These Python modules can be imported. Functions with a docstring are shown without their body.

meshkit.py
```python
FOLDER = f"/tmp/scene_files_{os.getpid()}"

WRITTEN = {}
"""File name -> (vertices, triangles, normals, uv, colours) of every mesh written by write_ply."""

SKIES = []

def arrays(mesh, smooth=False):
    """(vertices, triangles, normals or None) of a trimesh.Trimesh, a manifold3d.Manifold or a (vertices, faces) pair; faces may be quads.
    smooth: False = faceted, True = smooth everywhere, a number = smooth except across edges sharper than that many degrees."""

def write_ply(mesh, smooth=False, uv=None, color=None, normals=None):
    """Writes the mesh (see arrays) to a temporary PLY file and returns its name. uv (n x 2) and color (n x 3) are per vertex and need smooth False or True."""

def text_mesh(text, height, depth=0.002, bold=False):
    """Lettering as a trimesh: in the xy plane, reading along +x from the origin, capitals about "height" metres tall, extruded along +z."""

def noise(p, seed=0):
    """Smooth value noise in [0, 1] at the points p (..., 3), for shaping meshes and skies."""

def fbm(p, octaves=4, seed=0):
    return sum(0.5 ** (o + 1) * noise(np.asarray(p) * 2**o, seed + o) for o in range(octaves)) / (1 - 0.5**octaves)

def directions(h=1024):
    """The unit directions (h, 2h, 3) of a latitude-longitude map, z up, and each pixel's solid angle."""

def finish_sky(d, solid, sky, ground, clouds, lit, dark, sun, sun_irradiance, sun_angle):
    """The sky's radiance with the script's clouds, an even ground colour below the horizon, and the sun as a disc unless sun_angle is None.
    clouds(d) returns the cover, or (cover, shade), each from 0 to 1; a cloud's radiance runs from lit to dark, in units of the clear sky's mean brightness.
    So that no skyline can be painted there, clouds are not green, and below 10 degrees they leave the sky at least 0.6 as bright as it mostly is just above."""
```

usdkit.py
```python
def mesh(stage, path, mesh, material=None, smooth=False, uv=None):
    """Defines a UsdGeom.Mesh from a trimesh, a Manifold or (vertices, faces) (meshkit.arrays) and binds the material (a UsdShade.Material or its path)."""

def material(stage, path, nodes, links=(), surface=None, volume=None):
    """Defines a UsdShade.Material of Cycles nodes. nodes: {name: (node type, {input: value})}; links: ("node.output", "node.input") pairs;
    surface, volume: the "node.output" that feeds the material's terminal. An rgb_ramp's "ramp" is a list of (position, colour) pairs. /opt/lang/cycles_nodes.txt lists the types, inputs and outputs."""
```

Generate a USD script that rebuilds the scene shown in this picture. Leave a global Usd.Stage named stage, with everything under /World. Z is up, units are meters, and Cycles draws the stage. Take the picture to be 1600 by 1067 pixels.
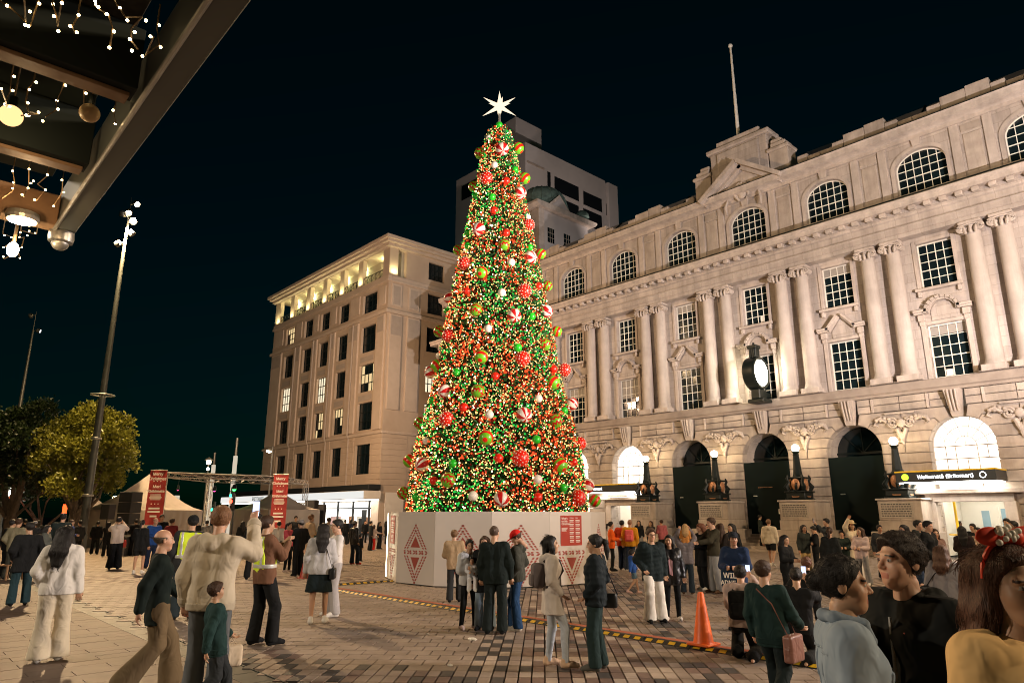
import math, numpy as np, trimesh, usdkit, meshkit
from pxr import Usd, UsdGeom, UsdLux, UsdShade, Gf, Sdf, Vt
from shapely.geometry import Polygon, box as sbox, Point
from shapely.ops import unary_union
stage = Usd.Stage.CreateInMemory()
UsdGeom.SetStageUpAxis(stage, 'Z'); UsdGeom.SetStageMetersPerUnit(stage, 1.0)
W = UsdGeom.Xform.Define(stage, '/World'); stage.SetDefaultPrim(W.GetPrim())
UsdGeom.Scope.Define(stage, '/World/Looks')
PI = math.pi
# ---- camera, sky, lamps ---------------------------------------------------------------------------
# The world is laid out along the street grid: x runs along the post office front (towards the right),
# y away from the camera's side of the square, z up. The camera stands over the origin.
CAMZ, FPX, HOR = 2.0, 1075.0, 804.0                 # eye height; focal length and horizon of the 1600 px wide photograph
TH = math.atan((HOR - 533.5) / FPX); ST, CT = math.sin(TH), math.cos(TH)
AZ = math.radians(42.4786)                          # heading of the view, left of the y axis is 90 - AZ
FW = np.array([-math.cos(AZ), math.sin(AZ), 0.0]); RT = np.array([math.sin(AZ), math.cos(AZ), 0.0])
cam = UsdGeom.Camera.Define(stage, '/World/camera')
cam.CreateFocalLengthAttr(36 * FPX / 1600); cam.CreateHorizontalApertureAttr(36.0); cam.CreateVerticalApertureAttr(24.0)
cam.CreateFStopAttr(0.0); cam.CreateFocusDistanceAttr(20.0); cam.CreateClippingRangeAttr((0.05, 5000.0))
_f = FW * CT + np.array([0, 0, ST]); _u = np.cross(RT, _f)
cam.AddTransformOp().Set(Gf.Matrix4d(*RT, 0, *_u, 0, *(-_f), 0, 0, 0, CAMZ, 1))
EXPOSURE = 0.3
cam.CreateExposureAttr(EXPOSURE)
dome = UsdLux.DomeLight.Define(stage, '/World/sky'); dome.GetPrim().SetCustomDataByKey('kind', 'structure')
dm = usdkit.material(stage, '/World/Looks/night_sky', {
    's': ('sky_texture', {'sky_type': 'single_scattering', 'sun_disc': False, 'sun_elevation': 0.12, 'sun_rotation': 2.6, 'altitude': 100.0}),
    't': ('mix_color', {'blend_type': 'multiply', 'fac': 1.0, 'b': (0.025, 0.50, 0.56)}),
    'b': ('background_shader', {'strength': 0.0028})}, [('s.color', 't.a'), ('t.result', 'b.color')], surface='b.background')
UsdShade.MaterialBindingAPI.Apply(dome.GetPrim()).Bind(dm)
def look(a, b):
    a, b = np.asarray(a, float), np.asarray(b, float)
    z = (a - b) / np.linalg.norm(a - b); x = np.cross([0, 0, 1.0] if abs(z[2]) < .99 else [0, 1.0, 0], z); x /= np.linalg.norm(x); y = np.cross(z, x)
    return Gf.Matrix4d(*x, 0, *y, 0, *z, 0, *a, 1)
def disk_lamp(path, pos, to, power, color, r=0.3):   # power: radiant intensity along the axis
    L = UsdLux.DiskLight.Define(stage, path); L.CreateRadiusAttr(r); L.CreateIntensityAttr(power / (PI * r * r)); L.CreateColorAttr(Gf.Vec3f(*color))
    L.AddTransformOp().Set(look(pos, to)); return L
def sphere_lamp(path, pos, power, color, r=0.1):
    L = UsdLux.SphereLight.Define(stage, path); L.CreateRadiusAttr(r); L.CreateIntensityAttr(power / (PI * r * r)); L.CreateColorAttr(Gf.Vec3f(*color))
    L.AddTranslateOp().Set(Gf.Vec3d(*map(float, pos))); return L
# ---- helpers --------------------------------------------------------------------------------------
def ray(px, py):
    v = (533.5 - py) / FPX
    return RT * ((px - 800) / FPX) + FW * (CT - ST * v) + np.array([0, 0, ST + CT * v])
EYE = np.array([0, 0, CAMZ])
def at(px, py, z=0.0):                              # where the photograph's pixel meets the level z
    d = ray(px, py); return EYE + d * ((z - CAMZ) / d[2])
def at_y(px, py, y):                                # ... meets the plane y
    d = ray(px, py); return EYE + d * (y / d[1])
def at_depth(px, py, D):                            # ... at the distance D along the heading
    d = ray(px, py); return EYE + d * (D / (d @ FW))
_used = {}
def numbered(parent, name):
    k = (parent, name); n = _used.get(k, 0); _used[k] = n + 1
    return f'{parent}/{name}' if n == 0 else f'{parent}/{name}_{n:03d}'
_mats = {}
def M(name, *a, **k):
    return _mats[name]
def P(o): return o.GetPrim() if hasattr(o, 'GetPrim') else o
def tag(o, label=None, cat=None, group=None, kind=None):
    p = P(o)
    for k, v in (('label', label), ('category', cat), ('group', group), ('kind', kind)):
        if v: p.SetCustomDataByKey(k, v)
    return o
def thing(name, label=None, cat=None, group=None, loc=(0, 0, 0), rotz=0.0, parent='/World', scale=None):
    x = UsdGeom.Xform.Define(stage, numbered(str(parent) if isinstance(parent, str) else str(P(parent).GetPath()), name))
    x.AddTranslateOp().Set(Gf.Vec3d(*map(float, loc)))
    if rotz: x.AddRotateZOp().Set(math.degrees(rotz))
    if scale: x.AddScaleOp().Set(Gf.Vec3f(*([float(scale)] * 3 if np.ndim(scale) == 0 else map(float, scale))))
    tag(x, label, cat, group); return x
def obj(name, mesh, mat, parent='/World', smooth=False, tint=None, loc=None, **kw):
    par = parent if isinstance(parent, str) else str(P(parent).GetPath())
    m = usdkit.mesh(stage, numbered(par, name), mesh, _mats[mat] if isinstance(mat, str) else mat, smooth=smooth)
    if tint is not None:
        UsdGeom.PrimvarsAPI(m).CreatePrimvar('tint', Sdf.ValueTypeNames.Color3fArray, 'vertex').Set(Vt.Vec3fArray.FromNumpy(np.asarray(tint, np.float32)))
    if loc is not None: m.AddTranslateOp().Set(Gf.Vec3d(*map(float, loc)))
    tag(m, **kw); return m
def copy_of(src, loc, rotz=0.0, label=None, group=None, parent='/World', scale=None, name=None):
    s = P(src); par = parent if isinstance(parent, str) else str(P(parent).GetPath())
    x = UsdGeom.Xform.Define(stage, numbered(par, name or s.GetName().rstrip('0123456789').rstrip('_')))
    x.GetPrim().GetReferences().AddInternalReference(s.GetPath()); x.GetPrim().SetInstanceable(True)
    x.ClearXformOpOrder()
    x.AddTranslateOp().Set(Gf.Vec3d(*map(float, loc)))
    if rotz or True: x.AddRotateZOp().Set(math.degrees(rotz))
    if scale: x.AddScaleOp().Set(Gf.Vec3f(float(scale), float(scale), float(scale)))
    tag(x, label, None, group); return x
class MB:                                           # collects shapes into one mesh
    def __init__(s): s.v, s.f, s.n = [], [], 0
    def add(s, v, f):
        v = np.asarray(v, float); f = np.asarray(f, int)
        if f.shape[1] == 4: f = np.vstack([f[:, [0, 1, 2]], f[:, [0, 2, 3]]])
        s.v.append(v); s.f.append(f + s.n); s.n += len(v); return s
    def tm(s, m): return s.add(m.vertices, m.faces)
    def box(s, x0, x1, y0, y1, z0, z1, c=0.0):
        if c <= 0:
            v = [(x, y, z) for z in (z0, z1) for y in (y0, y1) for x in (x0, x1)]
            return s.add(v, [(0, 2, 3, 1), (4, 5, 7, 6), (0, 1, 5, 4), (2, 6, 7, 3), (0, 4, 6, 2), (1, 3, 7, 5)])
        p = []
        for x, sx in ((x0, 1), (x1, -1)):
            for y, sy in ((y0, 1), (y1, -1)):
                for z, sz in ((z0, 1), (z1, -1)):
                    p += [(x + sx * c, y + sy * c, z), (x + sx * c, y, z + sz * c), (x, y + sy * c, z + sz * c)]
        v = np.array(p); return s.add(v, cbox_faces())
    def quad(s, a, b, c, d): return s.add([a, b, c, d], [(0, 1, 2, 3)])
    def prof(s, pts, x0, x1, axis=0):               # closed profile in (y, z), extruded along x (axis 0), or in (x, z) along y (axis 1)
        m = trimesh.creation.extrude_polygon(Polygon(pts), 1.0, engine='earcut'); v = m.vertices
        t = x0 + (x1 - x0) * v[:, 2]
        vv = np.c_[t, v[:, 0], v[:, 1]] if axis == 0 else np.c_[v[:, 0], t, v[:, 1]]
        f = m.faces if axis == 0 else m.faces[:, ::-1]
        if (x1 < x0): f = f[:, ::-1]
        return s.add(vv, f)
    def plate(s, poly, y0, y1):                     # polygon in (x, z) given thickness along y
        for g in getattr(poly, 'geoms', [poly]):
            if g.is_empty or g.area < 1e-6: continue
            m = trimesh.creation.extrude_polygon(g, 1.0, engine='earcut'); v = m.vertices
            s.add(np.c_[v[:, 0], y1 + (y0 - y1) * v[:, 2], v[:, 1]], m.faces)
        return s
    def tube(s, pts, r, n=8, caps=True):
        p = np.asarray(pts, float); r = np.broadcast_to(r, (len(p),)).astype(float)
        t = np.gradient(p, axis=0); t /= np.linalg.norm(t, axis=1, keepdims=True) + 1e-12
        a = np.cross(t, np.where(np.abs(t[:, 2:]) < .9, [0, 0, 1.0], [1.0, 0, 0])); a /= np.linalg.norm(a, axis=1, keepdims=True) + 1e-12
        b = np.cross(t, a); g = np.arange(n) * 2 * PI / n
        v = (p[:, None] + r[:, None, None] * (np.cos(g)[None, :, None] * a[:, None] + np.sin(g)[None, :, None] * b[:, None])).reshape(-1, 3)
        i, j = np.meshgrid(np.arange(len(p) - 1), np.arange(n), indexing='ij'); j2 = (j + 1) % n
        f = np.stack([i * n + j, i * n + j2, (i + 1) * n + j2, (i + 1) * n + j], -1).reshape(-1, 4)
        f = np.vstack([f[:, [0, 1, 2]], f[:, [0, 2, 3]]])
        if caps:
            k = len(v); v = np.vstack([v, p[0], p[-1]]); e = (len(p) - 1) * n; q = np.arange(n); q2 = (q + 1) % n
            f = np.vstack([f, np.c_[np.full(n, k), q2, q], np.c_[np.full(n, k + 1), e + q, e + q2]])
        return s.add(v, f)
    def lathe(s, prof, c=(0, 0, 0), n=20, sq=(1, 1)):   # profile of (r, z)
        pr = np.asarray(prof, float); g = np.arange(n) * 2 * PI / n
        v = np.stack([pr[:, None, 0] * np.cos(g) * sq[0], pr[:, None, 0] * np.sin(g) * sq[1], np.broadcast_to(pr[:, None, 1], (len(pr), n))], -1).reshape(-1, 3) + c
        i, j = np.meshgrid(np.arange(len(pr) - 1), np.arange(n), indexing='ij'); j2 = (j + 1) % n
        f = np.stack([i * n + j, i * n + j2, (i + 1) * n + j2, (i + 1) * n + j], -1).reshape(-1, 4)
        return s.add(v, f)
    def ball(s, c, r, sub=2, sq=(1, 1, 1)):
        v, f = ico(sub); return s.add(v * r * np.asarray(sq) + np.asarray(c), f)
    def mesh(s): return (np.vstack(s.v), np.vstack(s.f)) if s.v else (np.zeros((0, 3)), np.zeros((0, 3), int))
    def rot(s, rz, loc=(0, 0, 0)):
        c, n = math.cos(rz), math.sin(rz); R = np.array([[c, n, 0], [-n, c, 0], [0, 0, 1]])
        s.v = [v @ R + np.asarray(loc, float) for v in s.v]; return s
    def build(s, name, mat, parent='/World', smooth=False, **k): return obj(name, s.mesh(), mat, parent, smooth, **k)
_cache = {}
def cbox_faces():
    if 'c' not in _cache:
        p = []
        for x, sx in ((-1., .2), (1., -.2)):
            for y, sy in ((-1., .2), (1., -.2)):
                for z, sz in ((-1., .2), (1., -.2)):
                    p += [(x + sx, y + sy, z), (x + sx, y, z + sz), (x, y + sy, z + sz)]
        from scipy.spatial import ConvexHull
        p = np.array(p); h = ConvexHull(p); f = h.simplices.copy()
        n = np.cross(p[f[:, 1]] - p[f[:, 0]], p[f[:, 2]] - p[f[:, 0]]); w = (n * p[f].mean(1)).sum(1) < 0
        f[w] = f[w][:, ::-1]; _cache['c'] = f
    return _cache['c']
def ico(k):
    if ('i', k) not in _cache:
        m = trimesh.creation.icosphere(k); _cache[('i', k)] = (np.array(m.vertices), np.array(m.faces))
    return _cache[('i', k)]
def text_on(mb, text, h, origin, ux, uz, bold=True, depth=0.004, center=True):
    m = meshkit.text_mesh(text, h, depth, bold); v = m.vertices.copy()
    if center: v[:, 0] -= (v[:, 0].min() + v[:, 0].max()) / 2
    ux, uz = np.asarray(ux, float), np.asarray(uz, float); un = np.cross(ux, uz)
    return mb.add(np.asarray(origin, float) + v[:, :1] * ux + v[:, 1:2] * uz + v[:, 2:3] * un, m.faces)
# ---- materials ------------------------------------------------------------------------------------
def mat(name, color, rough=0.6, metal=0.0, var=0.0, nscale=3.0, bump=0.0, bscale=20.0, col2=None, rnd=0.0, spec=0.5, coat=0.0, dist=0.02, sheen=0.0, island=0.0, streak=0.0, ashlar=False):
    c = np.array(color, float); c2 = np.array(col2, float) if col2 is not None else c * (1 - var)
    n = {'p': ('principled_bsdf', {'base_color': tuple(c), 'roughness': rough, 'metallic': metal, 'specular_ior_level': spec, 'coat_weight': coat, 'sheen_weight': sheen})}
    l = []
    src = None
    if var or col2 is not None:
        n['g'] = ('geometry', {}); n['n'] = ('noise_texture', {'scale': nscale, 'detail': 5.0, 'roughness': 0.62})
        n['r'] = ('rgb_ramp', {'ramp': [(0.32, tuple(c2)), (0.62, tuple(c))]})
        l += [('g.position', 'n.vector'), ('n.fac', 'r.fac')]; src = 'r.color'
    if rnd or island:
        if rnd: n['o'] = ('object_info', {}); q = 'o.random'
        else: n['o'] = ('geometry', {}); q = 'o.random_per_island'
        a = rnd or island
        n['m'] = ('map_range', {'from_min': 0.0, 'from_max': 1.0, 'to_min': 1 - a, 'to_max': 1 + a}); n['h'] = ('hsv', {'color': tuple(c)})
        l += [(q, 'm.value'), ('m.result', 'h.value')]
        if src: l.append((src, 'h.color'))
        src = 'h.color'
    if streak:                                      # soot and rain streaks, drawn out downwards
        n.setdefault('g', ('geometry', {})); n['sm'] = ('mapping', {'scale': (1.5, 1.5, .16)}); n['sn'] = ('noise_texture', {'scale': 1.0, 'detail': 6.0, 'roughness': .7}); n['sr'] = ('rgb_ramp', {'ramp': [(.36, (1 - streak,) * 3), (.58, (1., 1., 1.))]}); n['sx'] = ('mix_color', {'blend_type': 'multiply', 'fac': 1.0, 'a': tuple(c)})
        l += [('g.position', 'sm.vector'), ('sm.vector', 'sn.vector'), ('sn.fac', 'sr.fac'), ('sr.color', 'sx.b')]
        if src: l.append((src, 'sx.a'))
        src = 'sx.result'
    if ashlar:                                      # fine joints and slightly differing blocks of the plain walling
        n['as'] = ('separate_xyz', {}); n['ac'] = ('combine_xyz', {}); n['ab'] = ('brick_texture', {'scale': 1.0, 'brick_width': 1.15, 'row_height': .52, 'mortar_size': .008, 'color1': (1., 1., 1.), 'color2': (.87, .86, .86), 'mortar': (.62, .6, .58)}); n['ax'] = ('mix_color', {'blend_type': 'multiply', 'fac': 1.0, 'a': tuple(c)})
        l += [('g.position', 'as.vector'), ('as.x', 'ac.x'), ('as.z', 'ac.y'), ('ac.vector', 'ab.vector'), ('ab.color', 'ax.b')]
        if src: l.append((src, 'ax.a'))
        src = 'ax.result'
    if src: l.append((src, 'p.base_color'))
    if bump:
        n.setdefault('g', ('geometry', {})); n['n2'] = ('noise_texture', {'scale': bscale, 'detail': 4.0}); n['b'] = ('bump', {'strength': bump, 'distance': dist})
        l += [('g.position', 'n2.vector'), ('n2.fac', 'b.height'), ('b.normal', 'p.normal')]
    _mats[name] = usdkit.material(stage, '/World/Looks/' + name, n, l, surface='p.BSDF'); return name
def glow(name, color, strength):
    _mats[name] = usdkit.material(stage, '/World/Looks/' + name, {'e': ('emission', {'color': tuple(color), 'strength': float(strength)})}, [], surface='e.emission'); return name
def cloth(c, rough=0.85):
    k = 'cloth_' + ''.join('%02x' % int(max(0, min(1, q)) * 255) for q in c) + ('_l' if rough < .6 else '')
    if k not in _mats:
        _mats[k] = usdkit.material(stage, '/World/Looks/' + k, {'t': ('texture_coordinate', {}), 'm': ('mapping', {'scale': (6., 6., 4.5)}), 'n': ('noise_texture', {'scale': 1.0, 'detail': 2.0, 'roughness': .4, 'distortion': 1.2}), 'w': ('noise_texture', {'scale': 3.0, 'detail': 2.0}), 'r': ('rgb_ramp', {'ramp': [(.3, tuple(q * .90 for q in c)), (.7, tuple(c))]}),
            'b': ('bump', {'strength': .7, 'distance': .045}), 'p': ('principled_bsdf', {'roughness': rough, 'specular_ior_level': .15 if rough > .6 else .4})},
            [('t.object', 'm.vector'), ('m.vector', 'n.vector'), ('t.object', 'w.vector'), ('w.fac', 'r.fac'), ('r.color', 'p.base_color'), ('n.fac', 'b.height'), ('b.normal', 'p.normal')], surface='p.BSDF')
    return k
# ---- lamps of the square, in frame or out, and added fill lamps -----------------------------------------------
WARM, WHITE, FACADE = (1.0, 0.67, 0.36), (1.0, 0.82, 0.62), (1.0, 0.88, 0.84)
LAMPS = [  # position of the flood head, where it points, intensity, colour, radius
    ((-45.2, 9.5, 20.6), (-14, 20, 0), 1800, WARM, 0.3),
    ((-45.3, 9.4, 19.7), (-32, 16, 0), 650, WARM, 0.3),
    ((-45.3, 9.1, 19.2), (-52, 9.5, 5), 2300, (1.0, .70, .34), 0.3),
    ((7.0, 19.0, 5.0), (-10, 39, 10), 700, FACADE, 0.25),
    ((6.4, 19.4, 5.5), (-24, 39, 12), 2000, FACADE, 0.25),
    ((5.8, 19.8, 6.0), (-46, 39, 12), 2700, FACADE, 0.25),
    ((6.0, 25.0, 14.0), (-15, 26, 0), 950, (1.0, .72, .42), 0.4),
    ((9.5, 9.0, 7.0), (-3, 5, 1), 300, (1.0, .76, .50), 0.3),  # unseen lamp added to light faces turned to the right
    ((-17.5, -13.0, 9.5), (-2, 8, 1.8), 680, WHITE, 0.4),
    ((-48.0, 16.0, 14.0), (-68, 38, 12), 1350, (1.0, .62, .38), 0.4),
    ((-38.0, 47.5, 27.0), (-53, 53, 29), 150, (1.0, .88, .80), 0.3),  # unseen fill lamp added over the roof to brighten the pavilion
    ((-44.0, 64.0, 30.0), (-70, 84, 42), 2500, (1.0, .84, .74), 0.4),  # hidden lamp added behind the roof to light the tower
]
for i, (p, t, w, c, r) in enumerate(LAMPS): disk_lamp('/World/flood_light_%03d' % i, p, t, w, c, r)
mat('visor', (.03, .03, .03), .7)
fm = thing('floodlight_mast', 'unseen floodlight mast right of the picture, visors added to shade the lower storey', 'floodlight')
MB().tube([(6.6, 18.4, 0), (6.6, 18.4, 6.6)], .12, 10).build('mast', 'visor', fm)
for p, t in ((LAMPS[3][0], LAMPS[3][1]), (LAMPS[4][0], LAMPS[4][1]), (LAMPS[5][0], LAMPS[5][1])):
    d = np.array(t, float) - p; d[2] = 0; d /= np.linalg.norm(d); s = np.array([-d[1], d[0], 0]); q = np.array(p) - d * .15; e = np.array(p) + d * 1.25
    MB().add([q - s * .5 - [0, 0, .32], q + s * .5 - [0, 0, .32], e + s * .9 + [0, 0, .05], e - s * .9 + [0, 0, .05]], [(0, 1, 2, 3)]).build('visor', 'visor', fm)  # plate added under each head to keep its light off the lower storey
    MB().add([q - s * .4 - [0, 0, .3], q + s * .4 - [0, 0, .3], q + s * .4 + [0, 0, .35], q - s * .4 + [0, 0, .35]], [(0, 1, 2, 3)]).build('housing', 'visor', fm)
# ---- materials ------------------------------------------------------------------------------------
mat('stone', (.50, .425, .375), .8, col2=(.41, .345, .30), nscale=.9, bump=.25, bscale=9, dist=.02, streak=.28, ashlar=True)
mat('stone_column', (.50, .425, .375), .8, col2=(.42, .355, .31), nscale=.9, bump=.2, bscale=9, dist=.02, streak=.22)
mat('stone_block', (.455, .38, .32), .82, col2=(.35, .285, .24), nscale=1.3, bump=.3, bscale=14, dist=.02, rnd=.12, streak=.25)
mat('stone_trim', (.52, .44, .385), .75, col2=(.42, .35, .305), nscale=1.6, bump=.2, bscale=12, dist=.015, streak=.25)
mat('stone_dark', (.33, .27, .225), .85, col2=(.24, .19, .16), nscale=1.1, bump=.3, bscale=10)
mat('plaster', (.50, .40, .30), .85, col2=(.43, .335, .245), nscale=.35, bump=.12, bscale=12)
mat('plaster_trim', (.54, .445, .35), .8, col2=(.47, .38, .29), nscale=.6)
mat('plaster_patch', (.40, .34, .28), .85, var=.12, nscale=1.2)
mat('concrete_tower', (.42, .38, .37), .85, col2=(.36, .325, .32), nscale=.2)
mat('white_paint', (.78, .74, .66), .45, var=.06)
mat('pane_glass', (.006, .012, .014), .09, spec=.6, rnd=.3)
mat('tower_glass', (.008, .01, .012), .2, spec=.4)
mat('iron', (.006, .011, .010), .42, var=.3, nscale=6, bump=.2, bscale=30, dist=.008, spec=.35)
mat('bronze', (.50, .24, .12), .45, metal=.4, var=.35, nscale=12, bump=.3, bscale=40, dist=.01)
mat('door_panel', (.003, .009, .008), .8, var=.3, nscale=.8, spec=.15)
mat('copper', (.16, .24, .21), .7, col2=(.09, .13, .12), nscale=2.0, bump=.2)
mat('lead_roof', (.22, .22, .26), .55, var=.2, nscale=1.0)
mat('plaque', (.42, .36, .30), .5, col2=(.34, .29, .24), nscale=4.0)
mat('letter_dark', (.10, .085, .075), .6)
mat('frame_dark', (.02, .022, .022), .4)
mat('truss_metal', (.62, .60, .56), .4, metal=.35, var=.15, nscale=7)
mat('galv', (.42, .41, .38), .38, metal=.75, var=.2, nscale=7, bump=.1)
mat('pole_paint', (.11, .115, .105), .42, metal=.5, var=.25, nscale=2.0, bump=.08, bscale=40)
mat('yellow_paint', (.85, .55, .02), .5, var=.1)
mat('black_rubber', (.018, .018, .017), .6, var=.3, nscale=8, bump=.2)
mat('tent_sheet', (.42, .37, .32), .6, var=.1, nscale=1.5, bump=.08, bscale=5)
mat('white_sheet', (.72, .68, .60), .55, var=.06, nscale=1.5, bump=.08, bscale=5)
glow('lamp_globe', (1.0, .76, .44), 48); glow('clock_face', (1.0, .90, .68), 24); glow('station_light', (1.0, .93, .80), 2.0)
glow('station_strip', (1.0, .93, .80), 13); glow('sign_light', (.95, .97, 1.0), 2.2); glow('lime_light', (.55, 1.0, .05), 1.6)
glow('flood_lens', (1.0, .80, .52), 40); glow('window_light', (1.0, .72, .36), .75); glow('window_light_pale', (1.0, .84, .58), .9)
glow('loggia_light', (1.0, .92, .55), 9); glow('ledge_light', (1.0, .72, .38), 3)
# ---- ground ---------------------------------------------------------------------------------------
mat('ground_far', (.26, .205, .16), .7, col2=(.20, .155, .12), nscale=.6, bump=.15, bscale=8)
mat('road', (.05, .048, .046), .8, var=.3, nscale=1.0)
mat('paver_plain', (.315, .25, .205), .58, col2=(.225, .172, .135), nscale=2.2, bump=.15, bscale=40, dist=.004, island=.07)
mat('paver_dark', (.085, .075, .07), .6, var=.35, nscale=6, bump=.15, bscale=40, dist=.004, island=.25)
mat('paver_brown', (.22, .145, .115), .62, var=.3, nscale=6, bump=.15, bscale=40, dist=.004, island=.2)
mat('paver_pale', (.46, .37, .30), .62, var=.2, nscale=6, bump=.15, bscale=40, dist=.004, island=.1)
mat('slab', (.165, .115, .085), .62, col2=(.115, .08, .06), nscale=2.0, bump=.15, bscale=30, dist=.004, island=.14)
mat('joint', (.13, .10, .08), .9)
mat('drain', (.035, .04, .033), .5, var=.4, nscale=5)
obj('ground', MB().quad((-600, -300, -.06), (300, -300, -.06), (300, 600, -.06), (-600, 600, -.06)).mesh(), 'road', kind='structure')
plaza = obj('plaza', MB().quad((-60, -12, -.045), (16, -12, -.045), (16, 39.6, -.045), (-60, 39.6, -.045)).mesh(), 'joint', kind='structure')
rng = np.random.default_rng(7)
E1, E2 = np.array([.7071, .7071]), np.array([-.7071, .7071])
YD0, YD1 = 3.78, 4.2                                # the drain channel parallel to the front
TREE = at_depth(777, 800, 23.9); TREE[2] = 0
from collections import defaultdict
pool = defaultdict(list)                            # tone -> (rank, corner u0, u1, w0, w1)
bx, by, bz = [], [], []
def inside(c):
    d = np.array([c[0], c[1], 0]); dep = d @ FW; lat = d @ RT
    return 6.0 < dep < 58 and abs(lat) < dep * .80 + 1.2 and YD1 < c[1] < 37.4 and c[0] > -58 and c[0] < 12
SZ = .34
HS = SZ / 2
def zone(uc, wc):
    if -.952 < uc < -.518: return 'check'
    if -.518 < uc < -.352 or 1.68 < uc < 1.86: return 'plain'
    if -.352 < uc < 1.68: return 'mix'
    if 1.86 < uc < 2.52 and wc < 26: return 'mix2'
    if uc < -1.0 and wc < 9.5 - .49 * (uc + .87): return 'zig'
    if 21.4 < wc < 24.2 or (18.2 < wc < 19.2 and uc > 3): return 'far'
    return ''
for iw in range(10, 175):
    w0 = iw * SZ; wc = w0 + HS; hc = -280; prev = None
    while hc < 280:
        u0 = hc * HS; z = zone(u0 + HS / 2, wc); step = 1
        if not z and (hc + iw) % 2 == 0 and not zone(u0 + HS * 1.5, wc): step = 2
        u1 = u0 + step * HS; uc = (u0 + u1) / 2; hc += step
        if not inside(E1 * uc + E2 * wc): continue
        r = rng.random(); tone = 'plain'
        if z == 'check': tone = 'dark' if (iw + hc) % 2 == 0 and r < .8 else ('pale' if r > .6 else 'plain')
        elif z == 'mix2': tone = 'dark' if r < .36 else ('brown' if r < .6 else 'plain')
        elif z == 'mix': tone = 'brown' if r < .52 else ('pale' if r < .78 else ('dark' if r < .84 else 'plain'))
        elif z == 'zig': tone = 'dark' if (iw + hc) % 3 == 0 and r < .85 else ('brown' if r < .3 else 'plain')
        elif z == 'far': tone = 'brown' if r < .34 else ('pale' if r < .6 else 'plain')
        pool[tone].append((wc, u0, u1, w0, w0 + SZ))
G = .004
def paver_mesh(mb, u0, u1, w0, w1, z):
    cs = [E1 * a + E2 * b for a, b in ((u0 + G, w0 + G), (u1 - G, w0 + G), (u1 - G, w1 - G), (u0 + G, w1 - G))]
    ci = [E1 * a + E2 * b for a, b in ((u0 + .012, w0 + .012), (u1 - .012, w0 + .012), (u1 - .012, w1 - .012), (u0 + .012, w1 - .012))]
    mb.add([(*p, -.04) for p in cs] + [(*p, z) for p in ci], [(0, 1, 5, 4), (1, 2, 6, 5), (2, 3, 7, 6), (3, 0, 4, 7), (4, 5, 6, 7)])
allp = sorted([(r[0], t, r) for t in pool for r in pool[t]], key=lambda q: q[0])
stuff = {t: MB() for t in pool}
for i, (_, t, r) in enumerate(allp):
    z = rng.uniform(-.002, .002)
    if i < 180:
        mb = MB(); paver_mesh(mb, *r[1:], z); mb.build('paver', 'paver_' + t, plaza)
    else: paver_mesh(stuff[t], *r[1:], z)
for t in stuff: stuff[t].build('paving_field', 'paver_' + t, plaza, kind='stuff')
sl = MB(); ns = 0; cand = []
for ix in range(-120, 0):
    for iy in range(-9, 5):
        x0 = ix * .32; y0 = iy * .95 + (ix % 2) * .47
        d = np.array([x0, y0, 0]); dep = d @ FW
        if dep < 5 or y0 < -9 or y0 > YD0: continue
        cand.append((dep, x0, y0, min(y0 + .95, YD0)))
cand.sort()
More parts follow.
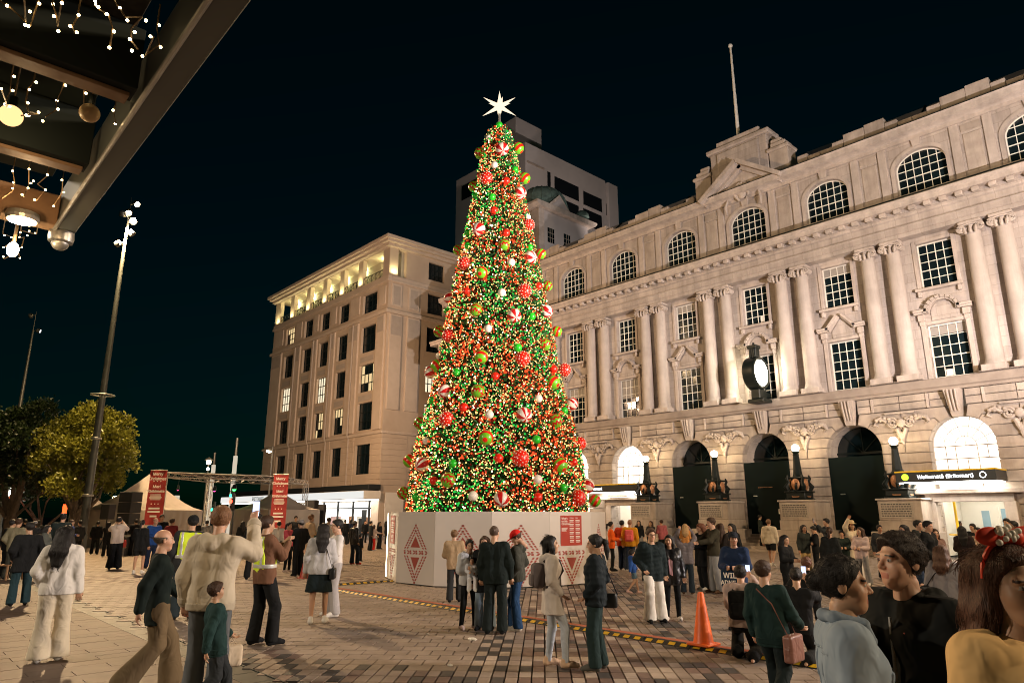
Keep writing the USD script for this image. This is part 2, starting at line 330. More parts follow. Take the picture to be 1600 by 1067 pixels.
for i, (dep, x0, y0, y1) in enumerate(cand):
    if y1 - y0 < .05: continue
    mb = sl if i >= 120 else MB(); z = rng.uniform(-.002, .002)
    mb.box(x0 + .005, x0 + .315, y0 + .006, y1 - .006, -.04, z)
    if i < 120: mb.build('slab', 'slab', plaza)
sl.build('slab_field', 'slab', plaza, kind='stuff')
dr = thing('drain_channel', 'dark green drain channel running beside the long paving slabs', 'drain')
db = MB()
for k in range(66): 
    x = -42 + k * .6; db.box(x + .006, x + .594, YD0 + .02, YD1 - .02, -.04, -.012)
db.build('cover', 'drain', dr)
MB().box(-42, -2, YD0, YD0 + .018, -.045, .001).build('edge', 'drain', dr); MB().box(-42, -2, YD1 - .018, YD1, -.045, .001).build('edge', 'drain', dr)
# ---- the post office ------------------------------------------------------------------------------
K = 5.11; C0 = -15.17                               # bay pitch, centre of bay 0
BAYS = list(range(-6, 4))
XL, XR = C0 - 6.5 * K - 4.2, C0 + 3.5 * K
YB, YU, YG = 38.9, 39.36, 39.66
po = thing('post_office', 'long pale stone post office with arched doors, paired columns and attic', 'building')
def bay(k): return C0 + K * k
def arch_poly(c, w, z0, zs, rise, n=20):
    t = np.linspace(0, PI, n + 1); return Polygon([(c - w / 2, z0)] + [(c - w / 2 * math.cos(a), zs + rise * math.sin(a)) for a in t] + [(c + w / 2, z0)])
# ground floor: coursed blocks
R0, ZS, CH = 1.42, 5.31, .555
ZJ = [ZS - .28 + CH * i for i in range(5)]          # joints that turn into the arches
ZJ = [5.06, 5.60, 6.15, 6.70, 7.24]
TJ = [0, math.radians(12), math.radians(33), math.radians(54), math.radians(76)]
def stone(poly, y0=YB, y1=YB + .5, name='stone_block', m='stone_block'):
    poly = poly.buffer(-.012, join_style=2)
    if poly.is_empty: return
    inner = poly.buffer(-.022, join_style=2)
    mb = MB(); mb.plate(poly, y0 + .028, y1)
    if not inner.is_empty and inner.geom_type == 'Polygon': mb.plate(inner, y0, y0 + .05)
    mb.build(name, m, po)
def course(x0, x1, z0, z1): stone(sbox(x0, z0, x1, z1))
DOORS = (-2, -1, 0)
zc = [.9 + .52 * i for i in range(9)] ; zc = list(np.linspace(.9, 5.06, 9))
edges = [(XL, bay(-6) - R0)] + [(bay(k) + R0, bay(k + 1) - R0) for k in BAYS[:-1]] + [(bay(3) + R0, XR)]
for x0, x1 in edges:
    for a, b in zip(zc[:-1], zc[1:]): course(x0, x1, a, b)
    course(x0 - .02, x1 + .02, 0.0, .9)
for k in BAYS:
    c = bay(k)
    for sgn in (-1, 1):
        far = K / 2 if not (k == -6 and sgn < 0) else c - XL
        if k == 3 and sgn > 0: far = XR - c
        for i in range(4):
            z0, z1, t0, t1 = ZJ[i], ZJ[i + 1], TJ[i], TJ[i + 1]
            p = [(far, z0)]
            if i == 0: p += [(R0, z0), (R0, ZS)]
            else: p += [((z0 - ZS) / math.tan(t0), z0)]
            p += [(R0 * math.cos(t), ZS + R0 * math.sin(t)) for t in np.linspace(t0, t1, 6)]
            p += [((z1 - ZS) / math.tan(t1), z1), (far, z1)]
            stone(Polygon([(c + sgn * x, z) for x, z in p]))
    # keystone bracket
    ks = MB(); zt, zb = 8.02, ZS + R0 - .04
    for w0, w1, d0, d1, za, zb_ in ((.30, .36, .30, .42, 7.5, 8.02), (.24, .31, .2, .31, 7.0, 7.5), (.20, .25, .12, .2, zb, 7.0)):
        ks.add([(c - w0, YB - d0, za), (c + w0, YB - d0, za), (c + w1, YB - d1, zb_), (c - w1, YB - d1, zb_), (c - w0, YB + .2, za), (c + w0, YB + .2, za), (c + w1, YB + .2, zb_), (c - w1, YB + .2, zb_)],
               [(0, 1, 2, 3), (5, 4, 7, 6), (4, 0, 3, 7), (1, 5, 6, 2), (3, 2, 6, 7), (4, 5, 1, 0)])
    for q in (-.15, 0, .15): ks.tube([(c + q, YB - .22, 6.95), (c + q, YB - .33, 7.3), (c + q * 1.1, YB - .44, 7.75), (c + q * 1.15, YB - .47, 7.98)], .05, 6)
    ks.build('keystone', 'stone_trim', po, smooth=35)
    # frame panel either side of the keystone
    fr = MB()
    for sgn in (-1, 1): fr.box(c + sgn * 1.22 - .06, c + sgn * 1.22 + .06, YB - .05, YB + .2, 7.26, 8.0, .012)
    fr.build('panel_frame', 'stone_trim', po)
# band of plain blocks and the ledge over it
xs = [XL] + [bay(k) + q for k in BAYS for q in (-1.16, -.42, .42, 1.16)] + [XR]
for a, b in zip(xs[:-1], xs[1:]):
    if abs((a + b) / 2 - min((bay(k) for k in BAYS), key=lambda q: abs(q - (a + b) / 2))) < .1: continue
    for z0, z1 in ((7.26, 7.64), (7.65, 8.02)):
        if b - a > 2: stone(sbox(a, z0, (a + b) / 2, z1)); stone(sbox((a + b) / 2, z0, b, z1))
        else: stone(sbox(a, z0, b, z1), YB + .02)
MB().prof([(YB + .6, 8.04), (YB - .05, 8.04), (YB - .05, 8.18), (YB - .14, 8.24), (YB - .14, 8.62), (YB - .1, 8.67), (YB + .6, 8.70)], XL, XR).build('ledge', 'stone_dark', po)
# arch reveals, door leaves and bright glazing
for k in BAYS:
    c = bay(k); rv = MB(); t = np.linspace(0, PI, 17); dep = 1.45 if k in DOORS else .75
    prof_ = [(c - R0, .9)] + [(c - R0 * math.cos(a), ZS + R0 * math.sin(a)) for a in t] + [(c + R0, .9)]
    outer = Polygon(prof_).buffer(.5, join_style=2, cap_style=2); outer = outer.intersection(sbox(c - K / 2, .9, c + K / 2, 7.2))
    rv.plate(outer.difference(Polygon(prof_)), YB + .48, YB + dep)
    rv.build('arch_reveal', 'stone', po)
    if k in DOORS:
        d = MB().box(c - R0 + .005, c + R0 - .005, YB + .02, YB + .10, .92, 5.04, .01).build('door_panel', 'door_panel', po)
        MB().box(c - R0 + .01, c + R0 - .01, YB + .10, YB + dep - .1, 5.0, 5.04).build('door_head', 'door_panel', po)
        g = MB().plate(arch_poly(c, 2 * R0 - .02, 5.02, ZS, R0 - .01), YB + dep - .12, YB + dep - .04).build('fanlight', 'pane_glass', po)
        fb = MB()
        for a in (.25, .5, .75): fb.tube([(c, YB + dep - .16, ZS), (c - R0 * math.cos(PI * a), YB + dep - .16, ZS + R0 * math.sin(PI * a))], .03, 5)
        fb.box(c - R0, c + R0, YB + dep - .2, YB + dep - .12, ZS - .06, ZS + .06); fb.build('glazing_bar', 'iron', g)
        hd = MB().box(c - .95, c - .70, YB - .03, YB + .02, 3.05, 3.11, .01).build('handle', 'galv', d)
        if k == -1:
            MB().box(c + .55, c + .83, YB - .005, YB + .02, 2.05, 2.32).build('notice', 'white_sheet', d)
            nm = MB(); [nm.box(c + .59, c + .79 - (i % 2) * .05, YB - .009, YB - .005, 2.26 - i * .07, 2.285 - i * .07) for i in range(3)]; nm.build('notice_text', 'letter_dark', d)
            MB().box(c - .6, c + .3, YB - .01, YB + .02, 3.55, 3.57).build('door_rail', 'bronze', d)
    else:
        if k not in (1, -3): course(c - R0 - .02, c + R0 + .02, 0.0, .9)
        lit = k in (1, -3, -4, -5, 2)
        g = MB().plate(arch_poly(c, 2 * R0 - .02, 3.25 if k in (1, -3) else .92, ZS, R0 - .01), YB + .66, YB + .70)
        g = g.build('arched_window', 'station_light' if lit else 'pane_glass', po)
        fb = MB(); y = YB + .63
        for r in (.47, .95): fb.tube([(c - r * math.cos(a), y, ZS + r * math.sin(a)) for a in t], .018, 5)
        for a in (.14, .28, .42, .58, .72, .86): fb.tube([(c - .47 * math.cos(PI * a), y, ZS + .47 * math.sin(PI * a)), (c - R0 * math.cos(PI * a), y, ZS + R0 * math.sin(PI * a))], .016, 5)
        fb.tube([(c, y, ZS), (c, y, ZS + .47)], .016, 5)
        for z in (ZS, ZS - .62): fb.box(c - R0, c + R0, y - .03, y + .03, z - .025, z + .025)
        fb.box(c - R0, c + .6, y - .02, y + .02, ZS - 1.32, ZS - 1.28)
        for q, z1 in ((-.9, 0), (-.47, 0), (0, -.62), (.47, 0), (.9, .62 - .62)): fb.box(c + q - .016, c + q + .016, y - .025, y + .025, ZS - 2.0 if q < .6 else ZS - .62, ZS + z1)
        fb.build('glazing_bar', 'plaster_patch', g)
# upper storeys: the wall with its openings
LW, UW = 1.72, 1.66
LZ0, LZ1, UZ0, UZ1 = 8.78, 11.56, 13.58, 16.04
holes = []
for k in BAYS: holes += [sbox(bay(k) - LW / 2, LZ0, bay(k) + LW / 2, LZ1), sbox(bay(k) - UW / 2, UZ0, bay(k) + UW / 2, UZ1)]
MB().plate(sbox(XL, 8.6, XR, 16.5).difference(unary_union(holes)), YU, YU + .42).build('wall', 'stone', po)
stage.CreateClassPrim('/World/kinds')                 # the kinds are class prims: never drawn themselves
def window_proto(name, w, h, cols, rows, rise=0.0):
    g = thing(name, parent='/World/kinds'); fr, pn = MB(), []
    z_s = h - rise
    def top(x): return h if rise == 0 else z_s + rise * math.sqrt(max(0, 1 - (2 * x / w) ** 2))
    fw = .055
    out = sbox(-w / 2, 0, w / 2, h) if rise == 0 else arch_poly(0, w, 0, z_s, rise)
    inn = out.buffer(-fw, join_style=2); clear = inn
    bars = []
    xsn = np.linspace(-w / 2 + fw, w / 2 - fw, cols + 1); zsn = np.linspace(fw, h - fw, rows + 1)
    for x in xsn[1:-1]: bars.append(sbox(x - .016, 0, x + .016, h))
    for i, z in enumerate(zsn[1:-1]): bars.append(sbox(-w / 2, z - (.03 if i == rows // 2 - 1 else .016), w / 2, z + .016))
    grid = unary_union(bars)
    fr.plate(unary_union([out.difference(inn), grid.intersection(inn)]), -.05, .03)
    f = fr.build('window_frame', 'white_paint', g)
    rr = np.random.default_rng(len(name))
    for i in range(cols):
        for j in range(rows):
            p = sbox(xsn[i] + .01, zsn[j] + .01, xsn[i + 1] - .01, zsn[j + 1] - .01).intersection(inn)
            if p.is_empty or p.area < .004: continue
            if p.geom_type != 'Polygon': continue
            mb = MB().plate(p, .0, .012); a, b = rr.uniform(-.02, .02, 2); cx, cz = p.centroid.x, p.centroid.y
            mb.v = [np.c_[v[:, 0], v[:, 1] + a * (v[:, 0] - cx) + b * (v[:, 2] - cz), v[:, 2]] for v in mb.v]
            mb.build('pane', 'pane_glass', f)
    return g
WL = window_proto('tall_window', LW, LZ1 - LZ0, 4, 5); WU = window_proto('upper_window', UW, UZ1 - UZ0, 4, 5)
AW, AZ0, AH, AR = 2.5, 19.0, 2.42, .95
WA = window_proto('arched_sash_window', AW, AH, 6, 5, AR)
for k in BAYS:
    copy_of(WL, (bay(k), YG - .02, LZ0), parent=po, name='window'); copy_of(WU, (bay(k), YG - .02, UZ0), parent=po, name='window')
MB().box(XL, XR, YG + 1.3, YG + 1.4, 8.7, 16.4).build('backing', 'door_panel', po)
glow('dim_room', (1.0, .72, .42), .05); mat('blind', (.30, .27, .24), .8, var=.1)
for k, up_, z0, z1, x0, x1, m_ in ((1, 0, 2.25, 2.7, -.8, .8, 'blind'), (1, 0, .08, .42, -.36, -.02, 'white_paint'), (-1, 1, .12, .5, .16, .42, 'white_paint'), (-3, 0, 1.4, 2.7, -.8, .8, 'blind'), (0, 1, 1.9, 2.4, -.8, .8, 'blind'), (-4, 0, 2.0, 2.7, -.8, .8, 'blind'), (-2, 1, 1.95, 2.4, -.8, .8, 'blind')):
    zb_ = (UZ0 if up_ else LZ0); MB().box(bay(k) + x0, bay(k) + x1, YG - .04, YG - .035 if m_ == 'white_paint' else YG - .03, zb_ + z0, zb_ + z1).build('blind' if m_ == 'blind' else 'notice', m_, po)
def hood(k):
    c = bay(k); mb = MB(); y0 = YU - .36
    # jamb strips and brackets
    for s in (-1, 1):
        mb.box(c + s * 1.02 - .11, c + s * 1.02 + .11, YU - .07, YU + .05, 8.72, 11.86, .015)
        mb.box(c + s * 1.02 - .17, c + s * 1.02 + .17, YU - .20, YU + .05, 11.80, 12.14, .03)
        mb.box(c + s * 1.02 - .14, c + s * 1.02 + .14, YU - .14, YU + .05, 11.56, 11.80, .03)
    mb.box(c - .90, c + .90, YU - .07, YU + .05, 11.58, 11.74, .015)
    mb.build('window_surround', 'stone_trim', po)
    pr = [(0, 0), (.07, 0), (.07, .05), (-.0, .1)]
    hb = MB()
    def run(p, q):                                  # a length of moulding in the plane of the wall
        p, q = np.array(p), np.array(q); d = (q - p) / np.linalg.norm(q - p); n = np.array([-d[1], d[0]])
        for o0, o1, dep in ((0, .09, .26), (.09, .22, .37)):
            cs = [p + n * o0, q + n * o0, q + n * o1, p + n * o1]
            hb.add([(x, YU + .02, z) for x, z in cs] + [(x, YU - dep, z) for x, z in cs], [(0, 1, 2, 3), (7, 6, 5, 4), (0, 4, 5, 1), (1, 5, 6, 2), (2, 6, 7, 3), (3, 7, 4, 0)])
    zb = 12.16
    run((c - 1.32, zb), (c - .66, zb)); run((c + .66, zb), (c + 1.32, zb))
    if k % 2 == 0:
        run((c - .68, zb), (c - .02, zb + .76)); run((c + .02, zb + .76), (c + .68, zb))
    else:
        t = np.linspace(0, PI, 11); a = [(c - .62 * math.cos(q), zb + .62 * math.sin(q)) for q in t]
        for p, q in zip(a[:-1], a[1:]): run(p, q)
    hb.build('window_hood', 'stone_trim', po)
    t = np.linspace(0, PI, 11)
    pa = Polygon([(c - .56, 11.76)] + ([(c - .56, zb), (c, zb + .72), (c + .56, zb)] if k % 2 == 0 else [(c - .56 * math.cos(q), zb + .56 * math.sin(q)) for q in t]) + [(c + .56, 11.76)])
    MB().plate(pa, YU - .06, YU + .02).build('hood_panel', 'stone', po)
    sl = MB(); sl.box(c - 1.10, c + 1.10, YU - .26, YU + .05, UZ0 - .20, UZ0 - .04, .02)
    for s in (-1, 1): sl.box(c + s * .92 - .09, c + s * .92 + .09, YU - .2, YU + .05, UZ0 - .5, UZ0 - .2, .03)
    for s in (-1, 1): sl.box(c + s * (UW / 2 + .1) - .09, c + s * (UW / 2 + .1) + .09, YU - .06, YU + .05, UZ0 - .04, UZ1 + .16, .015)
    sl.box(c - UW / 2, c + UW / 2, YU - .06, YU + .05, UZ1 + .005, UZ1 + .16, .015)
    sl.build('window_sill', 'stone_trim', po)
for k in BAYS: hood(k)
# paired columns with scrolled capitals
CY = 39.12
def column_proto():
    g = thing('column', parent='/World/kinds')
    s = MB().lathe([(.47, 9.02), (.47, 9.10), (.44, 9.16), (.42, 9.22), (.41, 9.27), (.395, 9.32), (.392, 11), (.38, 13), (.345, 15.62), (.36, 15.66), (.345, 15.70), (.35, 16.40)], n=24)
    s.v = [v + [0, CY, 0] for v in s.v]; s.build('shaft', 'stone_column', g, smooth=40)
    b = MB().box(-.52, .52, CY - .52, YU + .05, 8.72, 9.02, .02); b.build('plinth', 'stone_trim', g)
    c = MB(); c.box(-.50, .50, CY - .50, YU + .05, 16.25, 16.40, .03)
    for sx in (-1, 1):
        for yy in (CY - .34,):                      # volutes
            t = np.linspace(0, 4.6 * PI, 40); r = .21 * (1 - t / (5.4 * PI))
            c.tube(np.c_[sx * (.40 - r * np.cos(t) * 1.0 + .0), np.full(40, yy - .06) - .05 * (t / t[-1]), 16.03 - r * np.sin(t)], .058, 6)
            m = trimesh.creation.cylinder(.19, .5, sections=14); v = m.vertices; c.add(np.c_[v[:, 0] + sx * .40, v[:, 2] + CY - .1, v[:, 1] + 16.03], m.faces)
    for q in (-.22, 0, .22): c.tube([(q, CY - .40, 15.72), (q * 1.1, CY - .46, 15.9), (q * 1.2, CY - .44, 16.1)], [.07, .085, .04], 6)
    c.tube([(-.42, CY - .42, 16.18), (0, CY - .46, 16.22), (.42, CY - .42, 16.18)], .05, 6)
    c.build('capital', 'stone_trim', g, smooth=40)
    return g
CP = column_proto()
for k in BAYS[:-1]:
    for s in (-.66, .66): copy_of(CP, (bay(k) + K / 2 + s, 0, 0), parent=po, name='column')
    pb = MB().box(bay(k) + K / 2 - 1.3, bay(k) + K / 2 + 1.3, YU - .72, YU + .05, 8.705, 8.72); pb.build('column_base', 'stone_trim', po)
for x in (bay(-6) - K / 2 - .66, bay(-6) - K / 2 + .66): copy_of(CP, (x, 0, 0), parent=po, name='column')
# entablature
MB().prof([(YU + .5, 16.42), (YU - .62, 16.42), (YU - .62, 16.66), (YU - .67, 16.68), (YU - .67, 16.94), (YU - .78, 17.02), (YU - .60, 17.04), (YU - .60, 17.46), (YU - .72, 17.52), (YU - .74, 17.62), (YU + .5, 17.62)], XL - .3, XR).build('entablature', 'stone', po)
MB().prof([(YU + .4, 17.90), (YU - 1.22, 17.90), (YU - 1.22, 18.10), (YU - 1.32, 18.16), (YU - 1.35, 18.30), (YU + .4, 18.36)], XL - .9, XR).build('cornice', 'stone_trim', po)
MB().box(XL - .2, XR, YU - .78, YU + .4, 17.62, 17.90).build('cornice_bed', 'stone', po)
n = int((XR - XL) / .73)
for i in range(n):
    x = XL + .3 + i * .73; MB().box(x, x + .34, YU - 1.14, YU - .78, 17.68, 17.90, .03).build('modillion', 'stone_trim', po)
MB().box(XL - .9, XR, YU - 1.37, YU - 1.27, 18.365, 18.40).build('cornice_flashing', 'iron', po)
# attic storey with arched windows
YA = YU - .08
ah = [arch_poly(bay(k), AW, AZ0, AZ0 + AH - AR, AR) for k in BAYS]
MB().plate(sbox(XL, 18.3, XR, 22.1).difference(unary_union(ah)), YA, YA + .4).build('wall', 'stone', po)
MB().box(XL, XR, YA + .55, YA + .62, 18.6, 22).build('backing', 'door_panel', po)
for k in BAYS:
    c = bay(k); copy_of(WA, (c, YA + .30, AZ0), parent=po, name='window')
    t = np.linspace(0, PI, 25)
    o = arch_poly(c, AW + .42, AZ0, AZ0 + AH - AR, AR + .2).difference(arch_poly(c, AW + .02, AZ0 - .1, AZ0 + AH - AR, AR + .01))
    a = MB().plate(o, YA - .07, YA + .02); a.build('arch_moulding', 'stone_trim', po)
    m = MB(); m.add([(c - .17, YA - .14, AZ0 + AH + .12), (c + .17, YA - .14, AZ0 + AH + .12), (c + .24, YA - .16, 21.98), (c - .24, YA - .16, 21.98), (c - .17, YA + .1, AZ0 + AH + .12), (c + .17, YA + .1, AZ0 + AH + .12), (c + .24, YA + .1, 21.98), (c - .24, YA + .1, 21.98)],
          [(0, 1, 2, 3), (5, 4, 7, 6), (4, 0, 3, 7), (1, 5, 6, 2), (3, 2, 6, 7), (4, 5, 1, 0)])
    m.build('keystone', 'stone_trim', po)
    # panels and strips between windows
    x0 = c + AW / 2 + .34; x1 = c + K - AW / 2 - .34
    if k < 3:
        q = MB()
        for a_, b_ in ((x0, x0 + .42), (x1 - .42, x1)): q.box(a_, b_, YA - .1, YA + .05, 18.4, 21.98, .015)
        q.box(x0 + .42, x1 - .42, YA - .06, YA + .05, 18.4, 18.95, .015)
        q.build('pilaster_strip', 'stone_trim', po)
        MB().box(x0 + .55, x1 - .55, YA - .05, YA + .05, 19.2, 21.3, .03).build('wall_panel', 'stone_block', po)
        for z, w in ((21.6, .16), ): MB().box(x0 + .5, x1 - .5, YA - .05, YA + .05, 21.45, 21.85, .02).build('wall_panel', 'stone_block', po)
MB().prof([(YA + .4, 21.98), (YA - .16, 21.98), (YA - .16, 22.18), (YA - .30, 22.26), (YA - .62, 22.34), (YA - .66, 22.60), (YA - .72, 22.70), (YA + .4, 22.74)], XL - .4, XR).build('upper_cornice', 'stone_trim', po)
MB().box(XL - .4, XR, YA - .745, YA - .66, 22.70, 22.745).build('cornice_flashing', 'iron', po)
# parapet with raised blocks, then the roof
for k in BAYS + [-7]:
    c = bay(k)
    for a_, b_, zt in ((c + .75, c + 1.4, 23.55), (c + 1.42, c + 2.6, 23.82), (c + 2.62, c + 3.7, 23.92), (c + 3.72, c + 4.36, 23.55)):
        if a_ < XL or b_ > XR or -23.9 < (a_ + b_) / 2 < -16.4: continue
        MB().box(a_, b_, YA - .12 + (0 if zt < 24 else -.12), YA + .5, 22.74, zt, .02).build('parapet_block', 'stone_block', po)
    if XL < c - .74 and c + .74 < XR and k not in (-1,): 
        for q in range(2): MB().box(c - .74 + q * .75, c + q * .75 - .01, YA - .08, YA + .45, 22.74, 23.36, .015).build('parapet_block', 'stone_block', po)
rf = MB().add([(XL, YA + .6, 23.2), (XR, YA + .6, 23.2), (XR, YA + 2.6, 25.1), (XL, YA + 2.6, 25.1), (XL, YA + 12, 25.3), (XR, YA + 12, 25.3)], [(0, 1, 2, 3), (3, 2, 5, 4)])
rf.build('roof', 'lead_roof', po)
sm = MB()
for i in range(int((XR - XL) / 3.2)):
    x = XL + 1 + i * 3.2
    if -24 < x < -16: continue
    sm.tube([(x, YA + .62, 23.26), (x, YA + 2.6, 25.15)], .06, 6)
sm.build('roof_seam', 'iron', po)
MB().box(XL + .05, XR, YU + .5, YU + 17, 8.7, 22.5).build('core', 'stone', po); MB().box(XL + .05, XR, YB + 5, YU + 17, 0, 8.68).build('core', 'stone', po)
MB().plate(sbox(0, 0, 18, 22.6), -.2, .2).rot(PI / 2, (XL + .2, YU + .2, 0)).build('end_wall', 'stone', po)
# central pediment and attic block
c = bay(-1) + .02
zb, yb = 21.98, YA - .3
pd = MB(); hw = 2.35
pd.plate(Polygon([(c - hw, 22.4), (c + hw, 22.4), (c, 24.3)]), yb + .1, YA + .4)
for s in (-1, 1):
    p, q = np.array([c + s * (hw + .45), 22.42]), np.array([c, 24.42]); d = (q - p) / np.linalg.norm(q - p); nn = np.array([-d[1], d[0]]) * (1 if s < 0 else -1)
    for o0, o1, dep in ((-.3, -.05, .15), (-.05, .22, .62)):
        cs = [p + nn * o0, q + nn * o0, q + nn * o1, p + nn * o1]
        pd.add([(x, YA + .3, z) for x, z in cs] + [(x, YA - .35 - dep, z) for x, z in cs], [(0, 1, 2, 3), (7, 6, 5, 4), (0, 4, 5, 1), (1, 5, 6, 2), (2, 6, 7, 3), (3, 7, 4, 0)])
pd.build('pediment', 'stone_trim', po)
cr = MB(); 
for s in (-1, 1):
    cr.tube([(c + s * .25, yb, 21.9), (c + s * .5, yb - .1, 22.4), (c + s * .35, yb - .12, 22.9), (c + s * .1, yb - .1, 23.1)], [.08, .16, .14, .06], 7)
    cr.tube([(c + s * 1.1, yb, 22.2), (c + s * 1.25, yb - .08, 21.7), (c + s * 1.2, yb, 21.2)], [.05, .12, .04], 7)
cr.ball((c, yb - .06, 22.4), .34, 2, (1, .5, 1.3)); cr.ball((c, yb - .06, 23.0), .2, 2, (1.2, .6, .9)); cr.build('carved_crest', 'stone_trim', po, smooth=50)
at_ = MB(); ca = c - .25
at_.box(ca - 2.05, ca + 2.05, YA + .02, YA + 1.3, 22.7, 26.1, .03); at_.box(ca - 2.3, ca + 2.3, YA - .16, YA + 1.45, 26.1, 26.45, .08); at_.box(ca - 1.55, ca + 1.6, YA - .0, YA + 1.3, 26.45, 26.85, .05)
at_.box(ca - 1.5, ca + 1.5, YA - .10, YA + .1, 24.0, 25.95, .04); at_.build('attic_block', 'stone', po)
for s in (-1, 1):
    x = ca + s * 2.75
    u = MB().box(x - .62, x + .62, YA + .0, YA + 1.1, 22.7, 24.6, .03); u.box(x - .74, x + .74, YA - .13, YA + 1.2, 24.6, 24.85, .06); u.box(x - .5, x + .5, YA - .0, YA + 1.0, 24.85, 25.2, .05); u.box(x - s * .15 - .35, x - s * .15 + .35, YA + .1, YA + .9, 25.2, 25.5, .05)
    u.build('attic_pier', 'stone_block', po)
# carved swags between the arches, over the lamps
def swag_proto():
    g = thing('swag', parent='/World/kinds'); m = MB(); y = YB - .06
    for s in (-1, 1):
        t = np.linspace(0, 4.4 * PI, 36); r = .30 * (1 - t / (5.2 * PI))
        m.tube(np.c_[s * (.42 + r * np.cos(t)), y - .04 - .09 * t / t[-1], 6.62 + r * np.sin(t)], .06, 6)
        m.tube([(s * .7, y - .05, 6.72), (s * .95, y - .09, 6.9), (s * 1.2, y - .06, 6.82), (s * 1.3, y - .03, 6.6), (s * 1.12, y, 6.5)], [.1, .13, .12, .09, .05], 7)
        m.tube([(s * .2, y - .05, 6.3), (s * .12, y - .1, 6.05), (s * .05, y - .09, 5.8)], [.12, .11, .07], 7)
        for q in range(4): m.ball((s * (.55 + .2 * q), y - .1, 6.85 + .06 * math.sin(q * 2)), .1, 1)
    m.ball((0, y - .08, 6.6), .2, 2, (1, .7, 1.2)); m.ball((0, y - .06, 5.95), .17, 2, (1, .7, 1.3)); m.tube([(0, y - .03, 5.85), (0, y - .08, 5.65), (0, y, 5.45)], [.12, .1, .03], 7)
    m.box(-.72, .72, y - .14, YB + .02, 7.08, 7.16, .01)
    m.build('carving', 'stone_trim', g, smooth=50); return g
SW = swag_proto()
for k in (-4, -3, -2, -1, 0, 1): copy_of(SW, (bay(k) + K / 2, 0, 0), parent=po, name='swag')
# steps and pedestals in front of the doors
st = thing('entrance_steps', 'broad stone steps up to the three dark arched doors', 'steps')
X0s, X1s = bay(-2) - K / 2 + .1, bay(0) + K / 2 - .1
for i in range(6):
    x = X0s
    while x < X1s:
        x2 = min(x + 1.7, X1s); MB().box(x + .004, x2 - .004, 37.15 + i * .3, 38.9, .15 * i, .15 * (i + 1) - .004, .01).build('tread', 'stone_block', st); x = x2
def ordinal(i): return ['leftmost', 'second from the left', 'third from the left', 'rightmost'][i]
LX = [bay(k) + K / 2 for k in (-3, -2, -1, 0)]
PEDTXT = [('BRITOMART', 'POST OFFICE', '1912'), ] * 4
for i, x in enumerate(LX):
    pe = thing('lamp_pedestal', ordinal(i) + ' of the four stone pedestals under the lamps by the doors', 'pedestal', 'stone pedestals beside the doors')
    for (a, b, y0, z0, z1) in ((-1.35, 1.35, 36.7, 0, .62), (-1.35, 1.35, 36.7, .625, 1.2), (-1.02, 1.02, 36.95, 1.205, 1.72), (-.98, .98, 37.0, 1.725, 2.68)):
        for q in ((a, (a + b) / 2 - .003), ((a + b) / 2 + .003, b)): MB().box(x + q[0], x + q[1], y0, 38.88, z0, z1, .02).build('stone_block', 'stone_block', pe)
    MB().box(x - 1.06, x + 1.06, 36.92, 38.88, 2.68, 2.78, .03).build('cap', 'stone_trim', pe)
    pl = MB().box(x - .90, x + .62, 36.965, 37.0, 1.85, 2.6, .01).build('plaque', 'plaque', pe)
    tx = MB()
    r = np.random.default_rng(30 + i)
    for q in range(6):
        xx = x - .82; zz = 2.5 - q * .11
        while xx < x + .5:
            w = r.uniform(.05, .16); tx.box(xx, min(xx + w, x + .54), 36.958, 36.966, zz - .03, zz + .028); xx += w + .03
    tx.build('inscription', 'letter_dark', pl)
# the four lamps
def lamp_proto():
    g = thing('globe_lamp', parent='/World/kinds')
    b = MB().box(-.58, .58, -.58, .58, 0, .1, .02); b.box(-.52, .52, -.52, .52, .1, .40, .03); b.box(-.60, .60, -.60, .60, .40, .48, .02)
    b.build('base', 'iron', g)
    sh = MB()
    for a in range(4):
        q = MB().ball((0, -.40, .82), .23, 2, (1, .35, 1.25)); q.tube([(-.28, -.4, .6), (-.2, -.46, .52), (0, -.48, .5), (.2, -.46, .52), (.28, -.4, .6)], .045, 6); q.rot(a * PI / 2); sh.v += q.v; sh.f += [f + sh.n for f in q.f]; sh.n += q.n
    sh.f = []; sh.v = []; sh.n = 0
    for a in range(4):
        q = MB().ball((0, -.40, .84), .25, 2, (1, .35, 1.25)); q.ball((0, -.46, .86), .14, 1, (1, .4, 1.2)); q.rot(a * PI / 2); v, f = q.mesh(); sh.add(v, f)
        z = MB().tube([(-.25, -.47, .20), (-.12, -.52, .16), (.12, -.52, .16), (.25, -.47, .20)], .035, 6); z.rot(a * PI / 2); v, f = z.mesh(); sh.add(v, f)
    sh.build('shield', 'bronze', g, smooth=50)
    co = MB()
    for a in range(4):
        q = MB().tube([(-.42, -.42, .48), (-.5, -.5, .7), (-.38, -.38, .95), (-.44, -.44, 1.15), (-.40, -.40, 1.34)], [.09, .13, .09, .07, .04], 7)
        q.tube([(-.55, -.1, .5), (-.62, -.12, .72), (-.5, -.1, .9)], [.06, .09, .04], 6); q.rot(a * PI / 2); v, f = q.mesh(); co.add(v, f)
    co.box(-.30, .30, -.30, .30, .45, 1.18, .05); co.box(-.40, .40, -.40, .40, 1.14, 1.24, .03)
    co.build('scrollwork', 'iron', g, smooth=40)
    s = MB(); s.lathe([(.30, 1.24), (.27, 1.34), (.25, 1.4), (.155, 2.42), (.19, 2.46), (.14, 2.5), (.2, 2.58), (.22, 2.62), (.0, 2.63)], n=8); s.build('shaft', 'iron', g)
    gl = MB().ball((0, 0, 2.82), .205, 3); gl.build('globe', 'lamp_globe', g, smooth=True)
    return g
LP = lamp_proto()
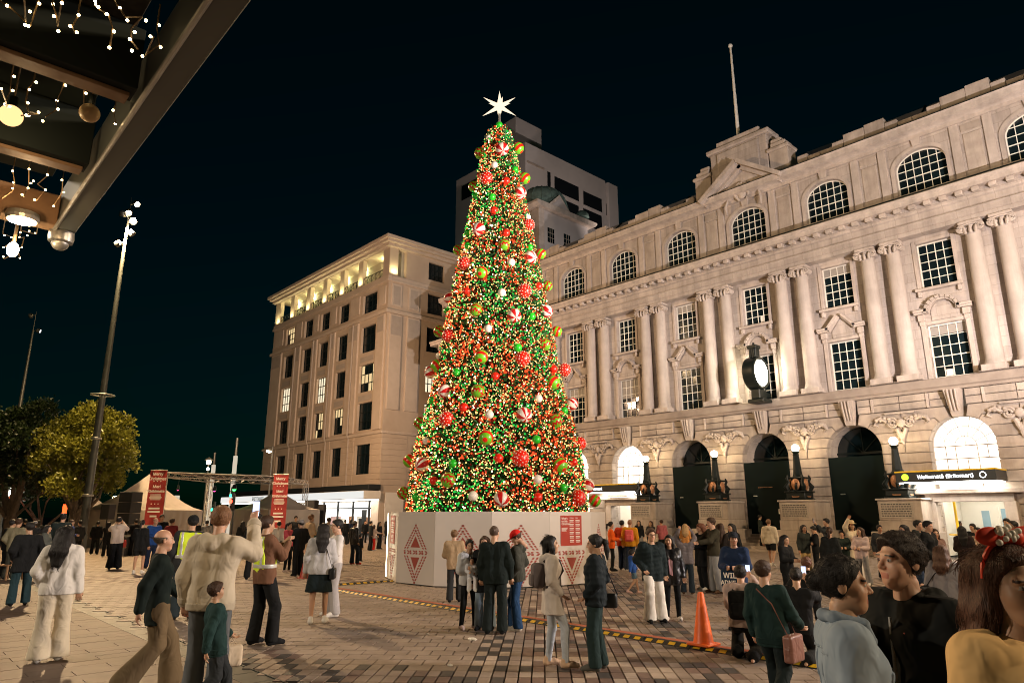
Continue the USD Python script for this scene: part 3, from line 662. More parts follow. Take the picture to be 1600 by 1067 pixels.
for i, x in enumerate(LX):
    o = copy_of(LP, (x - .12, 37.75, 2.78), label=ordinal(i) + ' of the four black globe lamps before the post office', group='globe lamps in front of the doors', name='globe_lamp'); tag(o, cat='lamp')
# ---- clock, station entrances, dome, flagpole -----------------------------------------------------
ck = thing('street_clock', 'big round black double-faced clock on the ledge over the middle door', 'clock')
p = at_y(1184, 583, 38.0); cx, cz = p[0] - .15, p[2]; cy = 38.05
def ring(x0, x1, prof_, n=36):                       # lathe about the x axis
    m = MB().lathe(prof_, n=n); v = m.v[0]; m.v[0] = np.c_[v[:, 2] + cx, v[:, 0] + cy, v[:, 1] + cz]; return m
ring(0, 0, [(.02, -.34), (.80, -.34), (.90, -.40), (.98, -.36), (1.0, -.2), (.96, 0), (1.0, .2), (.98, .36), (.90, .40), (.80, .34), (.02, .34)]).build('drum', 'iron', ck, smooth=30)
for s in (-1, 1):
    d = ring(0, 0, [(.0, s * .355), (.79, s * .35)]); f = d.build('face', 'clock_face', ck)
    hd = MB()
    for i in range(12):
        a = i * PI / 6; q = .70; hd.tube([(cx + s * .362, cy + .66 * math.sin(a), cz + .66 * math.cos(a)), (cx + s * .362, cy + .74 * math.sin(a), cz + .74 * math.cos(a))], .013, 4)
    for a, l in ((.9, .45), (3.6, .66)): hd.tube([(cx + s * .366, cy, cz), (cx + s * .366, cy + s * l * math.sin(a), cz + l * math.cos(a))], .022, 4)
    hd.build('hand', 'iron', f)
b = MB(); b.box(cx - .24, cx + .24, cy - .24, cy + .24, cz + .95, cz + 1.55, .05); b.box(cx - .30, cx + .30, cy - .3, cy + .3, cz + 1.5, cz + 1.72, .04); b.tube([(cx, cy, cz + 1.72), (cx, cy, cz + 1.9)], .07, 8)
for q in (-.12, 0, .12): b.box(cx + q - .03, cx + q + .03, cy - .28, cy + .28, cz + .95, cz + 1.5, .01)
b.build('crown', 'iron', ck)
b = MB(); b.box(cx - .28, cx + .28, cy - .28, cy + .6, cz - 1.55, cz - .95, .05); b.box(cx - .5, cx + .5, cy - .35, cy + .85, cz - 1.75, cz - 1.55, .03); b.box(cx - .2, cx + .2, cy - .1, YU, cz - 1.4, cz - 1.1, .03); b.build('bracket', 'iron', ck)
def entrance(k, right):
    c = bay(k); side = 'right' if right else 'left'
    e = thing('station_entrance', 'stone station doorway under a black canopy with yellow edge, ' + ('right of the dark doors' if right else 'beside the christmas tree'), 'entrance')
    y0 = 37.0 if right else 37.6
    x0, x1 = (c - 2.55, c + 1.62) if right else (c - 2.6, c + 1.75)
    z0, z1 = 3.52, 3.98
    cn = MB().box(x0, x1, y0, YB - .02, z0, z1, .01).build('canopy', 'frame_dark', e)
    t = MB(); t.box(x0 - .02, x1 + .02, y0 - .02, YB - .02, z1, z1 + .07, .01); t.build('canopy_edge', 'yellow_paint', cn)
    l = MB().box(x0 + .1, x1 - .1, y0 + .1, YB - .1, z0 - .05, z0 - .005).build('light_panel', 'station_strip', e)
    s = MB()
    if right:
        text_on(s, 'Waitematā (Britomart)', .165, (c - .42, y0 - .003, z0 + .15), (1, 0, 0), (0, 0, 1))
        cc = c - 2.12
        d = MB().lathe([(0, 0), (.16, 0)], n=24); d.v[0] = np.c_[d.v[0][:, 0] + cc, np.full(len(d.v[0]), y0 - .004), d.v[0][:, 1] + z0 + .24]; d.build('symbol', 'lime_light', cn)
        q = MB().tube([(c + 1.12 + .12 * math.cos(a), y0 - .012, z0 + .24 + .13 * math.sin(a)) for a in np.linspace(0, 2 * PI, 17)], .02, 5); q.build('symbol', 'sign_light', cn)
    else: text_on(s, 'Britomart', .19, (x0 + .75, y0 - .003, z0 + .15), (1, 0, 0), (0, 0, 1))
    s.build('sign_text', 'sign_light', cn)
    # stone door case
    w = 1.42 if right else 1.3
    for q in (-1, 1):
        for z in range(3): MB().box(c + q * (w + .22) - .24, c + q * (w + .22) + .24, YB - .42, YB + .1, .0 + z * .87, .866 + z * .87, .015).build('jamb', 'stone_trim', e)
    MB().box(c - w - .42, c + w + .42, YB - .42, YB + .1, 2.61, 2.98, .02).build('lintel', 'stone_trim', e)
    MB().box(c - w - .95, c + w + .95, YB - .72, YB + .1, 2.98, 3.2, .04).build('door_cornice', 'stone_trim', e)
    MB().box(c - .85 - (.1 if right else .3), c + .55, YB - .95, YB - .84, 3.2, 3.48, .01).build('notice_board', 'plaque', e)
    # lit passage behind the opening
    ps = MB(); ps.box(c - w - .3, c + w + .3, YB + 4.6, YB + 4.7, 0, 2.9); ps.build('passage_wall', 'white_sheet', e)
    MB().box(c - w - .4, c - w - .3, YB + .1, YB + 4.6, 0, 2.9).build('passage_wall', 'white_sheet', e); MB().box(c + w + .3, c + w + .4, YB + .1, YB + 4.6, 0, 2.9).build('passage_wall', 'white_sheet', e)
    MB().box(c - w - .4, c + w + .4, YB + .1, YB + 4.7, 2.9, 3.0).build('passage_ceiling', 'white_sheet', e)
    for i in range(3): MB().box(c - w, c + w, YB + .5 + i * 1.4, YB + .75 + i * 1.4, 2.84, 2.89).build('ceiling_light', 'station_strip', e)
    if right:
        pw = MB()
        for i, (a, col, z0_, z1_) in enumerate(((-.3, 'banner_blue', .6, 2.2), (.1, 'white_sheet', .7, 2.4), (.5, 'banner_blue', .8, 2.3), (.95, 'banner_pink', .4, 1.2), (.95, 'white_sheet', 1.3, 2.3))): MB().box(c + a - .17, c + a + .17, YB + 3.3 + i * .1, YB + 3.34 + i * .1, z0_, z1_).build('poster', col, e)
        r = MB().box(c - .95, c - .85, YB + .6, YB + .7, 0, 2.85, .01); r.box(c - 1.3, c + .2, YB + .62, YB + .68, 1.02, 1.09, .01); r.build('yellow_rail', 'yellow_paint', e)
    return e
mat('banner_blue', (.25, .38, .46), .6); mat('banner_pink', (.5, .33, .32), .6)
# door openings through the ground floor are cut by leaving the glazing above them: dark fill behind
entrance(1, True); entrance(-3, False)
# corner pavilion with copper dome behind the parapet
pv = thing('domed_pavilion', 'pale roof pavilion with green copper dome behind the christmas tree', 'pavilion')
c0 = at_y(842, 325, 49); px, pz = c0[0], c0[2]
pw = 7.0
hs = [sbox(49.9 + q, 30.0 - .3, 50.95 + q, 32.2 - .3) for q in (0, 2.4)]
MB().box(px - 6.5, px, 49, 49 + 8, 22.4, pz - .02, .0).build('wall', 'concrete_tower', pv)
MB().box(px - .9, px + .25, 48.75, 49.6, 22.4, pz, .03).build('pilaster', 'stone', pv)
cn = MB(); cn.prof([(-.5, 0), (8.5, 0), (8.9, .35), (8.95, .6), (-.9, .6), (-.9, .35)], 0, 1); v = cn.v[0]; cn.v[0] = np.c_[px - 6.8 + v[:, 0] * 7.5, 49 + v[:, 1], pz + v[:, 2]]; cn.build('cornice', 'stone_trim', pv)
for q in (1.3, 3.9):
    f = MB().box(px - .02, px + .05, 49 + q, 49 + q + 1.0, pz - 3.6, pz - 1.9).build('window', 'pane_glass', pv)
    b = MB()
    for i in range(1, 3): b.box(px + .05, px + .08, 49 + q + i * .33 - .02, 49 + q + i * .33 + .02, pz - 3.6, pz - 1.9)
    for i in range(1, 3): b.box(px + .05, px + .08, 49 + q, 49 + q + 1.0, pz - 3.6 + i * .56 - .02, pz - 3.6 + i * .56 + .02)
    b.build('glazing_bar', 'plaster_patch', f)
gb = MB()
gb.add([(px + .5, 50.0, pz + .6), (px + .5, 53.6, pz + .6), (px + .5, 51.8, pz + 2.3), (px - 3, 50.0, pz + .6), (px - 3, 53.6, pz + .6), (px - 3, 51.8, pz + 2.3)], [(0, 1, 2), (3, 5, 4), (0, 2, 5), (0, 5, 3), (1, 4, 5), (1, 5, 2)])
gb.build('gable', 'stone_trim', pv)
gi = MB().add([(px + .52, 50.6, pz + .75), (px + .52, 53.0, pz + .75), (px + .52, 51.8, pz + 1.9)], [(0, 1, 2)]); gi.build('gable_panel', 'concrete_tower', pv)
dc = np.array([px - 2.9, 52.4, pz + .6])
d = MB().lathe([(3.3, 0), (3.3, .5), (3.1, .55), (3.05, 1.2), (2.75, 2.2), (2.2, 3.0), (1.4, 3.55), (.6, 3.75), (0, 3.8)], dc, 32); d.build('dome', 'copper', pv, smooth=35)
rb = MB()
for i in range(16):
    a = i * PI / 8; rb.tube([(dc[0] + r * math.cos(a), dc[1] + r * math.sin(a), dc[2] + z) for r, z in ((3.1, .55), (3.06, 1.2), (2.77, 2.2), (2.22, 3.0), (1.42, 3.56), (.5, 3.8))], .06, 5)
rb.build('dome_rib', 'copper', pv)
cu = MB().lathe([(.75, 0), (.75, .5), (.85, .55), (.8, .9), (.5, 1.3), (.15, 1.45), (0, 1.5)], (px - .3, 56.4, pz + .6), 16); cu.build('cupola', 'copper', pv, smooth=35)
fp = thing('flagpole', 'bare white flagpole rising behind the attic block', 'flagpole')
b0 = at_y(1153, 205, 40.6); t0 = at_y(1141.6, 72, 40.6)
MB().tube([(b0[0], 40.6, 24.0), (b0[0], 40.6, t0[2] - .1)], [.16, .07], 10).build('pole', 'white_paint', fp, smooth=40); MB().ball((b0[0], 40.6, t0[2]), .16, 2).build('finial', 'white_paint', fp)
glow('fascia_light', (.93, .92, .88), .75); glow('shop_light', (1.0, .95, .84), 2.0); glow('shop_tube', (1.0, .96, .88), 7)
# ---- the flat-fronted hotel on the left --------------------------------------------------------
lb = thing('corner_hotel', 'cream six-storey corner building with open loggia on top', 'building')
BX0, BX1, BY0, BY1, BH = -89.9, -61.0, 37.8, 58.0, 31.1
KK = 1.111
cols = [(-85.95, -83.35), (-80.6, -78.3), (-76.2, -73.95), (-71.6, -69.3), (-66.2, -63.2)]
rows = [(23.75, 26.0), (19.25, 22.25), (14.85, 17.9), (10.72, 13.65), (6.1, 9.2)]
LG0, LG1 = 27.3, 30.4
ho = [sbox(a, z0, b, z1) for a, b in cols for z0, z1 in rows]
log = [(-88.4, -85.2), (-84.2, -80.6), (-79.6, -76.2), (-75.2, -71.9), (-70.9, -67.6), (-66.6, -62.3)]
lo = [sbox(a, LG0, b, LG1) for a, b in log]
MB().plate(sbox(BX0, 0, BX1, BH).difference(unary_union(ho + lo + [sbox(-88.6, 0, -62.4, 3.4)])), BY0, BY0 + .5).build('wall', 'plaster', lb)
rcol = [(43.0, 45.2), (49.5, 51.7), (54.5, 56.7)]; rrow = [(27.9, 30.0)] + [(23.9, 26.2), (19.5, 22.3), (15.0, 17.9), (10.8, 13.7), (6.1, 9.2)]
rh = [sbox(a, z0, b, z1) for a, b in rcol for z0, z1 in rrow] + [sbox(38.9, LG0, 40.0, LG1)]
m = MB().plate(sbox(BY0 + .5, 0, BY1, BH).difference(unary_union(rh)), -.5, 0); v = m.v[0]
for i, v in enumerate(m.v): m.v[i] = np.c_[BX1 + v[:, 1], v[:, 0], v[:, 2]]
m.f = [f[:, ::-1] for f in m.f]; m.build('wall', 'plaster', lb)
MB().box(BX0 + .5, BX1 - .6, BY0 + 1.9, BY1, 3.6, BH - .3).build('core', 'plaster_patch', lb)
rg = np.random.default_rng(5)
LIT = {(0, 0): 'window_light', (0, 2): 'window_light_pale', (2, 2): 'window_light_pale', (2, 3): 'window_light', (3, 3): 'window_light', (4, 2): 'window_light'}
def hotel_window(x0, x1, z0, z1, y, litm, face):
    f = MB(); n = 4
    nz = 3
    def bx(a, b, c_, d_, dy0, dy1):
        if face == 0: f.box(a, b, y + dy0, y + dy1, c_, d_)
        else: f.box(y - dy1, y - dy0, a, b, c_, d_)
    for i in range(n + 1): q = x0 + (x1 - x0) * i / n; bx(q - .045, q + .045, z0, z1, -.06, .04)
    for j in range(nz + 1): q = z0 + (z1 - z0) * (j / nz if j < nz else 1); bx(x0, x1, q - .045, q + .045, -.05, .035)
    fo = f.build('window_frame', 'iron', lb)
    for i in range(n):
        for j in range(nz):
            a, b = x0 + (x1 - x0) * i / n + .045, x0 + (x1 - x0) * (i + 1) / n - .045; c_, d_ = z0 + (z1 - z0) * j / nz + .045, z0 + (z1 - z0) * (j + 1) / nz - .045
            g = MB(); 
            if face == 0: g.box(a, b, y, y + .02, c_, d_)
            else: g.box(y - .02, y, a, b, c_, d_)
            mm = 'pane_glass'
            if litm and (litm != 'window_light' or rg.random() < .62): mm = litm
            g.build('pane', mm, fo)
for ci, (a, b) in enumerate(cols):
    for ri, (z0, z1) in enumerate(rows): hotel_window(a, b, z0, z1, BY0 + .34, LIT.get((ci, ri)), 0)
for ci, (a, b) in enumerate(rcol):
    for ri, (z0, z1) in enumerate(rrow): hotel_window(a, b, z0, z1, BX1 - .34, 'window_light_pale' if (ci == 0 and ri in (3, 4)) else None, 1)
MB().box(BX0 + .6, BX1 - .6, BY0 + .75, BY0 + .8, 5.5, 27.0).build('backing', 'door_panel', lb); MB().box(BX1 - .82, BX1 - .78, BY0 + 3.9, BY1, 5.5, 30.4).build('backing', 'door_panel', lb)
# pilasters, spandrels and panels
ce = [BX0] + [(cols[i][1] + cols[i + 1][0]) / 2 for i in range(4)] + [BX1]
pcs = [(-89.6, -86.6), (-82.9, -81.1), (-77.9, -76.6), (-73.5, -72.1), (-68.9, -66.7), (-62.8, -61.3)]
for a, b in pcs:
    MB().box(a, b, BY0 - .16, BY0 + .02, 10.55, 22.9, .02).build('pilaster', 'plaster_trim', lb); MB().box(a + .12, b - .12, BY0 - .19, BY0 - .14, 21.0, 22.7, .01).build('panel', 'plaster_patch', lb)
    MB().box(a + .1, b - .1, BY0 - .10, BY0 + .02, 24.0, 26.1, .02).build('panel', 'plaster_trim', lb)
for ci, (a, b) in enumerate(cols):
    for z in (18.05, 13.75): MB().box(a + .1, b - .1, BY0 - .03, BY0 + .02, z + .15, z + .75, .01).build('panel', 'plaster_patch', lb)
for a, b in ((38.1, 39.6), (40.3, 41.9)):
    MB().box(BX1 - .02, BX1 + .16, a, b, 12.6, 22.9, .02).build('pilaster', 'plaster_trim', lb); MB().box(BX1 + .14, BX1 + .19, a + .12, b - .12, 20.6, 22.7, .01).build('panel', 'plaster_patch', lb)
    MB().box(BX1 - .02, BX1 + .11, a + .1, b - .1, 23.8, 26.3, .02).build('panel', 'plaster_trim', lb); MB().box(BX1 + .09, BX1 + .13, a + .3, b - .3, 24.0, 26.1, .01).build('panel', 'plaster_patch', lb)
def band(z0, z1, d, m='plaster_trim', name='string_course', c=.03):
    MB().box(BX0 - d, BX1 + d, BY0 - d, BY0 + .4, z0, z1, c).build(name, m, lb); MB().box(BX1 - .4, BX1 + d - .003, BY0 + .41, BY1, z0, z1, c).build(name, m, lb)
band(22.95, 23.35, .26); band(26.5, 26.75, .2); band(10.1, 10.38, .22); band(26.75, 27.2, .1)
band(30.45, 30.8, .4); band(30.8, 31.1, .75, name='cornice'); band(31.1, 31.5, .98, name='cornice')
for z in (4.9, 5.5, 6.1, 6.7, 7.3, 7.9, 8.5, 9.1, 9.7):                 # rusticated joints of the lower storey as raised courses
    for a, b in ((BX0, cols[0][0] - .35), *[(cols[i][1] + .3, cols[i + 1][0] - .3) for i in range(4)], (cols[4][1] + .35, BX1)):
        MB().box(a, b, BY0 - .05, BY0 + .02, z + .02, z + .575, .012).build('rusticated_course', 'plaster', lb)
    MB().box(BX1 - .02, BX1 + .05, BY0 - .05, 40.9, z + .02, z + .575, .012).build('rusticated_course', 'plaster', lb)
for i, x in enumerate((-82.2, -77.2, -72.8, -67.6)): MB().tube([(x, BY0 - .1, 4.8), (x, BY0 - .1, 10.0), (x, BY0 - .28, 10.3), (x, BY0 - .28, 22.8)], .09, 8).build('downpipe', 'plaster_patch', lb)
# loggia: back wall, ceiling, railings, lit piers
MB().box(BX0 + .5, BX1 - .5, BY0 + 3.0, BY0 + 3.2, LG0 - .3, LG1 + .1).build('loggia_wall', 'plaster_trim', lb); MB().box(BX0 + .3, BX1 - .3, BY0 + .45, BY0 + 3.2, LG1 + .02, LG1 + .15).build('loggia_ceiling', 'plaster_trim', lb); MB().box(BX0 + .3, BX1 - .3, BY0 + .45, BY0 + 3.2, LG0 - .4, LG0 - .25).build('loggia_floor', 'plaster_patch', lb)
for i, (a, b) in enumerate(log):
    r = MB(); r.box(a, b, BY0 + .15, BY0 + .2, LG0 + .88, LG0 + .95); r.box(a, b, BY0 + .15, BY0 + .2, LG0 + .05, LG0 + .1)
    nn = 5
    for j in range(nn):
        p, q = a + (b - a) * j / nn, a + (b - a) * (j + 1) / nn; r.box(p - .02, p + .02, BY0 + .15, BY0 + .2, LG0, LG0 + .95)
        r.tube([(p, BY0 + .17, LG0 + .08), (q, BY0 + .17, LG0 + .9)], .02, 4); r.tube([(q, BY0 + .17, LG0 + .08), (p, BY0 + .17, LG0 + .9)], .02, 4)
    r.build('railing', 'iron', lb)
    MB().box(b - .1, b + .35, BY0 + 2.7, BY0 + 2.98, LG0, LG1 - .2).build('loggia_pier', 'plaster_trim', lb)
    f = MB().tube([(a - .5, BY0 - .42, LG0 - .1), (a - .5, BY0 - .42, LG0 + .12)], .09, 8).build('uplight', 'iron', lb); MB().lathe([(0, 0), (.07, 0)], (a - .5, BY0 - .42, LG0 + .125), 10).build('lens', 'loggia_light', f)
    sphere_lamp('/World/loggia_lamp_%03d' % i, ((a + b) / 2, BY0 + 1.7, LG1 - .35), 11, (.95, .92, .40), .1)
    disk_lamp('/World/pier_lamp_%03d' % i, (a - .5, BY0 - .42, LG0 + .15), (a - .5, BY0 + .0, LG1 + .5), 14, (1.0, .88, .45), .07)
    MB().lathe([(0, 0), (.12, 0), (.1, .12), (0, .14)], ((a + b) / 2, BY0 + 1.7, LG1 - .13), 10).build('ceiling_lamp', 'loggia_light', lb)
disk_lamp('/World/pier_lamp_%03d' % 9, (BX1 + .42, BY0 + .6, LG0 + .15), (BX1 - .1, BY0 + .6, LG1 + .5), 14, (1.0, .88, .45), .07)
# shop front under the long canopy
MB().box(BX0 - 8, BX1 + .4, BY0 - 2.0, BY0 - .01, 3.5, 4.32, .04).build('canopy', 'white_sheet', lb)
fa = MB().box(BX0 - 8, BX1 + .42, BY0 - 2.05, BY0 - 2.0, 3.56, 4.28).build('fascia', 'fascia_light', lb) if 'fascia_light' in _mats else None
MB().box(BX0 - 8, BX1 + .3, BY0 - 1.4, BY0 - .01, 4.45, 4.95, .02).build('upper_fascia', 'frame_dark', lb)
tx = MB(); text_on(tx, 'BRITOMART', .42, (-85.6, BY0 - 2.06, 3.72), (1, 0, 0), (0, 0, 1)); tx.build('sign_text', 'banner_blue', lb)
MB().box(BX0 - 7.9, BX1 + .2, BY0 - 1.9, BY0 - .1, 3.42, 3.49).build('soffit_light', 'shop_tube', lb)
MB().box(-88.6, -62.4, BY0 + 3.0, BY0 + 3.1, 0, 3.4).build('shop_back', 'shop_light', lb)
MB().box(-88.6, -62.4, BY0 + .1, BY0 + 3, 3.35, 3.4).build('shop_ceiling', 'white_sheet', lb)
for i in range(9):
    x = -88.4 + i * 3.2; MB().box(x, x + .14, BY0 - .1, BY0 + .1, 0, 3.4, .01).build('mullion', 'frame_dark', lb)
MB().box(-88.6, -62.4, BY0 - .08, BY0 + .08, 2.6, 2.72, .01).build('transom', 'frame_dark', lb)
rs = np.random.default_rng(9)
for i in range(26):
    x = -88 + i * .98; h = rs.uniform(.9, 2.1); w = rs.uniform(.3, .42)
    sh = MB().box(x, x + w, BY0 + 1.2 + rs.uniform(0, 1.2), BY0 + 2.6, 0, h, .02).build('shelf_unit', ['white_sheet', 'frame_dark', 'bronze', 'banner_pink'][i % 4], lb)
MB().box(-63.9, -63.0, BY0 - .14, BY0 - .08, 0, 2.5, .01).build('door', 'frame_dark', lb)
MB().box(BX1 + .16, BX1 + .22, 38.4, 40.6, 1.2, 4.2, .01).build('wall_map', 'white_sheet', lb)
# ---- concrete tower behind ------------------------------------------------------------------------
tw = thing('concrete_tower', 'tall plain concrete tower block with dark strip windows behind the tree', 'building')
TV = 74.0
a0 = at_y(713, 282, TV); a1 = at_y(821, 222, TV); tx0, tx1, tz = a0[0], a1[0], (a0[2] + a1[2]) / 2
def onx(px, py, x): d = ray(px, py); return EYE + d * (x / d[0])
e1 = onx(946, 292, tx1)
MB().box(tx0, tx1, TV, e1[1], 0, tz, .05).build('body', 'concrete_tower', tw)
for q in ((852, 866, 905, 300, 325),): pass
for (xa, ya, xb, yb_, h) in ((866, 272, 904, 296, 24), (911, 296, 940, 314, 22), (866, 302, 904, 326, 27), (911, 323, 940, 340, 26), (947, 308, 950, 330, 18)):
    p, q = onx(xa, ya, tx1), onx(xb, yb_, tx1); hh = (onx(xa, ya, tx1) - onx(xa, ya + h, tx1))[2]
    zt = (p[2] + q[2]) / 2
    MB().box(tx1 - .4, tx1 + .04, p[1], q[1], zt - hh, zt).build('window', 'tower_glass', tw)
    MB().box(tx1 - .1, tx1 + .25, p[1] - .1, q[1] + .1, zt - hh - .3, zt - hh, .02).build('sill', 'concrete_tower', tw)
p = onx(855, 268, tx1); MB().box(tx1 - .2, tx1 + .05, p[1], p[1] + .8, p[2] - 4.4, p[2]).build('window', 'tower_glass', tw)
p, q = onx(823, 248, tx1), onx(850, 266, tx1); MB().box(tx1, tx1 + .12, p[1], q[1], (p[2] + q[2]) / 2 - .4, (p[2] + q[2]) / 2, .02).build('ledge', 'stone_dark', tw)
p, q = at_y(722, 290, TV), at_y(752, 275, TV); MB().box(p[0], q[0] + 2.5, TV - .04, TV + .3, p[2] - 3.2, p[2] - .2).build('window', 'tower_glass', tw)
e2 = onx(958, 291, tx1); MB().box(tx1 - 6, tx1 + .6, e1[1] + .1, e2[1] + .6, 0, e1[2] + .8, .05).build('stair_shaft', 'concrete_tower', tw)
b1, b2 = onx(806, 182, tx1), onx(846, 205, tx1)
pm = at_y(806, 182, TV + 2); 
ex = pm[0]; q = onx(846, 205, ex)
MB().box(ex - 9, ex, TV + 2, q[1], tz - 1, pm[2], .05).build('penthouse', 'concrete_tower', tw)
# ---- the christmas tree on its round hoarding -----------------------------------------------------
TX, TY = TREE[0], TREE[1]
_dt = TREE[:2] / np.linalg.norm(TREE[:2]); TD = np.linalg.norm(TREE[:2]); AT = math.atan2(-_dt[1], -_dt[0])   # towards the camera
mat('tree_green', (.03, .22, .045), .5, col2=(.008, .045, .012), nscale=3, island=.35)
mat('tree_red', (.52, .022, .008), .45, col2=(.36, .012, .006), nscale=3, island=.25)
mat('tree_core', (.006, .02, .008), .9)
glow('bulb_warm', (1.0, .61, .20), 2.4); glow('bulb_white', (1.0, .86, .58), 5); glow('bulb_green', (.05, 1.0, .12), .55); glow('bulb_red', (1.0, .10, .025), .95)
PRO = [(2.05, 2.92), (2.25, 2.98), (4.2, 2.75), (6.3, 2.2), (8.7, 1.80), (11.1, 1.38), (13.2, .98), (15.0, .66), (16.2, .42), (16.5, .30)]
PZ, PR = np.array(PRO).T
def trad(z): return np.interp(z, PZ, PR)
ct = thing('christmas_tree', 'towering lit christmas tree covered in red, green and warm lights', 'christmas tree')
MB().lathe([(0, 1.2)] + [(max(.05, r - .30), z) for z, r in PRO] + [(0, 16.55)], (TX, TY, 0), 28).build('core', 'tree_core', ct)
rt = np.random.default_rng(21)
def scatter(n, lean=0):
    zz = rt.uniform(2.05, 16.5, 9 * n); a = AT + rt.uniform(-1.0, 1.0, len(zz)) * 2.2; p = trad(zz) / 3.05
    if lean: q = meshkit.noise(np.c_[a * 2.6, zz * .8, zz * 0 + 3.3]) * .7 + .3 * meshkit.noise(np.c_[a * 7, zz * 2.2, zz * 0]); p = p * np.clip(.5 + lean * 2.2 * (q - .5), .12, 1)
    k = np.flatnonzero(rt.random(len(zz)) < p)[:n]
    return zz[k], a[k]
def sprigs(n, ln, wd, seed, jit):
    zz, a = scatter(n); m = len(zz); r = trad(zz) + rt.uniform(-.26, .05, m)
    c = np.c_[TX + r * np.cos(a), TY + r * np.sin(a), zz]
    out = np.c_[np.cos(a), np.sin(a), rt.uniform(-.6, .9, m)] + rt.normal(0, jit, (m, 3)); out /= np.linalg.norm(out, axis=1, keepdims=True)
    sd = np.cross(out, rt.normal(0, 1, (m, 3))); sd /= np.linalg.norm(sd, axis=1, keepdims=True); up = np.cross(out, sd)
    L = ln * rt.uniform(.6, 1.2, (m, 1)); Wd = wd * rt.uniform(.7, 1.3, (m, 1))
    v = np.stack([c - out * L * .3, c + sd * Wd + out * L * .1 + up * Wd * .3, c + out * L * .75, c - sd * Wd + out * L * .1 + up * Wd * .3, c - up * Wd * .6], 1).reshape(-1, 3)
    i = np.arange(m)[:, None] * 5
    f = np.concatenate([i + np.array([q]) for q in ((0, 1, 2), (0, 2, 3), (0, 4, 2))])
    return v, f
obj('needle', sprigs(38000, .20, .032, 1, .55), 'tree_green', ct, kind='stuff')
obj('red_leaf', sprigs(13500, .13, .05, 2, .7), 'tree_red', ct, kind='stuff')
def bulbs(n, r, sub=1, lean=0):
    zz, a = scatter(n, lean); m = len(zz); rr = trad(zz) + rt.uniform(-.10, .12, m); c = np.c_[TX + rr * np.cos(a), TY + rr * np.sin(a), zz]
    v, f = ico(sub); s = r * rt.uniform(.75, 1.25, (m, 1, 1))
    return (c[:, None] + v[None] * s).reshape(-1, 3), (np.arange(m)[:, None, None] * len(v) + f[None]).reshape(-1, 3)
obj('warm_light', bulbs(11000, .0172), 'bulb_warm', ct, kind='stuff'); obj('white_light', bulbs(900, .020), 'bulb_white', ct, kind='stuff')
obj('green_light', bulbs(4300, .028, 1, -1), 'bulb_green', ct, kind='stuff'); obj('red_light', bulbs(4700, .033, 1, 1), 'bulb_red', ct, kind='stuff')
# star
glow('star_light', (1.0, .82, .58), 1.15)
sp = at_depth(780.5, 167, TD); sr = thing('tree_star', 'glowing white many-pointed star on top of the christmas tree', 'star', loc=sp)
def spike(mb, ang, L, w, tilt=0.0):
    d = RT * math.cos(ang) * math.cos(tilt) + np.array([0, 0, math.sin(ang) * math.cos(tilt)]) - FW * math.sin(tilt)
    s = np.cross(d, FW); s /= np.linalg.norm(s); t = np.cross(d, s); b = .1
    mb.add([d * L, s * w + d * b, t * w + d * b, -s * w + d * b, -t * w + d * b, (0, 0, 0)], [(0, 1, 2), (0, 2, 3), (0, 3, 4), (0, 4, 1), (5, 2, 1), (5, 3, 2), (5, 4, 3), (5, 1, 4)])
for ang, L, tl in ((90, .68, 0), (-90, .60, 0), (33, .72, 0), (147, .74, 0), (-32, .74, 0), (-148, .76, 0), (0, .46, .5), (180, .46, .5), (60, .4, .9), (200, .4, .95), (-60, .42, .9), (120, .4, -.9), (-100, .4, -.9), (20, .4, -.9)):
    m = MB(); spike(m, math.radians(ang), L * 1.04, .098, tl); m.build('point', 'star_light', sr)
st_ = MB(); st_.tube([(0, 0, -.3), (0, 0, -1.1)], .05, 8); st_.build('stem', 'galv', sr)
# baubles: where the photograph shows them, on the surface of the tree
def bauble_mat(name, base, pat=None, col=None, emis=.0):
    n = {'p': ('principled_bsdf', {'base_color': base, 'roughness': .3, 'coat_weight': .3})}; l = []
    if pat:
        n['t'] = ('texture_coordinate', {}); n['s'] = ('separate_xyz', {}); l.append(('t.object', 's.vector'))
        n['a'] = ('math', {'math_type': 'arctan2'}); l += [('s.y', 'a.value1'), ('s.x', 'a.value2')]
        def mth(k, op, a, b=None):
            n[k] = ('math', {'math_type': op})
            for i, q in ((1, a), (2, b)):
                if isinstance(q, str): l.append((q, f'{k}.value{i}'))
                elif q is not None: n[k][1][f'value{i}'] = float(q)
            return k + '.value'
        if pat == 'pepper': q = mth('b', 'multiply', 'a.value', 9 / 2.0); q = mth('c', 'sine', q); q = mth('d', 'greater_than', q, 0.0)
        elif pat == 'stripe': q = mth('b', 'multiply', 's.z', 7.2); q = mth('b2', 'add', q, .6); q = mth('c', 'sine', q); q = mth('d', 'greater_than', q, .1)
        elif pat == 'zigzag':
            q = mth('b', 'multiply', 'a.value', 9 / (2 * PI)); q = mth('b2', 'pingpong', q, .5); q = mth('b3', 'multiply', q, .55); q = mth('b4', 'add', q, 's.z'); q = mth('b5', 'multiply', q, 9.5); q = mth('c', 'sine', q); q = mth('d', 'greater_than', q, .0)
        elif pat == 'dots':
            n['v'] = ('voronoi_texture', {'scale': 3.0, 'randomness': .25}); l.append(('t.object', 'v.vector')); q = mth('d', 'less_than', 'v.distance', .17)
        n['m'] = ('mix_color', {'a': base, 'b': col}); l += [(q, 'm.fac'), ('m.result', 'p.base_color')]
        if emis: l.append(('m.result', 'p.emission_color')); n['p'][1]['emission_strength'] = emis
    elif emis: n['p'][1].update(emission_color=base, emission_strength=emis)
    _mats[name] = usdkit.material(stage, '/World/Looks/' + name, n, l, surface='p.BSDF')
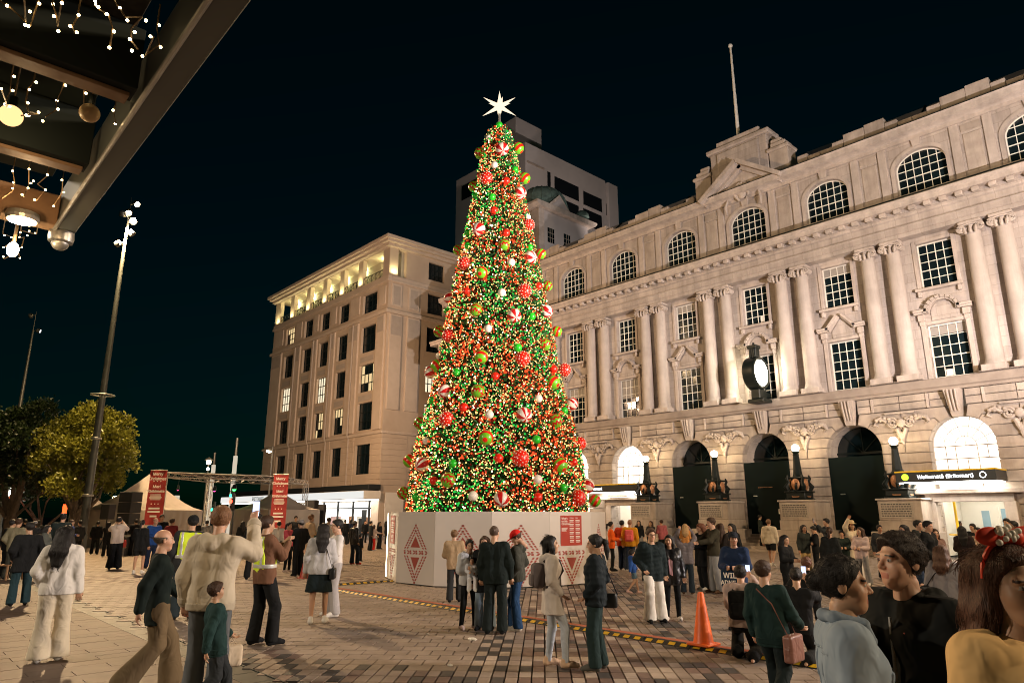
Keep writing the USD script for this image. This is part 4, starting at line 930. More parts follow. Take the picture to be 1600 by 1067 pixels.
RED, GRN, WHT = (.78, .02, .008), (.06, .52, .015), (.82, .74, .64)
bauble_mat('b_pepper', WHT, 'pepper', (.55, .012, .012)); bauble_mat('b_stripe', RED, 'stripe', (.16, .52, .02)); bauble_mat('b_zigzag', (.13, .45, .02), 'zigzag', (.45, .012, .006))
bauble_mat('b_dots', RED); bauble_mat('b_red', RED); bauble_mat('b_green', (.02, .5, .02)); bauble_mat('b_white', WHT)
KINDS = {'p': ('b_pepper', 'peppermint-striped'), 's': ('b_stripe', 'red bauble ringed with green bands'), 'z': ('b_zigzag', 'green and red zigzag'), 'd': ('b_dots', 'red white-dotted'), 'r': ('b_red', 'plain red'), 'g': ('b_green', 'plain bright green'), 'w': ('b_white', 'plain white')}
BAU = '''g780,197,5.5 w765,216,4.5 z754,240,9.5 p784,235,10.5 s806,232,9.5 w773,259,5.5 g803,266,5.5 s816,279,9.5 d762,280,10.5 r790,284,6.5 z743,292,8.5 r751,275,4.5 p810,303,10 g745,307,5.5 g769,309,6
r772,330,6.5 w823,340,5 d823,352,9.5 p750,360,11 g733,364,5.5 r790,365,6.5 g733,385,6 g826,387,5.5 z787,384,9.5 z719,391,8.5 s842,397,8.5 p826,403,10.5 w798,411,6.5 d729,413,10.5 s754,427,10 p706,466,9.5 w713,434,4.5
r731,456,6.5 w784,458,6.5 d817,456,11.5 r839,448,6.5 z852,447,8.5 z745,485,10.5 g700,486,5 p802,494,11 p850,487,10.5 g829,495,6.5 w763,514,6.5 z690,518,9.5 d705,525,11 s867,518,8.5 z848,539,10 g808,544,7 s753,558,11
d815,561,12 w689,556,6 s687,572,10.5 p676,582,9.5 g715,582,6.5 r774,588,6.5 r862,577,7 d878,578,10.5 s861,598,11 p698,612,11.5 z748,612,11 w840,623,6.5 g678,625,6 p890,631,10 g879,642,6.5 r726,637,7.5 w765,648,7
p817,649,12.5 d701,655,12 z660,661,10 z865,658,11 s760,684,12 g837,687,7 w668,689,6 d902,693,10.5 r779,716,7.5 d812,716,13.5 s644,720,10.5 p664,726,12 g709,724,7 s872,727,12 r894,722,6.5 w839,749,7.5 z703,750,12
r680,751,7 g878,762,7 p913,759,11.5 z634,770,10 g653,776,7 w740,775,8 p783,780,12.5 r839,777,7.5 d899,778,13 s926,782,9.5'''.split()
ORD = ['topmost', 'second highest', 'third highest', 'fourth highest', 'fifth highest', 'sixth highest', 'seventh highest', 'eighth highest', 'ninth highest', 'tenth highest', 'eleventh highest', 'twelfth highest', 'thirteenth highest', 'fourteenth highest', 'fifteenth highest', 'sixteenth highest', 'seventeenth highest', 'eighteenth highest']
def on_tree(px, py):
    d = ray(px, py); best, bt = 9, None; ts = np.linspace(TD - 4.2, TD + .8, 400) / math.hypot(d[0], d[1])
    for t in ts:
        q = EYE + d * t; g = math.hypot(q[0] - TX, q[1] - TY) - trad(q[2])
        if g < .02: return q
        if g < best: best, bt = g, q
    return bt
_protos = {}
def bauble_proto(k):
    if k not in _protos:
        g = thing('bauble_' + {'p': 'pepper', 's': 'ringed', 'z': 'zigzag', 'd': 'dotted', 'r': 'red', 'g': 'green', 'w': 'white'}[k], parent='/World/kinds')
        m = MB().ball((0, 0, 0), 1.0, 3); m.build('ball', KINDS[k][0], g, smooth=True)
        c = MB().lathe([(.2, .96), (.2, 1.08), (.1, 1.12), (.0, 1.12)], n=12); c.build('cap', 'galv', g); _protos[k] = g
        if k == 'd':
            dm_ = MB()
            for j in range(70):
                zz = 1 - 2 * (j + .5) / 70; aa = j * 2.39996; rr_ = math.sqrt(1 - zz * zz); dm_.ball((.99 * rr_ * math.cos(aa), .99 * rr_ * math.sin(aa), .99 * zz), .075, 1)
            dm_.build('white_dot', 'b_white', g, kind='stuff')
    return _protos[k]
items = [(b[0], *map(float, b[1:].split(','))) for b in BAU]
cnt = {}
for k, px, py, r in sorted(items, key=lambda q: q[2]):
    i = cnt.get(k, 0); cnt[k] = i + 1
    q = on_tree(px, py); dist = math.hypot(q[0], q[1]); R = r * ((q - EYE) @ _f) / FPX
    out = np.array([q[0] - TX, q[1] - TY]); out /= np.linalg.norm(out) + 1e-9
    q = q + np.array([out[0], out[1], 0]) * R * .35
    side = 'by the left edge' if px < 777 - (py - 190) * .135 - 12 else ('by the right edge' if px > 781 + (py - 190) * .145 + 4 else 'on the front')
    nm = KINDS[k][1] + ('' if k == 's' else ' bauble')
    x = UsdGeom.Xform.Define(stage, numbered('/World', 'bauble')); x.GetPrim().GetReferences().AddInternalReference(P(bauble_proto(k)).GetPath()); x.GetPrim().SetInstanceable(True)
    x.ClearXformOpOrder(); x.AddTranslateOp().Set(Gf.Vec3d(*map(float, q)))
    # the cap points up and towards the trunk, the pattern's pole outwards and a little down
    az = math.atan2(out[1], out[0]); tiltv = {'p': 62, 's': 55, 'z': 40, 'd': 30}.get(k, 15) + ((i * 37) % 30 - 15)
    x.AddRotateZOp().Set(math.degrees(az)); x.AddRotateYOp().Set(-tiltv); x.AddRotateZOp(opSuffix='spin').Set((i * 53) % 360)
    x.AddScaleOp().Set(Gf.Vec3f(float(R), float(R), float(R)))
    tag(x, f'{nm}, {ORD[i]} such bauble, {side}' if k == 'x' else f'{ORD[i]} {nm} {side} of the tree', 'bauble', 'baubles on the christmas tree')
# hoarding
mat('hoarding', (.66, .60, .55), .26, metal=.0, var=.05, nscale=.8, spec=.5); mat('print_red', (.36, .075, .055), .4); mat('poster_red', (.42, .05, .03), .4); mat('poster_white', (.8, .76, .70), .4)
hd = thing('tree_hoarding', 'pale glossy many-sided hoarding with red triangle patterns round the tree', 'hoarding')
HR, HH, N12 = 3.60, 2.09, 13
def hpan(i):
    a0, a1 = [AT + math.radians(11.3 + 360 / 13 * i + q) for q in (-180 / 13, 180 / 13)]
    return np.array([TX + HR * math.cos(a0), TY + HR * math.sin(a0)]), np.array([TX + HR * math.cos(a1), TY + HR * math.sin(a1)])
def on_panel(mb, i, polys, off=.006):               # polygons in panel coordinates: u from the centre to the right seen from outside, z
    p, q = hpan(i); ux = (q - p) / np.linalg.norm(q - p); nn = np.array([ux[1], -ux[0]]); c = (p + q) / 2
    for pts in polys:
        m = trimesh.creation.extrude_polygon(Polygon(pts), off, engine='earcut'); v = m.vertices
        mb.add(np.c_[c + v[:, :1] * ux + v[:, 2:3] * nn, v[:, 1]], m.faces)
    return c, ux, nn
# seen from outside, angles grow to the right: panel i sits at 11.3 + 30 i degrees from the camera's side
for i in range(N12):
    mb = MB(); p, q = hpan(i); ux = (q - p) / np.linalg.norm(q - p); nn = np.array([ux[1], -ux[0]]); p = p + ux * .004; q = q - ux * .004
    cs = [p, q, q - nn * .04, p - nn * .04]; b = .03
    mb.add([(*s, b) for s in cs] + [(*s, HH) for s in cs], [(0, 1, 5, 4), (1, 2, 6, 5), (2, 3, 7, 6), (3, 0, 4, 7), (4, 5, 6, 7)])
    pn = mb.build('panel', 'hoarding', hd)
    k = (i + 6) % 13 - 6
    if abs(k) > 3: continue
    pr = MB(); poster = k in (-3, 1)
    def tri(w, z0, z1, sgn):                        # filled triangle with base at z0 and apex at z1
        on_panel(pr, i, [[(-w, z0), (w, z0), (0, z1)] if z1 > z0 else [(-w, z0), (0, z1), (w, z0)]])
    def chev(w, z0, z1, t, n=9):                    # row of slanted dashes along both legs of a chevron
        for s in (-1, 1):
            for j in range(n):
                f0, f1 = j / n, (j + .72) / n
                x0, y0, x1, y1 = s * w * (1 - f0), z0 + (z1 - z0) * f0, s * w * (1 - f1), z0 + (z1 - z0) * f1
                on_panel(pr, i, [Polygon([(x0, y0), (x0 - s * t, y0), (x1 - s * t, y1), (x1, y1)]).convex_hull.exterior.coords[:-1]])
    zc_ = .92
    tri(.20, zc_ - .14, zc_ - .50, -1); chev(.40, zc_ - .10, zc_ - .74, .06, 8); chev(.52, zc_ - .10, zc_ - .90, .06, 10)
    for j in range(8):
        x = -.48 + j * .137; s = .03 if j % 2 else -.03; on_panel(pr, i, [[(x - .045, zc_ - .055), (x + .03, zc_ - .055), (x + .06 + s, zc_), (x - .015 + s, zc_)], [(x - .03 + s, zc_ + .01), (x + .045 + s, zc_ + .01), (x + .02, zc_ + .055), (x - .05, zc_ + .055)]])
    if not poster: tri(.22, zc_ + .14, zc_ + .46, 1); chev(.40, zc_ + .10, zc_ + .66, .06, 8); chev(.52, zc_ + .10, zc_ + .82, .06, 10)
    pr.build('pattern', 'print_red', pn)
    if poster:
        pb = MB(); w = .44 if k == 1 else .36; z0, z1 = (1.12, 1.98)
        c, ux, nn = on_panel(pb, i, [[(-w, z0), (w, z0), (w, z1), (-w, z1)]], .012); pp = pb.build('poster', 'poster_red', pn)
        tx = MB(); U = np.array([*ux, 0]); 
        def put(s, h, u, z, center=False): text_on(tx, s, h, (*(c + ux * u + nn * .0125), z), U, (0, 0, 1), True, .003, center)
        def lines(u0, u1, z, n, h=.012, gap=.024):
            r = np.random.default_rng(int(1000 * (u0 + 2)) + n)
            for j in range(n): on_panel(tx, i, [[(u0, z - j * gap), (u0 + (u1 - u0) * r.uniform(.7, 1), z - j * gap), (u0 + (u1 - u0) * r.uniform(.7, 1), z - j * gap + h), (u0, z - j * gap + h)]], .0155)
        if k == 1:
            for j, s in enumerate(("What’s", 'on this', 'Christmas')): put(s, .055, -.40, 1.87 - j * .078)
            lines(-.40, -.14, 1.62, 5)
            for u in (-.07, .18):
                put('Christmas' if u < 0 else 'Santa', .026, u, 1.90)
                for j in range(6): lines(u, u + .2, 1.83 - j * .115, 1, .022); lines(u, u + .2, 1.80 - j * .115, 2, .011)
        else:
            for u in (-.22, -.02, .2): on_panel(tx, i, [[(u - .05, 1.84), (u + .06, 1.84), (u + .06, 1.90), (u - .05, 1.90)]], .0155)
            for j in range(5): lines(-.26, .26, 1.74 - j * .07, 1, .035)
            lines(-.22, .2, 1.36, 3)
            lines(-.22, .2, 1.24, 3)
        tx.build('poster_text', 'poster_white', pp)
MB().lathe([(HR - .2, 0), (HR - .2, .05)], (TX, TY, 0), 24).build('kickboard', 'iron', hd)
MB().lathe([(0, 1.1), (HR - .3, 1.12)], (TX, TY, 0), 24).build('deck', 'tree_core', hd)
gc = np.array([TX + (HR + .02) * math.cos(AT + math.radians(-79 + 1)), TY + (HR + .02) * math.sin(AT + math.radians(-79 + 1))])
MB().tube([(*gc, .1), (*gc, 2.05)], .018, 6).build('light_strip', 'bulb_white', hd)  # glowing line imitates light caught on the hoarding edge
# cable ramps across the square
mat('mat_orange', (.46, .12, .05), .75, var=.3, nscale=14); mat('hazard_yellow', (.75, .46, .02), .5, var=.2, nscale=14)
def ramp(p, q, w, label):
    p, q = np.array(p[:2]), np.array(q[:2]); L = np.linalg.norm(q - p); d = (q - p) / L; n = np.array([-d[1], d[0]])
    if (n @ FW[:2]) < 0: n = -n
    t = thing('cable_ramp', label, 'cable cover'); seg = .9
    for i in range(int(L / seg)):
        a, b = p + d * (i * seg + .01), p + d * ((i + 1) * seg - .01)
        m = MB(); m.add([(*a, .0), (*b, .0), (*(b + n * .1), .05), (*(a + n * .1), .05), (*(b + n * .17), .055), (*(a + n * .17), .055), (*(b + n * .17), 0), (*(a + n * .17), 0)], [(0, 1, 2, 3), (3, 2, 4, 5), (5, 4, 6, 7)]).build('edge', 'black_rubber', t)
        for j in range(4):
            a2, b2 = p + d * (i * seg + .05 + j * .222), p + d * (i * seg + .05 + j * .222 + .12)
            m = MB(); m.add([(*(a2 + n * .02), .014), (*(b2 + n * .02), .014), (*(b2 + n * .085), .048), (*(a2 + n * .085), .048)], [(0, 1, 2, 3)]).build('hazard_mark', 'hazard_yellow', t)
        m = MB(); m.add([(*(a + n * .175), .05), (*(b + n * .175), .05), (*(b + n * (.17 + w)), .03), (*(a + n * (.17 + w)), .03), (*(b + n * (.2 + w)), 0), (*(a + n * (.2 + w)), 0)], [(0, 1, 2, 3), (3, 2, 4, 5)]).build('mat', 'mat_orange', t)
ramp(at(505, 921), at(1640, 1104), .28, 'orange cable mat with black and yellow hazard edge crossing the square')
ramp(at(512, 916), at(640, 907), .12, 'short hazard-striped cable cover running to the hoarding corner')
# traffic cone
mat('cone_orange', (.80, .13, .015), .4, var=.12, nscale=9)
cp = at(1100, 1013); cn_ = thing('traffic_cone', 'tall bright orange traffic cone standing on the cable mat', 'traffic cone', loc=(cp[0], cp[1], .055))
MB().lathe([(.165, .03), (.15, .06), (.105, .36), (.102, .37), (.10, .39), (.045, .75), (.03, .77), (0, .775)], n=32).build('cone', 'cone_orange', cn_, smooth=35); MB().box(-.19, .19, -.19, .19, 0, .035, .012).build('base', 'cone_orange', cn_)
for px, py, s, lb_ in ((475, 903, .8, 'small red traffic cone half hidden behind the woman in the dark skirt'),):
    q = at(px, py); c2 = thing('traffic_cone', lb_, 'traffic cone', loc=q); MB().lathe([(.15, .03), (.04, .62), (0, .64)], n=24).build('cone', 'poster_red', c2, smooth=35); MB().box(-.17, .17, -.17, .17, 0, .03, .01).build('base', 'poster_red', c2)
# ---- lamp posts ------------------------------------------------------------------------------------
glow('flood_lens_cool', (.9, .95, 1.0), 2.0); glow('amber_dot', (1.0, .35, .2), 3)
def head(mb_t, p, to, lens, m='pole_paint', r=.17):
    p = np.array(p, float); d = np.array(to, float) - p; d /= np.linalg.norm(d); a = np.cross(d, [0, 0, 1.0]); a /= np.linalg.norm(a); b = np.cross(a, d)
    h = MB(); pr = [(.10, -.34), (.19, -.26), (r + .03, -.06), (r + .03, .02), (r, .02), (r, -.02), (0, -.02)]
    h.lathe(pr, n=18); v = h.v[0]; h.v[0] = p + v[:, :1] * a + v[:, 1:2] * b + v[:, 2:3] * d
    o = h.build('flood_head', m, mb_t, smooth=35)
    l = MB().lathe([(0, -.012), (r - .005, -.012)], n=18); v = l.v[0]; l.v[0] = p + v[:, :1] * a + v[:, 1:2] * b + v[:, 2:3] * d; l.f[0] = l.f[0][:, ::-1]
    l.build('lens', lens, o)
def lamp_post(base, H, label, heads, lens='flood_lens', ring_=True, cat='lamp post'):
    t = thing('lamp_post', label, cat); x, y = base[:2]
    MB().tube([(x, y, 0), (x, y, .9), (x, y, 1.0), (x, y, 7.5), (x, y, H * .72), (x, y, H)], [.29, .28, .22, .19, .14, .08], 14).build('post', 'pole_paint', t, smooth=35)
    MB().tube([(x, y, H), (x, y, H + 1.8)], [.035, .015], 6).build('mast', 'pole_paint', t)
    if ring_:
        g = np.linspace(0, 2 * PI, 25); MB().tube(np.c_[x + .62 * np.cos(g), y + .62 * np.sin(g), np.full(25, 8.8)], .035, 6).build('ring', 'galv', t)
        sp_ = MB(); [sp_.tube([(x, y, 8.8), (x + .62 * math.cos(a), y + .62 * math.sin(a), 8.8)], .02, 5) for a in (0, 2.1, 4.2)]; sp_.build('spoke', 'galv', t)
    for dx, dy, z, to, ln in heads:
        MB().tube([(x, y, z), (x + dx * .5, y + dy * .5, z + .12), (x + dx, y + dy, z + .1)], .03, 6).build('arm', 'galv', t)
        head(t, (x + dx, y + dy, z), to, ln)
    for z in (6.2, 3.0): MB().lathe([(.27, 0), (.29, .02), (.29, .1), (.26, .12)], (x, y, z), 14).build('collar', 'galv', t)
    return t
PX, PY = -45.66, 9.24
lamp_post((PX, PY), 19.6, 'tall dark lamp post with lit floodlights standing in front of the trees', [(.35, .30, 20.9, (-14, 22, 0), 'flood_lens'), (.10, -.05, 20.3, (-28, 3, 0), 'flood_lens'), (.55, .20, 19.6, (-30, 14, 0), 'flood_lens'), (.05, -.35, 20.0, (-52, 11, 3), 'flood_lens'), (.30, .30, 18.9, (-40, 20, 8), 'galv'), (-.5, -.35, 18.3, (-80, -20, 0), 'galv')])
q = at_depth(64, 500, 62); bq = at_depth(30, 640, 62)
lamp_post((bq[0], bq[1]), q[2] - 1.0, 'distant dark lamp post rising from the left treetops', [(-.5, -.3, q[2] + .4, (-140, 20, 0), 'flood_lens_cool'), (.5, .5, q[2] - 1.1, (-40, 80, 0), 'flood_lens_cool')], ring_=False)
lamp_post((12.6, 15.6), 15.5, 'flood lamp post standing right of the crowd', [(-.4, .3, 15.2, (-16, 39, 9), 'flood_lens'), (-.4, -.2, 14.6, (-34, 39, 12), 'flood_lens')]) if False else None
def street_lamp(px, py, D, H, label):
    p = at_depth(px, py, D); t = thing('street_lamp', label, 'street lamp'); x, y, z = p
    MB().tube([(x + .25, y, 0), (x + .25, y, z + .3)], [.11, .07], 8).build('post', 'pole_paint', t); MB().tube([(x + .25, y, z + .3), (x + .1, y, z + .36), (x - .2, y - .1, z + .25)], .04, 6).build('arm', 'pole_paint', t)
    m = MB().ball((x - .2, y - .1, z + .08), .26, 2, (1.2, 1, .6)); m.build('shade', 'pole_paint', t, smooth=40); MB().ball((x - .2, y - .1, z - .03), .24, 2, (1.1, 1, .55)).build('lamp', 'flood_lens', t, smooth=True)
    sphere_lamp('/World/street_lamp_light_%03d' % len(_used), (x - .2, y - .15, z - .45), 60, WARM, .1)
    return t
street_lamp(424, 704, 60, 0, 'warm street lamp glowing at the left edge of the corner building')
glow('column_light', (1.0, .86, .66), .55)
# far light columns
for px, y0, y1, ym, D, lab in ((371, 600 + 84, 775, 712, 70, 'tall slim light column, lit white below, behind the stage roof'), (336, 707, 745, 726, 75, 'shorter light column left of the tall one behind the stage roof'), (277, 774, 812, 774, 62, 'short pale column standing under the stage roof')):
    a, b, m_ = at_depth(px, y0, D), at_depth(px, y1 + 20, D), at_depth(px, ym, D); t = thing('light_column', lab, 'light column')
    MB().tube([(a[0], a[1], m_[2]), (a[0], a[1], a[2])], .13, 8).build('upper_tube', 'pole_paint', t); MB().tube([(a[0], a[1], 0), (a[0], a[1], m_[2])], .22, 8).build('lit_tube', 'column_light', t)
t = thing('lantern', 'small bright lantern on a mast above the middle of the stage roof', 'lantern'); a = at_depth(326, 722, 60)
MB().tube([(a[0], a[1], 0), (a[0], a[1], a[2])], .06, 6).build('mast', 'pole_paint', t); MB().ball((a[0], a[1], a[2]), .2, 2).build('lamp', 'flood_lens', t); MB().lathe([(.0, .45), (.34, .22), (.36, .18), (.1, .2)], a, 12).build('cap', 'pole_paint', t); MB().ball((a[0], a[1], a[2] - .55), .13, 1).build('lamp', 'station_strip', t)
# ---- pohutukawa trees ------------------------------------------------------------------------------
def leafmat(name, c):
    _mats[name] = usdkit.material(stage, '/World/Looks/' + name, {'o': ('geometry', {}), 'm': ('map_range', {'from_min': 0., 'from_max': 1., 'to_min': .55, 'to_max': 1.5}), 'h': ('hsv', {'color': c}), 'p': ('principled_bsdf', {'roughness': .38, 'specular_ior_level': .45}), 't': ('translucent_bsdf', {'color': tuple(q * .8 for q in c)}), 'x': ('mix_closure', {'fac': .25})},
        [('o.random_per_island', 'm.value'), ('m.result', 'h.value'), ('h.color', 'p.base_color'), ('p.BSDF', 'x.closure1'), ('t.BSDF', 'x.closure2')], surface='x.closure')
leafmat('leaf_olive', (.30, .30, .035)); leafmat('leaf_dark', (.045, .075, .025)); mat('bark', (.14, .105, .08), .9, var=.4, nscale=5, bump=.5, bscale=20)  # same foliage twice: lamplight on the golden crown is put into its leaf colour
def tree(name, label, base, clumps, n, leaf, seed, tr=.3):
    r = np.random.default_rng(seed); t = thing(name, label, 'tree'); b = np.array(base, float); tb = MB()
    top = np.mean([c[0] for c in clumps], 0)
    for c, R in clumps:
        c = np.array(c); f = b + (top - b) * .28 + r.normal(0, .1, 3) * [1, 1, .3]
        mid = f + (c - f) * .55 + r.normal(0, .25, 3); tb.tube([b + r.normal(0, .05, 3) * [1, 1, 0], b + (f - b) * .5, f, mid, c], [tr, tr * .8, tr * .55, tr * .3, .04], 7)
    tb.build('trunk', 'bark', t, smooth=50)
    vs = []; w = np.array([R ** 2 for _, R in clumps]); w /= w.sum()
    for (c, R), k in zip(clumps, (w * n).astype(int)):
        tw = max(6, k // 12); d = r.normal(0, 1, (tw, 3)); d /= np.linalg.norm(d, axis=1, keepdims=True); d[:, 2] = np.where(d[:, 2] < -.5, -d[:, 2], d[:, 2])
        rr = R * (.55 + .5 * r.random((tw, 1)) ** .6) * (.8 + .4 * meshkit.noise(d * 2 + seed)[:, None])
        tips = np.array(c) + d * rr * [1, 1, .85]
        pt = np.repeat(tips, 12, 0) + r.normal(0, .16, (tw * 12, 3)); dd = np.repeat(d, 12, 0) + r.normal(0, .7, (tw * 12, 3)); dd[:, 2] += .35; dd /= np.linalg.norm(dd, axis=1, keepdims=True)
        s = np.cross(dd, r.normal(0, 1, dd.shape)); s /= np.linalg.norm(s, axis=1, keepdims=True); L = r.uniform(.14, .26, (len(pt), 1)); u = np.cross(dd, s)
        vs.append(np.stack([pt - dd * L * .5, pt + s * L * .34 + u * L * .06, pt + dd * L * .6, pt - s * L * .34 + u * L * .06], 1))
    v = np.concatenate(vs).reshape(-1, 3); i = np.arange(len(v) // 4)[:, None] * 4
    obj('crown', (v, np.concatenate([i + np.array([[0, 1, 2]]), i + np.array([[0, 2, 3]])])), leaf, t, kind='stuff')
    return t
def cl(lst, D0, seed):
    r = np.random.default_rng(seed); return [(at_depth(px, py, D0 + r.uniform(-1.6, 1.6)), R * (D0 / FPX)) for px, py, R in lst]
TB = at_depth(118, 800, 44.5); TB[2] = 0
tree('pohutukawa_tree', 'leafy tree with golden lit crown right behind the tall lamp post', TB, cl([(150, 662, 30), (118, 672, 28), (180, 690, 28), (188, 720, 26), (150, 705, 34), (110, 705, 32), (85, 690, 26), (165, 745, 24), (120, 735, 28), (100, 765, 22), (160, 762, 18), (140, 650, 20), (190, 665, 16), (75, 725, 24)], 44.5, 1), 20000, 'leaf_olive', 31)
TB2 = at_depth(20, 800, 47); TB2[2] = 0
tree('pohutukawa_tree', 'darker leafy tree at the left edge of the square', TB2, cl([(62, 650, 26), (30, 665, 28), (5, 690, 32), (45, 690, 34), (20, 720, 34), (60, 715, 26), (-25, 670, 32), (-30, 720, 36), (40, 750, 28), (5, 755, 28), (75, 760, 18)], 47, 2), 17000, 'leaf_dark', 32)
TB3 = at_depth(70, 800, 52); TB3[2] = 0
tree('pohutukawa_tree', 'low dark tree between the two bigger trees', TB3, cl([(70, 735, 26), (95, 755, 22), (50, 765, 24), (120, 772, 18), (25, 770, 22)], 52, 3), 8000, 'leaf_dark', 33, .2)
# ---- stage gantry, banners, tents, speakers ---------------------------------------------------------
def truss(mb, p, q, w=.29):
    p, q = np.array(p, float), np.array(q, float); d = (q - p); L = np.linalg.norm(d); d /= L; a = np.cross(d, [0, 0, 1.0]); 
    if np.linalg.norm(a) < .1: a = np.array([1.0, 0, 0])
    a /= np.linalg.norm(a); b = np.cross(a, d); off = [(a * sx + b * sy) * w / 2 for sx in (-1, 1) for sy in (-1, 1)]
    for o in off: mb.tube([p + o, q + o], .025, 6)
    n = max(2, int(L / (w * 1.4)))
    for i in range(n):
        s, e = p + d * L * i / n, p + d * L * (i + 1) / n
        for (o1, o2) in ((0, 1), (2, 3), (0, 2), (1, 3)): mb.tube([s + off[o1 if i % 2 else o2], e + off[o2 if i % 2 else o1]], .012, 4, False)
GA, GB = at_depth(257, 742, 42.0), at_depth(434, 747, 46.5); zt = (GA[2] + GB[2]) / 2
gy = thing('stage_gantry', 'aluminium truss gantry carrying the stage roof between the red banners', 'stage gantry')
m = MB(); truss(m, (GA[0], GA[1], zt), (GB[0], GB[1], zt)); m.build('front_truss', 'truss_metal', gy)
bk = np.array([FW[0], FW[1]]) * 6.5
for A in (GA, GB):
    m = MB(); truss(m, (A[0], A[1], 0), (A[0], A[1], zt)); m.build('leg', 'truss_metal', gy); m = MB(); truss(m, (A[0] + bk[0], A[1] + bk[1], 0), (A[0] + bk[0], A[1] + bk[1], zt)); m.build('leg', 'truss_metal', gy)
    m = MB(); truss(m, (A[0], A[1], zt), (A[0] + bk[0], A[1] + bk[1], zt)); m.build('side_truss', 'truss_metal', gy)
m = MB(); truss(m, (GA[0] + bk[0], GA[1] + bk[1], zt), (GB[0] + bk[0], GB[1] + bk[1], zt)); m.build('back_truss', 'truss_metal', gy)
for k in (.3, .6):
    pA = GA + (GB - GA) * k; m = MB(); m.tube([(pA[0], pA[1], zt - .1), (pA[0] + bk[0], pA[1] + bk[1], zt - .1)], .03, 6); m.build('lighting_bar', 'iron', gy)
rfm = MB(); rfm.add([(GA[0], GA[1], zt + .2), (GB[0], GB[1], zt + .2), (GB[0] + bk[0], GB[1] + bk[1], zt + .2), (GA[0] + bk[0], GA[1] + bk[1], zt + .2)], [(0, 1, 2, 3)]); rfm.build('roof_sheet', 'black_rubber', gy)
glow('spot_green', (.03, 1.0, .08), 9); glow('spot_red', (1.0, .04, .02), 9); glow('spot_pink', (1.0, .05, .25), 3); glow('spot_teal', (.05, .9, .45), 3)
for px, py, D, mt, r, lab in ((366, 764, 49, 'spot_green', .13, 'bright green stage spotlight hanging from the roof'), (335, 766, 48, 'spot_pink', .09, 'pink stage spotlight hanging from the middle of the roof'), (278, 765, 47, 'spot_pink', .06, 'faint pink stage spotlight near the left banner')):
    p = at_depth(px, py, D); t = thing('stage_light', lab, 'stage light'); MB().ball(p, r, 2).build('lens', mt, t); MB().lathe([(r * 1.2, -.02), (r * 1.3, .1), (r * .8, .3), (0, .32)], p, 10).build('can', 'iron', t); MB().tube([p + [0, 0, .3], (p[0], p[1], zt)], .015, 4).build('yoke', 'iron', t)
def traffic_light(px, py, D, which, lab):
    p = at_depth(px, py, D); t = thing('traffic_light', lab, 'traffic light'); z = p[2]
    MB().tube([(p[0] + .0, p[1] + .2, 0), (p[0], p[1] + .2, z + .5)], .06, 8).build('post', 'pole_paint', t); MB().box(p[0] - .16, p[0] + .16, p[1], p[1] + .2, z - (.6 if which == 'r' else .1), z + (.2 if which == 'r' else .7), .03).build('head', 'iron', t)
    MB().ball((p[0] + .02, p[1] - .03, z), .13, 2).build('lamp', 'spot_red' if which == 'r' else 'spot_teal', t)
    c = MB().ball((p[0] + .02, p[1], z + (-.35 if which == 'r' else .35)), .1, 2); c.build('lamp', 'iron', t)
traffic_light(361.5, 783, 48, 'r', 'red traffic light glowing beside the raised phone'); traffic_light(269, 796, 64, 'g', 'green traffic light under the stage roof near the left banner'); traffic_light(332, 796, 62, 'g', 'green traffic light behind the bald man with the phone'); traffic_light(361, 774, 58, 'g', 'small green traffic light right above the red one')
def banner(px0, px1, py0, pxb0, pxb1, pyb, D, lab):
    a, b, c = at_depth(px0, py0, D), at_depth(px1, py0, D), at_depth(pxb0, pyb, D); w = np.linalg.norm((b - a)[:2]); u = (b - a) / np.linalg.norm(b - a); u[2] = 0; u /= np.linalg.norm(u); zt_, zb = a[2], c[2] - .5; nn = np.array([u[1], -u[0], 0])
    t = thing('banner', lab, 'banner'); o = np.array([a[0], a[1], 0]); m = MB()
    n = 12; g = np.linspace(0, 1, n)
    V_ = []
    for z in np.linspace(zb, zt_, 7):
        for s in g: V_.append(o + u * w * s + nn * .035 * math.sin(s * 9 + z) + [0, 0, z])
    f = [(j * n + i, j * n + i + 1, (j + 1) * n + i + 1, (j + 1) * n + i) for j in range(6) for i in range(n - 1)]
    V_ = np.array(V_); m.add(np.vstack([V_, V_ - nn * .012]), f + [tuple(q + len(V_) for q in r[::-1]) for r in f]); m.build('sheet', 'banner_red', t)
    m = MB().tube([o + [0, 0, zt_], o + u * w + [0, 0, zt_]], .025, 6); m.tube([o - nn * .06 + u * w * .5 + [0, 0, 0], o - nn * .06 + u * w * .5 + [0, 0, zt_]], .03, 6); m.build('frame', 'galv', t)
    tx = MB(); C = o + u * w * .5 + nn * .045; H = zt_ - zb
    for i, (s, h, z) in enumerate((('Merry', .20, .07), ('Christmas', .20, .155), ('Meri', .20, .30), ('Kirihimete', .19, .385))): text_on(tx, s, h * w / 1.25, C + [0, 0, zt_ - H * (z + .03)], u, (0, 0, 1))
    for z in (.205, .62):
        for q in (-.2, 0, .2): text_on(tx, '*', .12, C + u * q + [0, 0, zt_ - H * (z + .03)], u, (0, 0, 1))
    r = np.random.default_rng(3)
    for j in range(5):
        hw = w * r.uniform(.30, .38); m2 = [C + u * s * hw + [0, 0, zt_ - H * (.46 + j * .022) + q] for s, q in ((-1, 0), (1, 0), (1, .035), (-1, .035))]; tx.quad(*[q + nn * .01 for q in m2])
    for z, w2 in ((.72, .32), (.78, .36), (.86, .2)):
        m2 = [C + u * s * w * w2 + [0, 0, zt_ - H * z + q] for s, q in ((-1, 0), (1, 0), (1, .10), (-1, .10))]; tx.quad(*[q + nn * .01 for q in m2])
    tx.build('lettering', 'poster_white', t)
